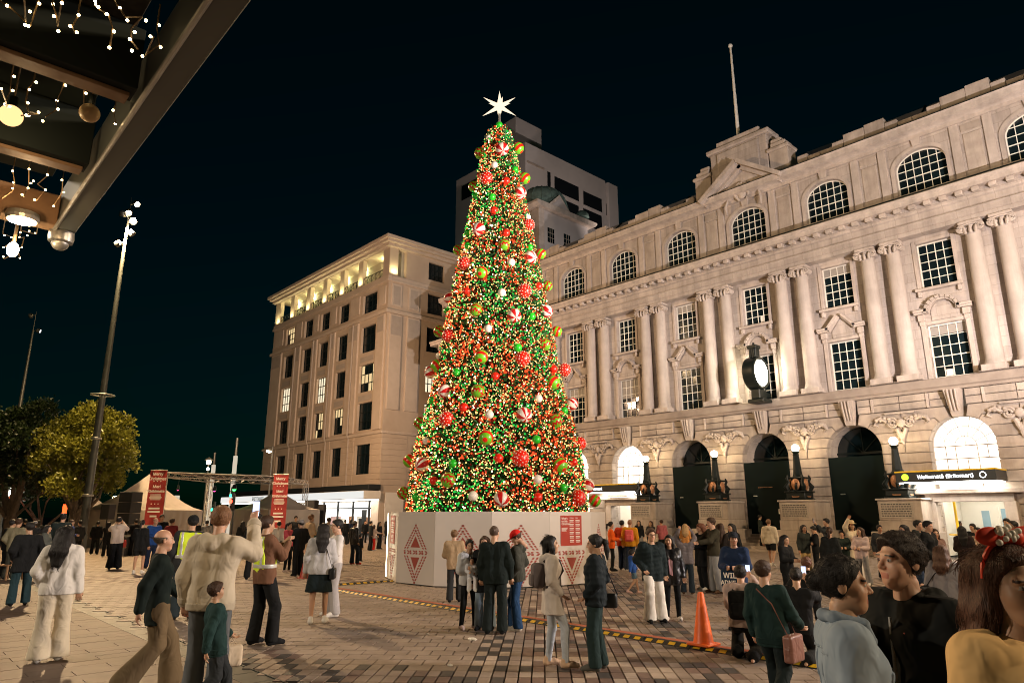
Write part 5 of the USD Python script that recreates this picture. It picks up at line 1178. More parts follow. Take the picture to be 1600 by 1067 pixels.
mat('banner_red', (.38, .035, .03), .6, var=.1)
banner(235.5, 262, 734, 226, 250, 806, 41.5, 'tall red Christmas banner at the left leg of the stage gantry'); banner(428, 451.5, 741, 424, 444, 815, 45.8, 'tall red Christmas banner at the right leg of the stage gantry')
def tent(cx, cy, w, d, he, hp, lab, rz=0.0):
    t = thing('event_tent', lab, 'tent', loc=(cx, cy, 0), rotz=rz); m = MB(); n = 13
    gx = np.linspace(-1, 1, n); X, Y = np.meshgrid(gx, gx, indexing='ij'); rr = np.maximum(abs(X), abs(Y)); Z = he + (hp - he) * (1 - rr) ** 1.45
    v = np.stack([X * w / 2, Y * d / 2, Z], -1).reshape(-1, 3); f = [(i * n + j, (i + 1) * n + j, (i + 1) * n + j + 1, i * n + j + 1) for i in range(n - 1) for j in range(n - 1)]
    m.add(v, f); m.build('roof', 'tent_sheet', t, smooth=30)
    for s, nm in (((-w / 2, w / 2, -d / 2), 'f'), ((-w / 2, w / 2, d / 2), 'b')):
        k = 30; xs_ = np.linspace(s[0], s[1], k); yy = s[2] + .05 * np.sin(xs_ * 7); m = MB(); m.add(np.vstack([np.c_[xs_, yy, np.zeros(k)], np.c_[xs_, np.full(k, s[2]), np.full(k, he)]]), [(i, i + 1, k + i + 1, k + i) for i in range(k - 1)]); m.build('wall_sheet', 'tent_sheet', t, smooth=30)
    for s in (-1, 1):
        k = 30; ys_ = np.linspace(-d / 2, d / 2, k); m = MB(); m.add(np.vstack([np.c_[s * w / 2 + .05 * np.sin(ys_ * 7), ys_, np.zeros(k)], np.c_[np.full(k, s * w / 2), ys_, np.full(k, he)]]), [(i, i + 1, k + i + 1, k + i) for i in range(k - 1)]); m.build('wall_sheet', 'tent_sheet', t, smooth=30)
        for q in (-1, 1): MB().tube([(s * w / 2 * .99, q * d / 2 * .99, 0), (s * w / 2 * .99, q * d / 2 * .99, he)], .03, 6).build('pole', 'galv', t)
p = at_depth(226, 800, 48); tent(p[0], p[1], 5.4, 5.4, 2.3, 4.7, 'big white peaked marquee behind the left banner', .8)
p = at_depth(432, 800, 50); tent(p[0], p[1], 4.2, 4.2, 2.35, 3.7, 'grey-white gazebo tent behind the right banner', .2)
p = at_depth(90 + 55, 812, 60); tent(p[0], p[1], 3, 3, 2.3, 3.4, 'small pale tent far behind the lamp post')
def speaker(p, w, d, h, n, lab, z0=0.0, tripod=False):
    t = thing('loudspeaker', lab, 'loudspeaker', loc=p, rotz=AZ - PI / 2)
    for i in range(n):
        MB().box(-w / 2, w / 2, -d / 2, d / 2, z0 + h * i / n, z0 + h * (i + 1) / n - .02, .02).build('cabinet', 'black_rubber', t); MB().box(-w / 2 + .03, w / 2 - .03, -d / 2 - .012, -d / 2, z0 + h * i / n + .03, z0 + h * (i + 1) / n - .05).build('grille', 'iron', t)
    if tripod:
        MB().tube([(0, 0, .3), (0, 0, z0)], .03, 8).build('pole', 'iron', t)
        for a in (0, 2.1, 4.2): MB().tube([(0, 0, .8), (.6 * math.cos(a), .6 * math.sin(a), .02)], .02, 6).build('leg', 'iron', t)
speaker(at(160, 862), .6, .5, .85, 1, 'black loudspeaker on a tripod stand left of the marquee', 1.75, True); speaker(at(193, 866), .95, .7, 2.2, 4, 'tall black loudspeaker stack in front of the white marquee', 1.0); speaker(at(190, 868), 1.0, .8, .95, 1, 'black bass bin under the loudspeaker stack')
speaker(at(483, 846), .95, .8, 2.6, 4, 'tall black loudspeaker stack right of the gazebo tent', .5); speaker(at(499, 845), .5, .6, 2.3, 1, 'slim black loudspeaker next to the tall stack', .5)
glow('sign_red', (1.0, .10, .02), 2.2)
for px, lab in ((8, 'tall red illuminated pillar sign at the far left'), (97, 'small red illuminated sign behind the trees')):
    p = at_depth(px, 806, 50); t = thing('lit_sign', lab, 'sign'); k = 1.0 if px < 50 else .6
    MB().box(p[0] - .28 * k, p[0] + .28 * k, p[1], p[1] + .25, 0, 2.0, .03).build('plinth', 'iron', t); MB().box(p[0] - .26 * k, p[0] + .26 * k, p[1] - .02, p[1] + .22, 2.0, 2.0 + 1.2 * k, .02).build('red_panel', 'sign_red', t)
    if px < 50: MB().box(p[0] - .26, p[0] + .26, p[1] - .02, p[1] + .22, 3.3, 3.85, .02).build('white_panel', 'station_strip', t)
    if px < 50: disk_lamp('/World/sign_lamp_%03d' % px, (p[0], p[1] - .1, 3.0), (p[0] + 8, p[1] - 8, 1), 14, (1.0, .25, .12), .3)
glow('sign_red', (1.0, .10, .02), 2.2) if False else None
p = at_depth(181, 783, 47); t = thing('lantern', 'bright lantern beside the left marquee', 'lantern'); MB().tube([(p[0], p[1], 0), (p[0], p[1], p[2])], .04, 6).build('post', 'pole_paint', t); MB().box(p[0] - .2, p[0] + .2, p[1] - .2, p[1] + .2, p[2] - .2, p[2] + .35, .04).build('lamp', 'lamp_globe', t)
# parked red car behind the crowd
mat('car_red', (.32, .012, .012), .25, coat=.8); mat('tail_red', (.5, .02, .02), .3)
p = at_depth(128, 812, 52); cr_ = thing('parked_car', 'dark red car parked behind the lamp post', 'car', loc=(p[0], p[1], 0), rotz=.5)
pf = [(-2.1, .35), (2.1, .35), (2.15, .7), (1.95, .85), (1.2, .95), (.6, 1.42), (-.9, 1.46), (-1.6, 1.0), (-2.1, .9)]
MB().prof(pf, -.85, .85, axis=1).build('body', 'car_red', cr_); MB().prof([(1.08, .97), (.56, 1.38), (-.85, 1.41), (-1.42, 1.02)], -.86, .86, axis=1).build('window', 'pane_glass', cr_)
for x in (-1.3, 1.3):
    for y in (-.8, .8): w_ = trimesh.creation.cylinder(.33, .2, sections=18); v = w_.vertices; MB().add(np.c_[v[:, 0] + x, v[:, 2] + y, v[:, 1] + .33], w_.faces).build('wheel', 'black_rubber', cr_)
for y in (-.6, .6): MB().box(-2.16, -2.08, y - .2, y + .2, .68, .85, .02).build('tail_light', 'tail_red', cr_)
# crowd barrier and deck chairs at the far left
mat('wood', (.36, .20, .10), .6, var=.3, nscale=6)
p = at(10, 905); ch = thing('deck_chair', 'wooden slatted chair at the left edge of the square', 'chair', loc=p, rotz=.6)
for s in (-1, 1):
    MB().box(s * .28 - .025, s * .28 + .025, -.3, -.25, 0, .45, .005).build('leg', 'wood', ch); MB().tube([(s * .28, .3, 0), (s * .28, .22, .45), (s * .28, .42, 1.0)], .028, 6).build('leg', 'wood', ch)
for i in range(6): MB().box(-.30, .30, -.3 + i * .1, -.3 + i * .1 + .08, .43, .46, .005).build('slat', 'wood', ch); MB().box(-.28, .28, .24 + i * .035, .26 + i * .035, .5 + i * .085, .57 + i * .085, .004).build('slat', 'wood', ch)
# ---- the awning over the camera's left, with its fairy lights ---------------------------------------
mat('beam_paint', (.115, .125, .115), .45, var=.1, nscale=1.5); mat('rafter_wood', (.34, .20, .11), .55, var=.3, nscale=5, bump=.15); mat('rafter_dark', (.006, .012, .010), .8); mat('wicker', (.05, .042, .036), .8, var=.5, nscale=30); mat('wire_brown', (.22, .14, .06), .6)
aw = thing('awning', 'grey-beamed awning with wooden rafters overhead at the top left', 'awning'); AZZ = 3.9
MB().box(-5.42, 2.5, .655, .772, AZZ, AZZ + .3, .006).build('fascia_beam', 'beam_paint', aw)
MB().tube([(-5.42, .648, AZZ - .004), (2.5, .648, AZZ - .004)], .013, 8).build('edge_tube', 'galv', aw)
MB().box(-5.42, -5.28, -2.6, .65, AZZ, AZZ + .22, .006).build('end_beam', 'rafter_wood', aw)
for i, x in enumerate((-4.36, -3.40, -2.42, -1.45, -.5, .5, 1.5)):
    MB().box(x, x + .09, -2.6, .60, AZZ, AZZ + .02, .003).build('rafter', 'rafter_wood', aw); MB().box(x + .005, x + .14, -2.6, .62, AZZ + .021, AZZ + .34, .003).build('rafter_web', 'rafter_dark', aw)
for i in range(7):
    x = -5.3 + i * 1.0
    for j in range(5): MB().box(x, x + .97, -2.6 + j * .64, -2.6 + j * .64 + .62, AZZ + .345, AZZ + .36, .003).build('roof_panel', 'rafter_dark' if (i + j) % 3 else 'wicker', aw)
cctv = thing('security_camera', 'dome security camera on the end of the awning beam', 'camera'); MB().lathe([(.0, .06), (.075, .06), (.08, .0), (.075, -.03), (.06, -.04)], (-5.40, .70, AZZ - .04), 18).build('housing', 'galv', cctv, smooth=40); MB().ball((-5.40, .70, AZZ - .075), .056, 2).build('dome', 'galv', cctv, smooth=True)
glow('fairy_bulb', (1.0, .72, .34), 9); glow('awning_lamp', (1.0, .70, .34), 30); glow('globe_bulb', (1.0, .56, .24), 1.4)
STR = '''0,2 17,13 40,34 38,0|60,2 52,28 48,40|82,5 90,31 90,41 97,0|121,28 113,42 117,52|152,0 152,7 154,15 170,24 176,45 171,78|178,0 187,14 196,27 222,27 205,45 205,64 215,77|245,45 249,70 228,86 240,58|18,118 16,142 8,163 12,168 3,142|53,126 44,140 40,160 45,175 60,178 33,181|98,137 88,160 88,172 71,183|131,142 131,168 130,180|182,155 178,176 181,194|20,268 23,285 19,299 3,310|45,265 45,287 42,297 37,307|74,275 59,288 71,297 57,314|98,280 97,302 84,321|4,365 22,372 9,385 16,399 6,405|30,372 38,371 34,385 28,390 31,404|57,366 46,364 33,360'''
rb_ = np.random.default_rng(4)
for i, s in enumerate(STR.split('|')):
    pts = [tuple(map(float, q.split(','))) for q in s.split()]
    t = thing('fairy_lights', f'{["first","second","third","fourth","fifth","sixth","seventh","eighth","ninth","tenth","eleventh","twelfth","thirteenth","fourteenth","fifteenth","sixteenth","seventeenth","eighteenth","nineteenth"][i]} hanging string of warm fairy lights under the awning, counted from the top left', 'fairy lights', 'fairy light strings under the awning')
    zs = [AZZ + .1 - .05 * j for j in range(len(pts))]; P3 = [at(px, py, z) for (px, py), z in zip(pts, zs)]
    top = P3[0] + [0, 0, .12]
    MB().tube([top] + P3, .0035, 5).build('wire', 'wire_brown', t)
    for q in P3:
        o = q + rb_.normal(0, .008, 3); b = MB().ball(o, .0062, 2); b.build('bulb', 'fairy_bulb', t, smooth=True)
for px, py, r, lab, m_ in ((17, 181, .052, 'round glowing frosted bulb under the awning at the left edge', 'globe_bulb'), (140, 177, .046, 'round unlit frosted bulb under the awning', 'frosted')):
    if m_ == 'frosted': mat('frosted', (.6, .42, .22), .4)
    p = at(px, py, AZZ + .02); t = thing('globe_bulb', lab, 'light bulb'); MB().ball(p, r, 3).build('glass', m_, t, smooth=True); MB().tube([p + [0, 0, r], p + [0, 0, r + .05]], .018, 8).build('cap', 'iron', t); MB().tube([p + [0, 0, r + .05], p + [0, 0, .35]], .004, 5).build('wire', 'wire_brown', t)
    if m_ != 'frosted': sphere_lamp('/World/bulb_light_%d' % px, p - [0, 0, .09], .25, (1, .7, .36), .03)
p = at(36, 336, AZZ - .02); t = thing('awning_downlight', 'bright round downlight on the end of the awning', 'downlight'); MB().lathe([(0, 0), (.085, 0), (.095, .02), (.09, .05), (0, .06)], (p[0], p[1], AZZ - .06), 20).build('housing', 'galv', t)
MB().lathe([(0, 0), (.08, 0)], (p[0], p[1], AZZ - .065), 20).build('lens', 'awning_lamp', t); disk_lamp('/World/awning_light', (p[0], p[1], AZZ - .08), (p[0] + .2, p[1] + .1, 0), 7, (1, .66, .32), .08)
sphere_lamp('/World/awning_glow', (p[0] + .35, p[1] - .05, AZZ - .12), .35, (1, .62, .30), .03)
p = at(24, 368, AZZ - .1); t = thing('pendant_bulb', 'bare glowing pendant bulb hanging below the awning downlight', 'light bulb'); MB().ball(p - [0, 0, .1], .035, 2, (1, 1, 1.5)).build('glass', 'lamp_globe', t, smooth=True); MB().tube([p - [0, 0, .04], p + [0, 0, .14]], .01, 6).build('flex', 'wire_brown', t)
# ---- people ---------------------------------------------------------------------------------------
def nets(F, o, h):                                  # surface nets: the zero level of F, sampled from o in steps of h, as a mesh
    S = F < 0; nx, ny, nz = F.shape
    C = np.zeros((nx - 1, ny - 1, nz - 1), np.int8); cor = [(a, b, c) for a in (0, 1) for b in (0, 1) for c in (0, 1)]
    for a, b, c in cor: C += S[a:nx - 1 + a, b:ny - 1 + b, c:nz - 1 + c]
    I = np.argwhere((C > 0) & (C < 8))
    if len(I) == 0: return np.zeros((0, 3)), np.zeros((0, 3), int)
    V = np.stack([F[I[:, 0] + a, I[:, 1] + b, I[:, 2] + c] for a, b, c in cor], 1); CO = np.array(cor, float)
    pos = np.zeros((len(I), 3)); cnt_ = np.zeros((len(I), 1))
    for i in range(8):
        for j in range(i + 1, 8):
            if np.abs(CO[i] - CO[j]).sum() != 1: continue
            x = (V[:, i] < 0) != (V[:, j] < 0); t = np.where(x, V[:, i] / np.where(x, V[:, i] - V[:, j], 1), 0)[:, None]
            pos += x[:, None] * (CO[i] + t * (CO[j] - CO[i])); cnt_ += x[:, None]
    pos = I + pos / cnt_; ix = np.full(C.shape, -1, np.int64); ix[tuple(I.T)] = np.arange(len(I)); fs = []
    for ax in range(3):
        a, b = [k for k in range(3) if k != ax]
        sl0 = [slice(1, -1)] * 3; sl0[ax] = slice(0, -1); sl1 = list(sl0); sl1[ax] = slice(1, None)
        s0, s1 = S[tuple(sl0)], S[tuple(sl1)]
        E_ = np.argwhere(s0 != s1); ins = s0[tuple(E_.T)]
        E_ = E_ + 1; E_[:, ax] -= 1
        def cell(da, db): q = E_.copy(); q[:, a] -= da; q[:, b] -= db; return ix[tuple(q.T)]
        q = np.stack([cell(1, 1), cell(0, 1), cell(0, 0), cell(1, 0)], 1)
        fl = ins if ax != 1 else ~ins
        q = np.where(fl[:, None], q, q[:, ::-1]); fs.append(q)
    q = np.vstack(fs); q = q[(q >= 0).all(1)]
    return np.asarray(o) + pos * h, np.vstack([q[:, [0, 1, 2]], q[:, [0, 2, 3]]])
class Field:                                        # a smooth union of round cones and ellipsoids on a grid
    def __init__(s, lo, hi, h):
        s.h = h; s.lo = np.asarray(lo, float) - 2 * h; n = np.ceil((np.asarray(hi) + 2 * h - s.lo) / h).astype(int) + 1
        s.ax = [s.lo[i] + h * np.arange(n[i]) for i in range(3)]; s.F = np.full(n, .25, np.float32)
    def _sub(s, lo, hi):
        r = []
        for i in range(3):
            a, b = np.searchsorted(s.ax[i], [lo[i], hi[i]]); r.append(slice(max(0, a - 1), min(len(s.ax[i]), b + 1)))
        return tuple(r)
    def grid(s, sl): return np.meshgrid(*[s.ax[i][sl[i]] for i in range(3)], indexing='ij')
    def _mix(s, sl, d, k, sub=False):
        f = s.F[sl]
        if sub: d = -d; h = np.clip(.5 - .5 * (f - d) / k, 0, 1) if k else (d > f); s.F[sl] = f + (d - f) * h + (k * h * (1 - h) if k else 0); return
        if k:
            h = np.clip(.5 + .5 * (f - d) / k, 0, 1); s.F[sl] = f + (d - f) * h - k * h * (1 - h)
        else: s.F[sl] = np.minimum(f, d)
    def cone(s, a, b, ra, rb, k=.03, sub=False):
        a, b = np.asarray(a, float), np.asarray(b, float); m = max(ra, rb) + k + 3 * s.h; sl = s._sub(np.minimum(a, b) - m, np.maximum(a, b) + m)
        X, Y, Z = s.grid(sl); d = b - a; L = d @ d + 1e-9
        if X.size == 0: return s
        t = np.clip(((X - a[0]) * d[0] + (Y - a[1]) * d[1] + (Z - a[2]) * d[2]) / L, 0, 1)
        D = np.sqrt((X - a[0] - t * d[0]) ** 2 + (Y - a[1] - t * d[1]) ** 2 + (Z - a[2] - t * d[2]) ** 2) - (ra + (rb - ra) * t)
        s._mix(sl, D, k, sub); return s
    def chain(s, pts, rs, k=.03):
        for i in range(len(pts) - 1): s.cone(pts[i], pts[i + 1], rs[i], rs[i + 1], k)
        return s
    def ell(s, c, r, k=.02, sub=False):
        c, r = np.asarray(c, float), np.asarray(r, float); m = k + 3 * s.h; sl = s._sub(c - r - m, c + r + m); X, Y, Z = s.grid(sl)
        if X.size == 0: return s
        q = np.sqrt(((X - c[0]) / r[0]) ** 2 + ((Y - c[1]) / r[1]) ** 2 + ((Z - c[2]) / r[2]) ** 2); q2 = np.sqrt(((X - c[0]) / r[0] ** 2) ** 2 + ((Y - c[1]) / r[1] ** 2) ** 2 + ((Z - c[2]) / r[2] ** 2) ** 2)
        s._mix(sl, q * (q - 1) / (q2 + 1e-9), k, sub); return s
    def half(s, p, n):                              # keep the side of the plane that n points away from
        X, Y, Z = s.grid((slice(None),) * 3); n = np.asarray(n, float); n /= np.linalg.norm(n); s.F = np.maximum(s.F, (X - p[0]) * n[0] + (Y - p[1]) * n[1] + (Z - p[2]) * n[2]); return s
    def rough(s, amp, fr, seed=0):
        X, Y, Z = s.grid((slice(None),) * 3); near = np.abs(s.F) < amp + 2 * s.h
        p = np.stack([X[near] * fr[0], Y[near] * fr[1], Z[near] * fr[2]], -1); s.F[near] += amp * (meshkit.fbm(p, 3, seed) - .5) * 2; return s
    def mesh(s): return nets(s.F, s.lo, s.h)
_tpl = {}
def head_tpl(h):
    if ('head', h) not in _tpl:
        f = Field((-.10, -.13, -.24), (.10, .125, .125), h)
        f.ell((0, .015, .03), (.074, .094, .086), .0).ell((0, -.028, -.035), (.060, .066, .088), .03).ell((0, -.056, -.092), (.034, .030, .030), .03)
        f.cone((0, .02, -.10), (0, .035, -.24), .050, .056, .03)
        for s in (-1, 1): f.ell((s * .036, -.055, -.032), (.026, .028, .03), .02)
        f.cone((-.036, -.080, .020), (.036, -.080, .020), .014, .014, .015)
        for s in (-1, 1): f.ell((s * .031, -.098, .002), (.017, .014, .012), .008, True)
        for s in (-1, 1): f.ell((s * .031, -.079, .002), (.0125, .0125, .0115), .003)
        f.cone((0, -.086, .012), (0, -.108, -.027), .008, .012, .012)
        for s in (-1, 1): f.ell((s * .011, -.096, -.031), (.009, .011, .008), .006)
        f.cone((-.016, -.084, -.059), (.016, -.084, -.059), .007, .007, .006).cone((-.012, -.083, -.070), (.012, -.083, -.070), .008, .008, .006)
        for s in (-1, 1): f.ell((s * .076, .012, -.006), (.009, .020, .031), .006)
        f.F[:, :, 0] = .05
        _tpl[('head', h)] = f.mesh()
    return _tpl[('head', h)]
def hand_tpl(h, curl):
    k = ('hand', h, curl)
    if k not in _tpl:
        f = Field((-.075, -.11, -.20), (.065, .05, .03), h)
        f.cone((0, 0, .02), (0, 0, -.02), .026, .027, .01)
        for x in (-.028, -.009, .010, .028): f.cone((x * .5, 0, -.02), (x, 0, -.085), .020, .0135, .012)
        for x, L in ((-.030, .058), (-.010, .072), (.010, .076), (.029, .068)):
            a0 = math.radians(12 + 45 * curl); a1 = math.radians(30 + 100 * curl); p0 = np.array([x, 0, -.088]); p1 = p0 + L * .5 * np.array([x * .8, -math.sin(a0), -math.cos(a0)]); p2 = p1 + L * .55 * np.array([0, -math.sin(a1), -math.cos(a1)])
            r0 = max(.0085, h * .95); f.cone(p0, p1, r0 + .001, r0, .003).cone(p1, p2, r0, r0 * .85, .003)
        f.cone((.018, -.004, -.022), (.046, -.018, -.060), .015, .0115, .008).cone((.046, -.018, -.060), (.050 - .02 * curl, -.034 - .01 * curl, -.088), .0110, .009, .003)
        _tpl[k] = f.mesh()
    return _tpl[k]
def rotm(d, roll=0.0):                              # turns -z to d
    d = np.asarray(d, float) / np.linalg.norm(d); z = -d; y = np.array([0, 1.0, 0]) - z * z[1]
    if np.linalg.norm(y) < .15: y = np.array([0, 0, 1.0]) - z * z[2]
    y /= np.linalg.norm(y); x = np.cross(y, z); m = np.stack([x, y, z], 1)
    c, s = math.cos(roll), math.sin(roll); return m @ np.array([[c, -s, 0], [s, c, 0], [0, 0, 1]])
def Rx(a): c, s = math.cos(a), math.sin(a); return np.array([[1, 0, 0], [0, c, -s], [0, s, c]])
def Rz(a): c, s = math.cos(a), math.sin(a); return np.array([[c, -s, 0], [s, c, 0], [0, 0, 1]])
_mats['skin'] = usdkit.material(stage, '/World/Looks/skin', {'a': ('attribute', {'attribute': 'tint'}), 'p': ('principled_bsdf', {'roughness': .5, 'subsurface_weight': .08, 'subsurface_scale': .01})}, [('a.color', 'p.base_color')], surface='p.BSDF')
def hairmat(c):
    k = 'hair_' + ''.join('%02x' % int(q * 255) for q in c)
    if k not in _mats:
        _mats[k] = usdkit.material(stage, '/World/Looks/' + k, {'t': ('texture_coordinate', {}), 'm': ('mapping', {'scale': (110., 110., 7.)}), 'n': ('noise_texture', {'scale': 2.2, 'detail': 3.0}), 'r': ('rgb_ramp', {'ramp': [(.3, tuple(q * .45 for q in c)), (.7, tuple(min(1, q * 1.5) for q in c))]}), 'b': ('bump', {'strength': .6, 'distance': .01}), 'p': ('principled_bsdf', {'roughness': .55, 'specular_ior_level': .3})},
            [('t.object', 'm.vector'), ('m.vector', 'n.vector'), ('n.fac', 'r.fac'), ('r.color', 'p.base_color'), ('n.fac', 'b.height'), ('b.normal', 'p.normal')], surface='p.BSDF')
    return k
ARM = {  # elbow, wrist of the arm on the +x side; mirrored for the other
    'd': ((.245, .03, 1.135), (.25, -.03, .895)), 'p': ((.285, .07, 1.16), (.195, -.09, .98)), 'f': ((.215, -.17, 1.19), (.06, -.32, 1.36)), 'r': ((.25, -.20, 1.34), (.08, -.36, 1.57)),
    'u': ((.27, -.13, 1.58), (.16, -.24, 1.83)), 'h': ((.245, -.04, 1.14), (.09, -.26, 1.13)), 'b': ((.27, .10, 1.15), (.06, .15, .97)), 'F': ((.235, -.08, 1.145), (.225, -.26, .985)), 'B': ((.24, .15, 1.165), (.245, .19, .92)),
    'o': ((.22, -.20, 1.22), (.14, -.44, 1.18)), 'x': ((.25, -.03, 1.15), (-.06, -.20, 1.20)), 'n': ((.23, -.22, 1.33), (.05, -.22, 1.55)), 's': ((.36, -.10, 1.35), (.50, -.25, 1.42)), 'g': ((.30, -.14, 1.34), (.20, -.30, 1.62))}
LEG = {  # knee, ankle relative to the hip's stance: (side, forward, height)
    's': (((.10, -.02, .50), (.105, .02, .085)),) * 2, 'w': (((.10, -.17, .52), (.10, -.24, .09)), ((.10, -.01, .50), (.10, .27, .15))), 'v': (((.10, -.02, .50), (.10, .02, .085)), ((.11, -.12, .51), (.12, -.10, .085))),
    't': (((.12, -.46, .48), (.12, -.44, .085)),) * 2, 'k': (((.14, -.34, .36), (.13, -.12, .085)), ((.13, -.20, .10), (.13, .22, .09))), 'r': (((.10, -.25, .56), (.10, -.10, .22)), ((.10, .02, .50), (.10, .30, .25)))}
SKINS = {'a': (.52, .30, .20), 'b': (.46, .265, .165), 'c': (.33, .18, .11), 'd': (.17, .085, .05)}
def person(px, yf, yh, yaw, hair, hc, top, tc, bot, bc, sc, arms, legs, label, skin='b', h=None, z0=0.0, lean=0.0, hy=0.0, hp=0.0, girth=1.0, kid=False, hem=None, extra=None, at_xyz=None, group=None, hands=(.25, .25), parent_z=0.0, vox=None, stripe=None):
    if at_xyz is None:
        b = at(px, yf, z0); D = (b - [0, 0, z0])[:2] @ FW[:2]
    else: b = np.array(at_xyz, float); D = b[:2] @ FW[:2]
    if h is None: h = at_depth(px, yh, D)[2] - z0
    s = h / 1.75; hs = 1.28 if kid else 1.0
    away = math.atan2(b[1], b[0]) - PI / 2
    t = thing('person', label, 'person', group, loc=b, rotz=away + math.radians(yaw), scale=s)
    v = vox or float(np.clip(D * .00115, .0085, .034)) / s; v = max(v, .0075)
    fine = D < 8; seed = int(px * 7 + yf) % 9973
    drop = {'t': .45, 'k': .46, 'r': 0.0}.get(legs, 0.0)
    if legs == 'w': drop = .03
    rq = np.random.default_rng(seed); hy = hy + rq.uniform(-14, 14) * (h > 1.2); hp = hp + rq.uniform(-4, 8) * (h > 1.2)
    hipz = .93 - drop; a_ = rq.uniform(-.045, .045); Lr = Rx(lean + rq.uniform(-.03, .02)) @ np.array([[math.cos(a_), 0, math.sin(a_)], [0, 1, 0], [-math.sin(a_), 0, math.cos(a_)]]) @ Rz(rq.uniform(-.12, .12)); piv = np.array([0, 0, hipz])
    def up(p): return piv + Lr @ (np.asarray(p, float) - [0, 0, .93])      # a point of the upper body
    g = girth; fem = hair in ('long', 'pony', 'bun', 'bob', 'half'); shw = .165 if fem else .185
    hip = [np.array([q * .088 * (.5 + .5 * g), 0, hipz]) for q in (1, -1)]; kn, an, toe = [], [], []
    for i, q in enumerate((1, -1)):
        (kx, ky, kz), (ax_, ay, az) = LEG[legs][i if legs not in 's' else 0]
        sx_, sy_ = (rq.uniform(-.01, .045), rq.uniform(-.05, .05)) if legs in 'sv' else (0, 0)
        kn.append(np.array([q * (kx + sx_ * .6), ky + sy_ * .5 - .015, kz])); an.append(np.array([q * (ax_ + sx_), ay + sy_, az])); d = np.array([q * .03, -.155, -.045 if az < .12 else -.09])
        if legs == 'k' and i == 1: d = np.array([0, .02, -.05]) + [0, .05, 0]
        toe.append(an[-1] + d)
    sh = [up((q * shw, .01, 1.415)) for q in (1, -1)]; el, wr = [], []
    for i, q in enumerate((1, -1)):
        e, w = ARM[arms[i]]; kx = shw / .185; el.append(up((q * e[0] * kx * (.6 + .4 * g), e[1] - .05 * (g - 1), e[2]))); wr.append(up((q * w[0] * (.75 + .25 * g), w[1] - .25 * (g - 1) * .4, w[2])))
    hc_ = up((0, -.015, 1.635 if not kid else 1.60)); neck = up((0, .015, 1.47)); Hd = Lr @ Rz(math.radians(hy)) @ Rx(math.radians(hp)) * hs
    allp = np.array([*hip, *kn, *an, *toe, *sh, *el, *wr, hc_, neck]); lo, hi = allp.min(0) - .2, allp.max(0) + .2; lo[2] = min(an[0][2], an[1][2]) - .12
    def torso(f, r, k=.05, z_lo=.93):
        ch = .098 * g; yb = -.02 * (g - 1) * 2
        for q in (-1, 1):
            f.cone(up((q * .075 * g, .0, z_lo + .02)), up((q * .07 * g, .0, 1.12)), .088 * g + r, .080 * g + r, k); f.cone(up((q * .07 * g, .0, 1.12)), up((q * .085, -.005, 1.31)), .083 * g + r, ch + r * .9, k)
            f.cone(up((q * .085, -.005, 1.31)), up((q * .10, .012, 1.385)), ch + r * .9, .062 + r, k); f.cone(up((q * .05, .015, 1.42)), up((q * (shw - .015), .012, 1.405)), .055 + r * .7, .058 + r * .8, k)
            if fem: f.ell(up((q * .062, -.075, 1.275)), (.058 + r * .6, .05 + r * .6, .058 + r * .6), .04)
        if g > 1.1: f.ell(up((0, -.06, 1.10)), (.15 * g, .11 * g, .15), .06)
        f.cone(up((0, .02, 1.40)), up((0, .012, 1.47)), .07 + r * .5, .055 + r * .3, .03)
    def leg(f, i, r, flare=0.0, k=.03):
        f.chain([hip[i], kn[i], an[i]], [.085 * (.6 + .4 * g) + r, .058 + r, .040 + r + flare], k)
        f.cone(kn[i] + (an[i] - kn[i]) * .18 + [0, .018, 0], kn[i] + (an[i] - kn[i]) * .5 + [0, .012, 0], .045 + r * .8, .038 + r, k)
    # the body
    f = Field(lo, hi, max(v, .011)); torso(f, -.008)
    for i in (0, 1):
        leg(f, i, -.006); f.chain([sh[i], el[i], wr[i]], [.052, .040, .028], .03); f.cone(an[i] + [0, .02, -.03], toe[i] + [0, .03, 0], .035, .024, .02)
    f.cone(neck - [0, 0, .03], hc_ - [0, 0, .09], .056, .05, .03)
    V_, F_ = f.mesh(); parts = [(V_, F_)]
    hv, hf = head_tpl(.0036 if fine else (.007 if D < 16 else .0125)); parts.append((hc_ + hv @ Hd.T, hf))
    for i, q in enumerate((1, -1)):
        dv = wr[i] - el[i]; gv, gf = hand_tpl(.0045 if fine else .0085, hands[i]); m = rotm(dv, 0)
        gv = gv * [q, 1, 1]; gf = gf[:, ::-1] if q < 0 else gf
        parts.append((wr[i] + (gv * (1.12 if kid else .98)) @ m.T, gf))
    n = 0; vv, ff = [], []
    for a, b_ in parts: vv.append(a); ff.append(b_ + n); n += len(a)
    sk = np.array(SKINS[skin]); tint = np.tile(sk, (n, 1)); o = len(V_); P0 = hv
    lip = (P0[:, 1] < -.078) & (np.abs(P0[:, 2] + .065) < .013) & (np.abs(P0[:, 0]) < .024); brow = (P0[:, 1] < -.068) & (np.abs(P0[:, 2] - .0255 + .004 * np.abs(P0[:, 0]) / .04) < .0040) & (np.abs(np.abs(P0[:, 0]) - .032) < .018)
    er = np.abs(np.abs(P0[:, 0]) - .031); eye = (P0[:, 1] < -.081) & (er < .0105) & (np.abs(P0[:, 2] - .0015) < .0060); iris = eye & (er < .0052)
    T = tint[o:o + len(hv)]; T[lip] = sk * [.82, .55, .55]; T[brow] = np.array(hc) * .6 + .01 if hair not in ('cap', 'hoodup') else (.05, .03, .02); T[eye] = (.40, .37, .34); T[iris] = (.03, .018, .012)
    body = obj('body', (np.vstack(vv), np.vstack(ff)), 'skin', t, smooth=True, tint=tint)
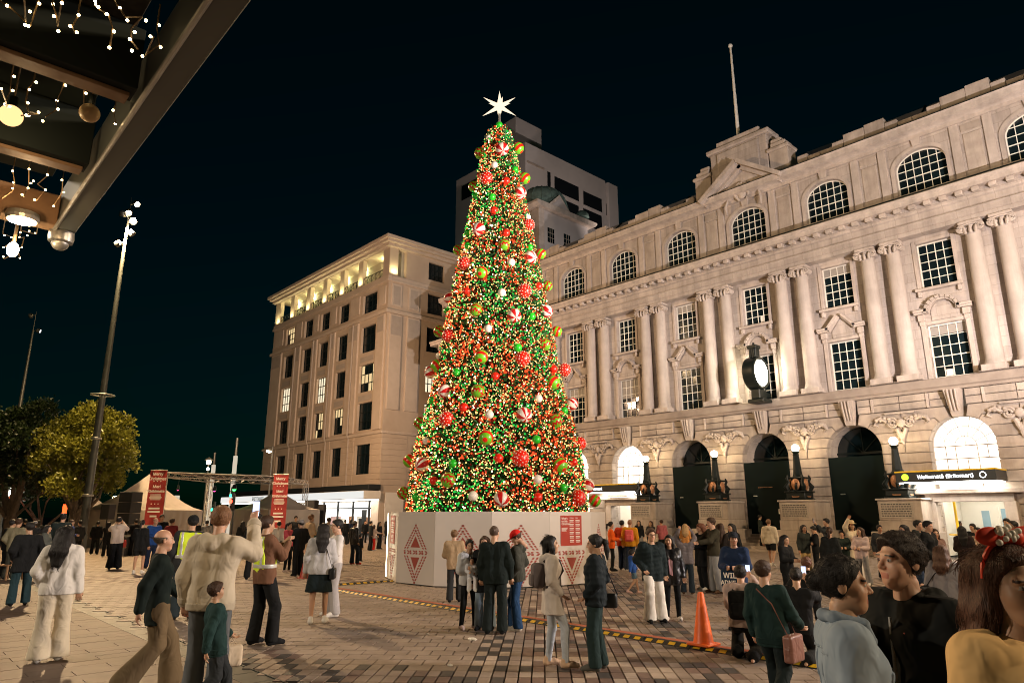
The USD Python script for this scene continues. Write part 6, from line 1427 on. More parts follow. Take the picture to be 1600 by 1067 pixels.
    # trousers, skirt or shorts
    if bot in 'twlo':
        f = Field(lo, hi, v); r, fl = {'t': (.022, .030), 'w': (.032, .06), 'l': (.004, .002), 'o': (.028, .03)}[bot]
        for i in (0, 1): leg(f, i, r, fl)
        for q in (-1, 1): f.cone(up((q * .07 * g, 0, .93)), up((q * .068 * g, 0, 1.03)), .094 * g + r * .5, .086 * g + r * .5, .04)
        f.half(up((0, 0, 1.06)), Lr @ np.array([0, 0, 1.0]))
        if bot == 'o': f.half((0, 0, (kn[0][2] + kn[1][2]) / 2 + .09), (0, 0, -1))
        else: f.half((0, 0, .055), (0, 0, -1)) if legs in 'svt' else None
        if bot != 'l': f.rough(.009 if fine else .007, (9, 9, 5), seed)
        obj('trousers' if bot != 'o' else 'shorts', f.mesh(), cloth(bc), t, smooth=True)
    else:
        f = Field(lo, hi, v); L = .40 if hem is None or top != 'none' else .4
        for q in (-1, 1): f.cone(up((q * .07, 0, 1.0)), (q * .10, (kn[0][1] + kn[1][1]) / 4, hipz - L), .10, .15, .05)
        f.half(up((0, 0, 1.06)), Lr @ np.array([0, 0, 1.0])); f.half((0, 0, hipz - L + .02), (0, 0, -1)); f.rough(.008, (10, 10, 3), seed)
        obj('skirt', f.mesh(), cloth(bc), t, smooth=True)
    # shoes
    for i in (0, 1):
        f = Field(np.minimum(an[i], toe[i]) - .1, np.maximum(an[i], toe[i]) + .1, max(v * .8, .007)); zs = an[i][2] - .085
        dz = toe[i] - an[i]; f.cone(an[i] + [0, .025, -.035], an[i] + dz * .62 + [0, 0, -.002], .044, .042, .02); f.cone(an[i] + dz * .62, toe[i] + [0, -.01, .0], .042, .034, .02); f.cone(an[i] + [0, .03, -.03], an[i] + [0, .015, .02], .042, .044, .02)
        if legs in 'svt' or (legs == 'w' and i == 0): f.half((0, 0, zs + .004), (0, 0, -1))
        obj('shoe', f.mesh(), cloth(sc), t, smooth=True)
    # upper clothes
    r, amp = {'t': (.012, .008), 'j': (.026, .011), 'h': (.032, .012), 'p': (.045, .010), 'c': (.032, .011), 'k': (.02, .008)}[top]
    zh = hem if hem is not None else {'t': .88, 'j': .80, 'h': .86, 'p': .84, 'c': .52, 'k': .90}[top]
    f = Field(lo, hi, v); torso(f, r)
    for q in (-1, 1): f.cone(up((q * .075 * g, 0, .98)), up((q * (.085 if zh > .7 else .10) * g, 0, max(zh, .93 - (.93 - zh) * 1.0) - .03)), .092 * g + r, (.092 if zh > .7 else .125) * g + r, .05)
    for i in (0, 1):
        if top == 'k': f.chain([sh[i], sh[i] + (el[i] - sh[i]) * .75], [.056 + r, .056 + r], .04)
        else: f.chain([sh[i], el[i], wr[i] - (wr[i] - el[i]) * .06], [.054 + r, .045 + r * 1.0, .036 + r * .75], .035)
    f.half(up((0, 0, zh)), Lr @ np.array([0, 0, -1.0]))
    X, Y, Z = f.grid((slice(None),) * 3); nk = up((0, .03, 1.49)); cut = (Z - nk[2]) * .94 - (Y - nk[1]) * .33; f.F = np.where((np.abs(X - nk[0]) < .105), np.maximum(f.F, cut), f.F).astype(np.float32)
    if top == 'p':
        X, Y, Z = f.grid((slice(None),) * 3); f.F += .009 * np.abs(np.sin((Z - X * .15) * 38))
    f.rough(amp, (10, 10, 4.5), seed + 5)
    if top in 'h' or (extra and 'hood' in extra):
        a = [up((q * .085, -.03, 1.47)) for q in (-1, 1)]; f.chain([a[0], up((-.08, .07, 1.47)), up((0, .11, 1.43)), up((.08, .07, 1.47)), a[1]], [.03, .05, .062, .05, .03], .03)
    mt = cloth(tc, .35 if (extra and 'shiny' in extra) else .85)
    jk = obj('jacket' if top in 'jpc' else ('hoodie' if top == 'h' else 'shirt'), f.mesh(), mt, t, smooth=True)
    if top in 'jch' and fine:                       # opening and collar
        z = np.linspace(zh + .02, 1.40, 14); pl = np.array([up((.012, -.118 * g - r - (.0 if q < 1.05 or q > 1.2 else .0), q)) for q in z])
        MB().tube(pl + [0, .022, 0], .007, 5).build('zip', 'galv', jk)
    if fine:                                        # hem band, cuffs, yoke seams and pockets, raised a few millimetres
        tm = cloth(tuple(q * .82 for q in tc)); X0 = None
        def patch(name, lo_, hi_, dr):
            f = Field(lo_, hi_, .009); torso(f, r + dr)
            for q in (-1, 1): f.cone(up((q * .075 * g, 0, .98)), up((q * .085 * g, 0, zh - .03)), .092 * g + r + dr, .092 * g + r + dr, .05)
            X, Y, Z = f.grid((slice(None),) * 3); d_ = np.maximum.reduce([lo_[0] - X, X - hi_[0], lo_[1] - Y, Y - hi_[1], lo_[2] - Z, Z - hi_[2]]); f.F = np.maximum(f.F, d_.astype(np.float32)); f.rough(.004, (10, 10, 4.5), seed + 5)
            v_, f_ = f.mesh()
            if len(v_): obj(name, (v_, f_), tm, jk, smooth=True)
        patch('hem_band', (-.5, -.5, zh - .01), (.5, .5, zh + .055), .008)
        if extra and 'denim' in extra:
            patch('yoke_seam', (-.2, 0, 1.325), (.2, .4, 1.34), .007)
            for q in (-1, 1):
                patch('back_seam', (q * .075 - .008, 0, zh), (q * .075 + .008, .4, 1.325), .006); a_, b_ = sorted((q * .035, q * .125)); patch('pocket_flap', (a_, -.4, 1.225), (b_, 0, 1.265), .012); patch('pocket', (a_, -.4, 1.12), (b_, 0, 1.224), .007)
                patch('front_seam', (q * .02 - .006, -.4, zh), (q * .02 + .006, 0, 1.38), .008)
            f = Field(lo, hi, .009)
            for q in (-1, 1): f.chain([up((q * .012, -.105, 1.40)), up((q * .075, -.06, 1.475)), up((q * .07, .05, 1.50)), up((0, .085, 1.505))], [.02, .024, .026, .026], .02)
            obj('collar', f.mesh(), tm, jk, smooth=True)
        for i in (0, 1):
            f = Field(wr[i] - .1, wr[i] + .1, .008); d_ = (el[i] - wr[i]) / np.linalg.norm(el[i] - wr[i]); f.cone(wr[i] + d_ * .015, wr[i] + d_ * .06, .042 + r * .75, .044 + r * .75, .0); f.half(wr[i] + d_ * .008, -d_); f.half(wr[i] + d_ * .066, d_); obj('cuff', f.mesh(), tm, jk, smooth=True)
    if extra and 'vest' in extra:
        f = Field(lo, hi, max(v * .8, .009)); torso(f, r + .012); f.half(up((0, 0, .97)), Lr @ np.array([0, 0, -1.0])); f.half(up((0, .0, 1.452)), Lr @ np.array([0, -.2, 1.0]))
        for i, q in enumerate((1, -1)): f.half(up((q * (shw - .005), 0, 1.2)), Lr @ np.array([q, 0, 0]))
        vs = obj('hi_vis_vest', f.mesh(), 'hi_vis', t, smooth=True)
        f2 = Field(lo, hi, max(v * .8, .009)); torso(f2, r + .017)
        X, Y, Z = f2.grid((slice(None),) * 3); bd = np.minimum(np.abs(Z - (hipz + .13)) - .028, np.where(Z > hipz + .13, np.abs(np.abs(X) - .105) - .022, 9)); f2.F = np.maximum(f2.F, bd.astype(np.float32))
        f2.half(up((0, 0, 1.452)), Lr @ np.array([0, -.2, 1.0])); obj('reflective_tape', f2.mesh(), 'hi_vis_tape', vs, smooth=True)
    # hair and hats
    hh = max(v * .7, .006) if D < 16 else .014
    f = Field((-.20, -.19, -.60), (.20, .26, .20), hh); c = (0, .014, .034)
    hm = hairmat(hc)
    if hair in ('bald',):
        f.ell(c, (.080, .100, .088), 0); f.half((0, 0, .035), (0, .0, 1)); f.half((0, -.01, 0), (0, -1, -.25))
    elif hair in ('short', 'cap', 'buzz', 'beanie', 'hoodup', 'curly'):
        e = .004 if hair == 'buzz' else (.04 if hair == 'curly' else .014); f.ell(c, (.078 + e, .097 + e, .088 + e), 0)
        if hair == 'short': f.ell((0, -.02, .088), (.068, .075, .035), .02)
        f.half((0, -.058, .045), (0, -1, -.75)); f.half((0, .05, -.055), (0, -.25, -1)) if hair != 'curly' else f.half((0, .05, -.10), (0, -.3, -1))
        f.rough(.007 if hair != 'curly' else .025, (40, 40, 40), seed)
    else:
        f.ell(c, (.089, .110, .100), 0); f.half((0, -.056, .050), (0, -1, -.62))
        if hair == 'bob':
            for q in (-1, 1): f.chain([(q * .066, .01, .04), (q * .078, -.005, -.05), (q * .070, -.02, -.125)], [.03, .034, .022], .03)
            f.chain([(0, .075, .03), (0, .085, -.10)], [.06, .055], .03)
        elif hair in ('long', 'half'):
            L = .36 if hair == 'long' else .26
            for q in (-1, 1): f.chain([(q * .065, .015, .04), (q * .082, .02, -.08), (q * .098, .03, -.20), (q * .085, .05, -L)], [.03, .036, .042, .02], .03)
            hb_ = .05 if top == 'h' else .0
            for q in (-.05, 0, .05): f.chain([(q, .075, .03), (q, .095 + hb_ * .5, -.10), (q * 1.1, .12 + hb_, -.22), (q * .8, .135 + hb_, -L - .03)], [.06, .06, .055, .025], .04)
        elif hair == 'pony': f.chain([(0, .10, .045), (0, .155, .01), (0, .165, -.10), (0, .15, -.22)], [.03, .036, .034, .012], .02)
        elif hair == 'bun': f.ell((0, .112, .015), (.05, .042, .045), .015)
        f.rough(.008, (38, 38, 7), seed)
    if hair != 'none':
        hv2, hf2 = f.mesh()
        if len(hv2):
            ho_ = obj('hair', (hc_ + hv2 @ Hd.T, hf2), hm, t, smooth=True)
            if D < 12 and not (extra and ('cap' in extra or 'beanie' in extra)):    # loose strands over the mass of the hair
                tri = hv2[hf2]; nn_ = np.cross(tri[:, 1] - tri[:, 0], tri[:, 2] - tri[:, 0]); ar = np.linalg.norm(nn_, axis=1) + 1e-12; nn_ /= ar[:, None]
                ns_ = 2600 if D < 5 else 700; k_ = rq.choice(len(tri), ns_, p=ar / ar.sum()); wb = rq.dirichlet((1, 1, 1), ns_); p_ = (tri[k_] * wb[:, :, None]).sum(1); n_ = nn_[k_]
                if n_[:, 2][p_[:, 2] > .1].mean() < 0: n_ = -n_
                fl_ = np.where((p_[:, 2] > .06)[:, None], np.c_[p_[:, 0] * 3, np.full(ns_, 1.0), np.full(ns_, -.3)], np.c_[p_[:, 0] * .5, np.full(ns_, .25 if hair in ('long', 'half', 'bob', 'curly') else .9), np.full(ns_, -1.0 if hair in ('long', 'half', 'bob', 'curly') else -.45)])
                fl_ += rq.normal(0, .07 if hair != 'curly' else .5, (ns_, 3)); fl_ -= n_ * (fl_ * n_).sum(1, keepdims=True); fl_ /= np.linalg.norm(fl_, axis=1, keepdims=True) + 1e-9
                L_ = (rq.uniform(.012, .034, (ns_, 1)) if hair in ('short', 'buzz', 'bald', 'bun', 'pony') else rq.uniform(.05, .11, (ns_, 1))); c_ = rq.normal(0, .003, (ns_, 3)); L_ = np.where(p_[:, 1:2] < -.02, L_ * .5, L_)
                st_ = np.stack([p_ - n_ * .002 + fl_ * L_ * s_ + n_ * (.0035 * math.sin(s_ * 2.6)) - n_ * L_ * .25 * s_ * s_ + c_ * s_ * s_ for s_ in (0, .35, .7, 1.0)], 1).reshape(-1, 3)
                cv = UsdGeom.BasisCurves.Define(stage, numbered(str(P(ho_).GetPath()), 'strand')); cv.CreateTypeAttr('linear'); cv.CreateCurveVertexCountsAttr(Vt.IntArray.FromNumpy(np.full(ns_, 4, np.int32))); cv.CreatePointsAttr(Vt.Vec3fArray.FromNumpy((hc_ + st_ @ Hd.T).astype(np.float32)))
                cv.CreateWidthsAttr(Vt.FloatArray.FromNumpy(np.full(ns_ * 4, .0016 if D < 5 else .0028, np.float32))); cv.SetWidthsInterpolation('vertex'); UsdShade.MaterialBindingAPI.Apply(cv.GetPrim()).Bind(_mats[hm]); tag(cv, kind='stuff')
    if extra and 'cap' in extra or extra and 'beanie' in extra:
        f = Field((-.15, -.26, -.05), (.15, .16, .2), hh); f.ell((0, .012, .045), (.096, .116, .098), 0); f.half((0, 0, .028 if 'cap' in extra else .0), (0, -.12, -1))
        if 'cap' in extra: f.ell((0, -.125, .040), (.066, .075, .012), .012)
        hv2, hf2 = f.mesh(); obj('cap' if 'cap' in extra else 'beanie', (hc_ + hv2 @ Hd.T, hf2), cloth(extra.get('cap') or extra.get('beanie')), t, smooth=True)
    if extra and 'hat' in extra:
        m = MB().lathe([(.155, .055), (.16, .06), (.10, .075), (.092, .14), (.06, .165), (0, .17)], n=20); m.v[0] = hc_ + m.v[0] @ Hd.T; m.build('hat', cloth(extra['hat']), t, smooth=50)
    if extra and 'glasses' in extra:
        m = MB(); g_ = np.linspace(0, 2 * PI, 13)
        for q in (-1, 1): m.tube(np.c_[q * .031 + .021 * np.cos(g_), np.full(13, -.101), .002 + .017 * np.sin(g_)], .0022, 4); m.tube([(q * .052, -.1, .004), (q * .078, .01, .006)], .002, 4)
        m.tube([(-.01, -.105, .005), (.01, -.105, .005)], .002, 4); m.v = [hc_ + a @ Hd.T for a in m.v]; m.build('glasses', 'iron', t)
    R = Rz(away + math.radians(yaw))
    t_world = lambda p: b + s * (R @ np.asarray(p, float))
    info = dict(t=t, up=up, wr=wr, el=el, hc=hc_, Hd=Hd, w=t_world, R=R, s=s, Lr=Lr, D=D, jacket=jk, an=an, hipz=hipz)
    return info
mat('hi_vis', (.62, .80, .02), .6, var=.08, nscale=12, bump=.2, bscale=30); mat('hi_vis_tape', (.62, .62, .60), .3, metal=.3)
def carried(name, label, cat, I, mb_local, matname, more=()):   # something worn or held, a thing of its own, given in the person's coordinates
    t = thing(name, label, cat, loc=I['w']((0, 0, 0)), rotz=math.atan2(I['R'][1, 0], I['R'][0, 0]), scale=I['s'])
    for nm, mb, mt in ((('body', mb_local, matname),) + tuple(more)): mb.build(nm, mt, t, smooth=40)
    return t
def rbox(c, r, k=.04, h=.018):                      # soft box
    f = Field(np.asarray(c) - np.asarray(r) - .02, np.asarray(c) + np.asarray(r) + .02, h); X, Y, Z = f.grid((slice(None),) * 3); q = [np.abs(A - cc) - rr + k for A, cc, rr in zip((X, Y, Z), c, r)]
    f.F = (np.sqrt(sum(np.maximum(a, 0) ** 2 for a in q)) + np.minimum(np.maximum(np.maximum(q[0], q[1]), q[2]), 0) - k).astype(np.float32); v, fa = f.mesh(); return MB().add(v, fa)
def backpack(I, col, label, sc_=1.0):
    u = I['up']; c = u((0, .20, 1.22)); m = rbox(c, (.15 * sc_, .085, .20 * sc_), .06); m2 = rbox(c + [0, .085, -.06], (.11 * sc_, .035, .10 * sc_), .03); st = MB()
    for q in (-1, 1): st.tube([u((q * .09, .13, 1.40)), u((q * .11, .04, 1.485)), u((q * .12, -.10, 1.42)), u((q * .14, -.14, 1.28)), u((q * .17, -.02, 1.12)), u((q * .13, .12, 1.06))], .017, 6)
    return carried('backpack', label, 'backpack', I, m, cloth(col), (('pocket', m2, cloth(col)), ('strap', st, cloth(tuple(q * .6 for q in col)))))
def shoulder_bag(I, col, label, q=1, z=.92, sz=(.05, .13, .10), y=.02):
    u = I['up']; c = u((q * .25, y, z)); m = rbox(c, sz, .03); st = MB().tube([c + [0, .1, sz[2] * .8], u((q * .12, .13, 1.30)), u((-q * .06, .10, 1.45)), u((-q * .06, -.06, 1.45)), u((q * .10, -.16, 1.25)), c + [0, -.1, sz[2] * .8]], .008, 5)
    return carried('shoulder_bag', label, 'bag', I, m, cloth(col, .4), (('strap', st, cloth(col)),))
def phone(I, i, label, lit=True):
    w = I['wr'][i]; d = w - I['el'][i]; d /= np.linalg.norm(d); c = w + d * .10 + [0, -.04, .04]; m = MB().box(c[0] - .038, c[0] + .038, c[1] - .005, c[1] + .005, c[2] - .075, c[2] + .075, .004)
    s = MB().box(c[0] - .034, c[0] + .034, c[1] + .0055, c[1] + .0065, c[2] - .07, c[2] + .07); return carried('phone', label, 'phone', I, m, 'iron', (('screen', s, 'phone_screen' if lit else 'pane_glass'),))
glow('phone_screen', (.62, .72, 1.0), 1.3)
BLK, DRK, NVY, WHI, CRM, GRY, BRN = (.012, .013, .014), (.03, .032, .034), (.015, .025, .055), (.72, .69, .64), (.60, .52, .40), (.26, .25, .25), (.10, .055, .03)
HB, HBR, HLB, HBL = (.012, .010, .009), (.05, .025, .014), (.16, .085, .04), (.42, .25, .10)
DEN, LDEN, OLV, TAN = (.05, .085, .15), (.24, .31, .38), (.045, .047, .038), (.40, .29, .18)
g_ = 'people in the square'
Q = lambda *a, **k: person(*a, **k)
# far left group under the trees
Q(72, 1035, 822, 176, 'long', HB, 'h', WHI, 'w', (.66, .58, .44), WHI, 'pd', 'v', 'woman in white hoodie and loose cream trousers seen from behind at the left', hy=-8)
Q(27, 946, 816, 190, 'short', HB, 'c', BLK, 't', (.02, .045, .055), BLK, 'pp', 's', 'man in long black coat and dark jeans seen from behind at the left edge', hem=.70)
Q(14, 905, 810, 150, 'short', HBR, 'j', (.22, .20, .13), 't', OLV, BLK, 'ph', 's', 'person in a camouflage jacket at the left edge')
Q(62, 905, 820, 70, 'long', HB, 'h', (.10, .11, .10), 't', DRK, BLK, 'hh', 's', 'woman with hood and long hair facing right among the left crowd', extra={'hood': 1})
Q(84, 898, 802, 170, 'short', HB, 'j', (.02, .03, .03), 't', BLK, BLK, 'hh', 's', 'tall dark-haired man standing behind the woman in the white hoodie', skin='a')
Q(101, 880, 812, 60, 'short', HBR, 'j', (.03, .06, .22), 't', BLK, BLK, 'hd', 's', 'man in a blue jacket beside the lamp post')
Q(4, 900, 812, 120, 'short', HB, 'j', BLK, 't', BLK, BLK, 'dd', 's', 'person in black at the very left edge of the crowd')
Q(45, 880, 814, 200, 'cap', HB, 'j', DRK, 't', DRK, BLK, 'pd', 's', 'person in a grey cap under the left tree', extra={'cap': GRY})
Q(177, 889, 808, 178, 'short', HB, 'h', (.62, .52, .44), 'w', BLK, BLK, 'rr', 's', 'person in a cream hoodie and black trousers taking a picture of the stage')
Q(164, 870, 815, 178, 'long', HB, 'j', BLK, 't', BLK, WHI, 'rd', 's', 'woman in black beside the person in the cream hoodie')
Q(189, 870, 838, 178, 'short', HB, 'j', (.55, .08, .08), 't', GRY, WHI, 'dd', 's', 'small child in a pink-red jacket by the loudspeaker', kid=True)
Q(213, 897, 812, 160, 'pony', HB, 'j', BLK, 'o', BLK, WHI, 'hd', 'v', 'woman in black jacket and shorts with bare legs near the left banner', hem=.72)
Q(233, 888, 809, 20, 'bald', HBR, 'j', (.02, .07, .26), 't', NVY, BLK, 'hh', 's', 'bald man in bright blue jacket under the left banner')
Q(245, 876, 804, 0, 'short', HB, 'j', BLK, 't', BLK, BLK, 'dd', 's', 'man in black jacket and white shirt under the left banner')
Q(262, 884, 810, 150, 'short', HBR, 'j', (.20, .025, .025), 't', DRK, BLK, 'pp', 's', 'man in maroon jacket left of the high-visibility vest')
Q(282, 968, 806, 176, 'beanie', HB, 'j', DRK, 't', (.03, .045, .055), BLK, 'dd', 'v', 'steward in a yellow high-visibility vest and dark beanie seen from behind', extra={'beanie': BLK, 'vest': 1}, girth=1.12)
I1 = Q(230, 1082, 823, 100, 'bald', (.10, .08, .06), 'j', (.012, .02, .018), 'w', (.16, .115, .065), BRN, 'FB', 'w', 'bald man in black jacket and brown trousers walking to the right', lean=-.06, skin='a', hem=.74)
I2 = Q(345, 0, 0, 152, 'short', (.20, .10, .05), 'h', (.56, .49, .38), 't', (.12, .13, .14), WHI, 'dg', 's', 'big man in beige hoodie holding up a phone', at_xyz=at_depth(343, 800, 7.9) * [1, 1, 0], h=2.08, girth=1.0, skin='a', hy=25)
phone(I2, 1, 'phone held up by the big man in the beige hoodie')
I3 = Q(326, 1118, 905, 100, 'short', HBR, 'j', (.02, .05, .05), 't', (.03, .035, .04), BLK, 'FB', 'w', 'short person in dark teal jacket walking past in front of the beige hoodie', lean=-.12)
c = I3['wr'][0]; carried('carrier_bag', 'cream carrier bag carried by the short walking person', 'bag', I3, rbox((c[0] + .02, c[1] - .03, c[2] - .30), (.07, .17, .15), .05), cloth((.66, .55, .42)), (('handle', MB().tube([(c[0] + .02, c[1] - .12, c[2] - .17), (c[0] + .01, c[1] - .03, c[2] - .05), (c[0] + .02, c[1] + .06, c[2] - .17)], .008, 5), cloth((.5, .4, .3))),))
Q(404, 1008, 806, 120, 'bun', HBR, 'j', (.17, .085, .05), 't', BLK, BLK, 'ff', 'v', 'woman with hair up in a brown coat under a yellow vest', extra={'vest': 1}, hem=.82)
Q(393, 905, 803, 170, 'curly', HB, 'j', BLK, 't', BLK, BLK, 'hh', 's', 'person with big curly black hair behind the raised phone')
Q(447, 894, 816, 60, 'pony', HB, 'k', (.62, .10, .14), 'l', BLK, (.5, .4, .35), 'ff', 's', 'woman in a pink top looking down near the right banner')
Q(464, 900, 812, -150, 'cap', HB, 'j', BLK, 't', BLK, DRK, 'hp', 's', 'man in black with grey cap beside the woman in pink', extra={'cap': GRY})
Q(431, 880, 815, 170, 'short', HB, 't', WHI, 't', GRY, WHI, 'hd', 's', 'person in a white shirt behind the woman in the yellow vest')
Q(459, 862, 806, 20, 'short', HB, 'j', DRK, 't', BLK, BLK, 'dd', 's', 'distant man in dark clothes right of the right banner')
Q(480, 888, 804, 120, 'short', HLB, 'c', (.42, .30, .19), 't', (.55, .45, .36), BRN, 'ph', 's', 'person in a long beige coat left of the couple', hem=.6)
Q(487, 888, 812, -60, 'short', (.01, .22, .12), 'j', (.02, .10, .06), 't', BLK, BLK, 'dd', 's', 'person with green hair beside the beige coat', h=1.45)
Q(509, 880, 808, 150, 'buzz', HBR, 't', (.68, .62, .54), 't', GRY, WHI, 'hd', 's', 'man in a cream shirt behind the couple')
I4 = Q(494, 975, 818, 172, 'long', HB, 'h', (.48, .47, .47), 's', (.012, .02, .022), WHI, 'dh', 'v', 'woman with long black hair in grey sweater and black skirt embracing a man')
I5 = Q(519, 963, 812, -75, 'short', HB, 't', (.66, .63, .60), 't', (.40, .38, .38), WHI, 'ho', 's', 'man in a white shirt facing the woman with long black hair', skin='a')
shoulder_bag(I4, BLK, 'black shoulder bag at the right hip of the woman in the dark skirt', -1, .88)
Q(551, 882, 814, 130, 'cap', HB, 'j', BLK, 't', (.02, .03, .05), (.65, .04, .02), 'dd', 'v', 'man in a black leather jacket with red shoes right of the couple', extra={'cap': GRY, 'shiny': 1})
Q(560, 877, 834, 150, 'short', HB, 'j', BLK, 't', BLK, BLK, 'dd', 's', 'boy in dark clothes beside the man with red shoes', kid=True)
Q(583, 860, 820, 100, 'long', HBR, 'j', (.55, .42, .36), 't', (.60, .03, .02), WHI, 'so', 's', 'girl in red trousers reaching towards the hoarding')
Q(592, 858, 815, 60, 'long', HB, 'j', BLK, 't', BLK, BLK, 'dd', 's', 'woman in black beside the girl in red trousers')
Q(578, 860, 814, 100, 'short', HB, 'j', DRK, 't', BLK, BLK, 'hd', 's', 'man in dark clothes left of the girl in red trousers')
for i, (x, y, w, lab, c1) in enumerate(((538, 851, 180, 'dark figure by the shop door, hands at the sides', BLK), (529, 853, 170, 'dark-clad shopper second left of the shop door', DRK), (520, 855, 190, 'person in a dark red top walking along the shop front', (.16, .03, .03)), (546, 850, 200, 'person in navy standing before the shop shelves', NVY), (569, 848, 20, 'dark figure facing the square at the shop corner', BLK), (602, 850, 90, 'person in black half hidden by the hoarding edge', BLK))):
    Q(x, y, 812 + (i % 3), w, ['short', 'long', 'short', 'bob', 'short', 'long'][i], HB, 'j', c1, 't', BLK, BLK, 'dh' if i % 2 else 'dd', 's', lab)
for i, (x, y, lab, c1, hr) in enumerate(((30, 868, 'dark figure among the tree trunks at the far left', BLK, 'short'), (52, 866, 'distant woman with long hair beneath the trees', DRK, 'long'), (118, 872, 'person in a dark jacket left of the lamp post foot', DRK, 'short'), (146, 866, 'distant figure right of the lamp post foot', BLK, 'short'), (207, 868, 'dark figure beside the bass bin', BLK, 'short'), (302, 868, 'dark figure under the stage roof', BLK, 'short'), (318, 866, 'person in a pale top under the stage roof', GRY, 'short'), (374, 870, 'dark figure behind the raised phone', BLK, 'long'), (417, 872, 'distant person in tan by the gantry leg', TAN, 'short'))):
    Q(x, y, 811 + i % 4, 170 + 25 * (i % 3), hr, HB, 'j', c1, 't', BLK, BLK, 'dd' if i % 2 else 'hd', 's', lab)
# in front of the hoarding
Q(709, 941, 828, 172, 'short', HLB, 'j', (.38, .27, .16), 't', DRK, BLK, 'hd', 'v', 'person in a tan jacket reading the hoarding', skin='a')
I6 = Q(731, 983, 843, 25, 'bun', HB, 'h', (.50, .50, .50), 'l', BLK, (.62, .48, .46), 'xx', 's', 'woman in grey hoodie and black leggings holding a baby', skin='b')
w6 = I6['w'](I6['up']((-.02, -.20, 1.06))); 
baby = person(0, 0, 0, 0, 'short', HB, 'h', (.66, .66, .68), 't', (.66, .66, .68), WHI, 'ho', 't', 'baby in a pale hooded suit carried on the woman’s arm', at_xyz=w6 - [0, 0, .26], h=.78, kid=True, vox=.014)
Q(757, 984, 838, -10, 'long', HBR, 'j', BLK, 't', LDEN, BLK, 'hd', 's', 'woman in black coat and light jeans behind the man in black', hem=.70, skin='a')
Q(774, 990, 822, 172, 'buzz', (.085, .055, .04), 'j', (.010, .016, .015), 't', (.012, .018, .018), BLK, 'dd', 's', 'man with cropped hair in black seen from behind before the hoarding', skin='b', hem=.80, girth=1.06)
Q(809, 985, 829, -105, 'cap', HBR, 'h', OLV, 't', (.02, .055, .13), (.70, .68, .64), 'pp', 'v', 'man with red cap and dark hoodie looking down, in blue jeans', extra={'cap': (.62, .02, .015)}, hp=28, skin='a')
I7 = Q(864, 1042, 838, 105, 'bob', HB, 'j', (.56, .50, .45), 'l', (.46, .50, .55), (.62, .42, .28), 'pp', 'v', 'woman in pale grey jacket and light jeans with a floral backpack', hem=.70, extra={'hood': 1}, skin='b')
backpack(I7, (.12, .10, .10), 'small dark floral backpack of the woman in the pale grey jacket', .85)
I8 = Q(934, 1047, 836, -95, 'pony', HB, 'p', (.012, .018, .022), 't', (.018, .035, .035), (.10, .10, .09), 'pp', 's', 'woman in black puffer jacket with ponytail facing left', hem=.82)
shoulder_bag(I8, BLK, 'small black bag at the back of the woman in the puffer jacket', -1, .86, (.05, .10, .10), .16)
# between hoarding and doors
I9 = Q(957, 892, 815, 90, 'pony', HB, 'j', (.80, .12, .015), 'l', BLK, BLK, 'hh', 's', 'woman in orange jacket and black trousers facing right by the hoarding')
I10 = Q(986, 892, 812, 175, 'buzz', (.30, .16, .10), 'p', (.62, .28, .02), 't', (.02, .03, .05), WHI, 'dd', 's', 'person in mustard jacket with a pink backpack seen from behind', skin='a')
backpack(I10, (.80, .14, .14), 'bright pink backpack on the mustard jacket')
Q(974, 890, 813, 160, 'short', HB, 'p', (.58, .06, .02), 't', NVY, BLK, 'pp', 's', 'person in red and orange jacket beside the mustard jacket')
Q(1000, 864, 813, 0, 'long', HB, 'j', BLK, 'w', (.28, .27, .26), BLK, 'dd', 's', 'woman with long hair in black jacket and grey trousers by the lit doorway')
Q(1018, 868, 814, -30, 'long', HBR, 'j', DRK, 't', BLK, BLK, 'hh', 's', 'woman in dark jacket behind the man with glasses')
Q(1036, 868, 812, -150, 'short', HBR, 'j', (.50, .14, .16), 't', BLK, BLK, 'hd', 's', 'person in a dusty pink jacket beside the stone pedestal')
Q(990, 928, 857, 110, 'short', HB, 'h', (.03, .09, .32), 'o', (.10, .16, .20), (.62, .4, .35), 'FB', 'w', 'small child in blue jacket running past the hoarding', kid=True, skin='b')
I11 = Q(1023, 972, 826, 20, 'short', HBR, 'p', (.012, .022, .022), 'w', (.66, .63, .58), BLK, 'dp', 'v', 'man with glasses in black jacket and white trousers posing with a woman', extra={'glasses': 1}, hy=10, skin='b', hem=.76)
I12 = Q(1053, 970, 836, 5, 'long', HB, 'j', (.014, .014, .016), 'l', BLK, (.68, .62, .58), 'dd', 's', 'smiling woman with long hair in black leather jacket over a pink top', extra={'shiny': 1}, hem=.72, hy=-8)
u = I12['up']; MB().add([u((-.04, -.135, 1.30)), u((.05, -.135, 1.30)), u((.035, -.135, .92)), u((-.03, -.135, .95))], [(0, 1, 2, 3)]).build('pink_top', cloth((.62, .36, .42)), I12['t'])
I13 = Q(1076, 928, 832, 176, 'short', HBR, 'p', (.16, .14, .15), 't', (.02, .03, .04), BRN, 'uu', 's', 'man in striped grey puffer jacket carrying a child on his shoulders')
w13 = I13['w'](I13['up']((0, .02, 1.50))); person(0, 0, 0, 178, 'half', HBL, 't', (.48, .20, .05), 't', (.48, .20, .05), BRN, 'hh', 't', 'blond child in mustard top riding on the man’s shoulders', at_xyz=w13 - [0, 0, .30], h=1.0, kid=True, skin='a', vox=.02)
Q(1100, 922, 818, -60, 'long', (.14, .05, .025), 'c', BLK, 't', BLK, WHI, 'hh', 's', 'woman with auburn hair in black coat looking down', hem=.62, hp=18, skin='a')
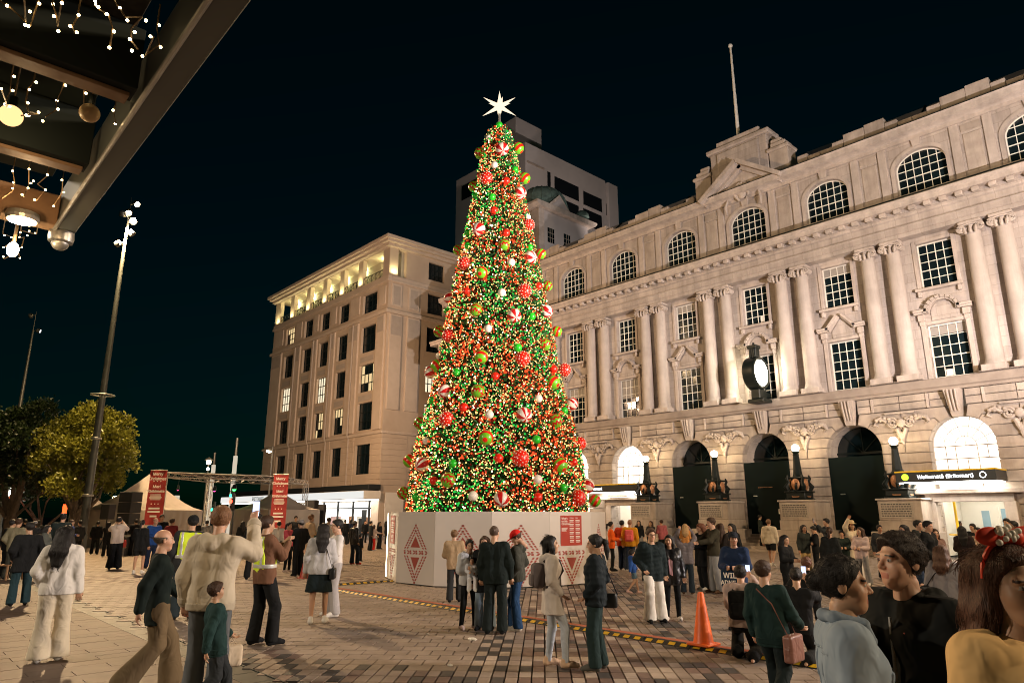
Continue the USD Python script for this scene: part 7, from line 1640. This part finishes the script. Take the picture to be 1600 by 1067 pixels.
Q(1113, 905, 818, -20, 'long', HB, 'j', (.58, .48, .38), 't', TAN, WHI, 'dd', 's', 'woman in cream jacket behind the auburn-haired woman')
I14 = Q(1120, 927, 809, -60, 'short', HBR, 'j', (.05, .045, .03), 't', (.33, .33, .33), BRN, 'oo', 's', 'bearded man in plaid shirt and grey jeans holding his hands out', skin='a', hem=.86)
Q(1133, 925, 818, 160, 'long', HBR, 'j', (.045, .035, .03), 'o', BLK, BLK, 'hh', 's', 'woman in plaid jacket seen from behind beside the bearded man')
Q(1150, 915, 818, -40, 'half', HB, 'j', BLK, 't', BLK, BLK, 'dd', 's', 'dark-haired woman in black left of the man with the cap')
I15 = Q(1157, 985, 832, -15, 'cap', HB, 'j', (.015, .03, .075), 't', NVY, BLK, 'hh', 's', 'man in navy jacket and dark cap holding a bag with big white letters', extra={'cap': (.012, .015, .022)}, skin='c', hy=15)
u = I15['up']; bm = rbox((.0, -.26, .92), (.21, .05, .18), .03); lt = MB(); text_on(lt, 'WILE', .09, (0, -.311, .95), (1, 0, 0), (0, 0, 1)); text_on(lt, 'ADNEAN', .075, (0, -.311, .83), (1, 0, 0), (0, 0, 1))
carried('tote_bag', 'navy bag with large white lettering held by the man in the cap', 'bag', I15, bm, cloth((.015, .035, .07)), (('lettering', lt, 'poster_white'),))
Q(1207, 886, 810, 165, 'short', HLB, 'h', (.62, .54, .42), 'o', BLK, WHI, 'dd', 'w', 'person in cream hoodie and black shorts walking towards the steps')
Q(1180, 0, 0, 10, 'short', HB, 'j', BLK, 't', DEN, WHI, 'hd', 's', 'man in black jacket and jeans standing on the steps', at_xyz=(-19.0, 38.2, .60), h=1.72)
Q(1162, 0, 0, 80, 'short', HB, 'j', (.03, .04, .035), 't', BLK, BLK, 'hh', 's', 'person in dark green jacket on the steps beside the pedestal', at_xyz=(-20.3, 37.7, .3), h=1.68)
I16 = Q(1166, 1030, 0, 172, 'short', HB, 'h', (.44, .33, .29), 't', BLK, BLK, 'fr', 'k', 'photographer in a pinkish hoodie kneeling beside the traffic cone', h=1.72, skin='b', hem=.9)
backpack(I16, BLK, 'black backpack of the kneeling photographer')
phone(I16, 1, 'phone held by the kneeling photographer')
I17 = Q(1254, 1035, 0, 165, 'bun', HB, 'j', BLK, 't', BLK, BLK, 'rr', 'k', 'person in black crouching with a phone behind the denim jacket', h=1.70, hem=.85)
phone(I17, 1, 'lit phone of the crouching person in black')
Q(1274, 1000, 872, 178, 'curly', (.11, .045, .025), 'j', BLK, 't', BLK, BLK, 'hh', 's', 'person with long curly brown hair left of the denim jacket')
I18 = Q(1218, 1120, 872, 155, 'short', HBR, 'j', (.014, .035, .034), 't', (.014, .02, .02), BLK, 'dF', 'w', 'person in dark green jacket striding away past the photographer', lean=-.10, skin='a')
shoulder_bag(I18, (.24, .11, .085), 'brown bag of the striding person in dark green', -1, .80, (.06, .17, .15))
# right group by the pedestals
Q(1262, 900, 820, 40, 'long', HB, 'j', (.025, .03, .027), 't', (.40, .28, .12), BLK, 'hd', 's', 'woman with long hair in dark jacket and khaki trousers by the pedestal', skin='c', hem=.78)
Q(1279, 900, 822, -80, 'short', HB, 'j', BLK, 't', BLK, BLK, 'hd', 's', 'person in black turned to the woman in khaki trousers', hp=15)
I19 = Q(1299, 893, 810, -70, 'short', HB, 'j', (.03, .035, .04), 't', TAN, BLK, 'rr', 's', 'man in dark jacket taking a picture with his phone by the pedestal')
phone(I19, 0, 'phone held by the man photographing beside the pedestal')
Q(1340, 905, 815, 20, 'half', HBR, 'c', (.62, .52, .38), 't', WHI, WHI, 'xu', 's', 'woman in cream coat and straw hat with an arm raised', extra={'hat': (.58, .45, .27)}, hem=.62)
Q(1324, 905, 822, 0, 'short', HB, 'j', (.02, .03, .025), 't', DRK, BLK, 'hh', 's', 'person in dark green seated before the door', h=1.5)
Q(1352, 915, 824, -30, 'long', HBR, 'j', (.55, .42, .40), 't', GRY, WHI, 'hh', 's', 'person in a pale pink jacket behind the denim jacket')
Q(1384, 905, 820, 10, 'short', HB, 'j', DRK, 't', BLK, BLK, 'dd', 's', 'man behind the head of the man in the black hoodie', skin='c')
Q(1412, 912, 836, -20, 'short', HBR, 'j', (.55, .20, .12), 't', GRY, WHI, 'hh', 's', 'child in an orange floral jacket right of the black hoodie', kid=True)
Q(1424, 930, 820, -60, 'long', HB, 'j', DRK, 't', BLK, BLK, 'dd', 's', 'woman with windblown dark hair beside the pedestal')
I20 = Q(1438, 985, 832, -100, 'cap', HB, 'p', (.018, .028, .05), 't', BLK, WHI, 'BF', 'w', 'person in dark blue puffer jacket and red cap walking to the left', extra={'cap': (.50, .015, .015)}, girth=1.1)
Q(1448, 925, 813, 60, 'short', HB, 'h', (.02, .022, .022), 't', BLK, BLK, 'dd', 's', 'young man with black fringe in front of the station entrance', skin='a')
I21 = Q(1466, 940, 814, 70, 'short', HB, 'h', BLK, 't', (.02, .03, .03), WHI, 'pp', 's', 'young man in black hoodie with a yellow print on the back, looking right', skin='a')
u = I21['up']; bp = MB().box(-.07, .07, .150, .156, 1.16, 1.30); bp.v = [np.array([u(q) for q in a]) for a in bp.v]; bp.build('print', 'yellow_paint', I21['jacket'])
Q(1477, 935, 826, 40, 'long', HBR, 'j', (.20, .12, .10), 't', BLK, BLK, 'dd', 's', 'woman beside the young man in the black hoodie')
I22 = Q(1493, 1030, 852, 165, 'half', (.10, .05, .03), 'c', (.22, .21, .22), 't', (.20, .18, .20), (.5, .46, .46), 'dd', 'v', 'woman in long grey cardigan with brown hair seen from behind', hem=.50)
shoulder_bag(I22, BLK, 'black shoulder bag over the grey cardigan', 1, .95, (.06, .15, .16))
Q(1507, 866, 814, 90, 'short', HB, 'j', BLK, 't', BLK, BLK, 'dd', 's', 'person in black inside the station doorway', skin='d')
Q(1531, 900, 818, -30, 'short', HB, 'j', BLK, 't', BLK, BLK, 'hd', 's', 'person in black at the right side of the doorway')
Q(1541, 912, 824, -50, 'short', HB, 'j', (.40, .28, .20), 't', DRK, BLK, 'xx', 's', 'person in tan jacket right of the yellow rail')
Q(1588, 905, 810, -40, 'short', HB, 'j', DRK, 't', BLK, BLK, 'hh', 's', 'man with dark hair at the right edge of the doorway')
Q(1602, 925, 814, -60, 'short', HB, 'j', (.55, .42, .30), 't', DRK, BLK, 'dd', 's', 'man in beige jacket cut by the right edge')
Q(1421, 960, 838, 150, 'short', HB, 'j', (.015, .02, .03), 't', BLK, BLK, 'dF', 'w', 'person in dark jacket walking away behind the black hoodie')
Q(1519, 925, 822, 175, 'long', HB, 'j', (.03, .02, .02), 't', BLK, BLK, 'hd', 's', 'woman with long black hair standing before the yellow rail')
Q(1560, 940, 828, -120, 'bob', HBR, 'j', (.36, .25, .17), 't', DRK, BLK, 'ph', 's', 'person in brown jacket turned away near the right edge')
Q(1235, 945, 836, 60, 'long', HB, 'j', BLK, 't', BLK, BLK, 'hh', 's', 'woman in black behind the crouching phone holder')
Q(1305, 925, 824, 170, 'pony', HBR, 'j', (.02, .02, .022), 't', DEN, WHI, 'dd', 's', 'woman in black with ponytail behind the denim jacket, facing the doors')
# closest figures
near = lambda px, D: at_depth(px, 800, D) * [1, 1, 0]
Q(1566, 0, 0, 172, 'short', HB, 'j', (.10, .03, .022), 't', DRK, BLK, 'ff', 's', 'person with short dark hair in a maroon jacket seen from behind at the right', at_xyz=near(1566, 5.2), h=1.84, skin='c')
I23 = Q(1392, 0, 0, -38, 'short', (.022, .014, .010), 'h', (.010, .012, .012), 't', DEN, BLK, 'dd', 'v', 'dark-haired man in black hoodie walking towards the camera at the right', at_xyz=near(1396, 3.6), h=1.905, skin='a', hy=-14, hp=-4)
u = I23['up']; lg = MB().ball(u((.085, -.135, 1.33)), .016, 2, (1, .3, 1.2)); lg.build('chest_emblem', 'poster_red', I23['jacket'])
I24 = Q(1308, 0, 0, 102, 'bun', (.014, .010, .009), 'j', (.27, .34, .42), 't', (.05, .08, .12), WHI, 'Fd', 'w', 'woman in blue denim jacket with dark tied hair walking to the right', at_xyz=near(1303, 3.45), h=1.83, skin='b', hem=.80, extra={'denim': 1})
I25 = Q(1535, 0, 0, 44, 'long', (.075, .032, .018), 'j', (.70, .46, .20), 't', BLK, BLK, 'dd', 'v', 'woman with long brown hair, yellow coat and red bow headband at the right edge', at_xyz=near(1566, 2.6), h=1.885, skin='b', hem=.7)
mat('bow_red', (.75, .05, .015), .5)
hcw, Hd = I25['hc'], I25['Hd']; bw = MB()
for q in (-1, 1):
    bw.ball((q * .060 + .0, -.01, .155), .05, 2, (1.0, .35, .62)); bw.ball((q * .028, -.008, .150), .026, 2)
bw.ball((0, -.01, .150), .022, 2); g = np.linspace(0, PI, 17); bw.tube(np.c_[.095 * np.cos(g), np.full(17, .0), .02 + .12 * np.sin(g)], .009, 6)
bw.v = [hcw + a @ Hd.T for a in bw.v]; bw.build('bow_headband', 'bow_red', I25['t'], smooth=50)
wt = MB(); rw = np.random.default_rng(2)
for q in rw.normal(0, 1, (26, 3)): wt.ball(np.array([0, -.022, .155]) + q * [.030, .008, .012], .011, 1)
wt.v = [hcw + a @ Hd.T for a in wt.v]; wt.build('bow_fluff', 'white_paint', I25['t'], smooth=50, kind='stuff')

# ---- small litter on the paving --------------------------------------------------------------------
for px, py, w, lab in ((703, 1040, .05, 'crumpled white paper scrap on the plain paving'), (738, 999, .10, 'flat white paper strip beside the dark checker pavers'), (668, 991, .035, 'small white scrap left of the standing group'), (1243, 1000, .06, 'pale scrap near the crouching person'), (322, 1012, .05, 'white scrap beside the drain channel')):
    q = at(px, py); r = np.random.default_rng(int(px)); m = MB().ball((q[0], q[1], .012), w, 2, (1, .55, .22)); m.v[0] += r.normal(0, .006, m.v[0].shape) * [1, 1, .6]; tag(m.build('paper_scrap', 'white_paint'), lab, 'litter')
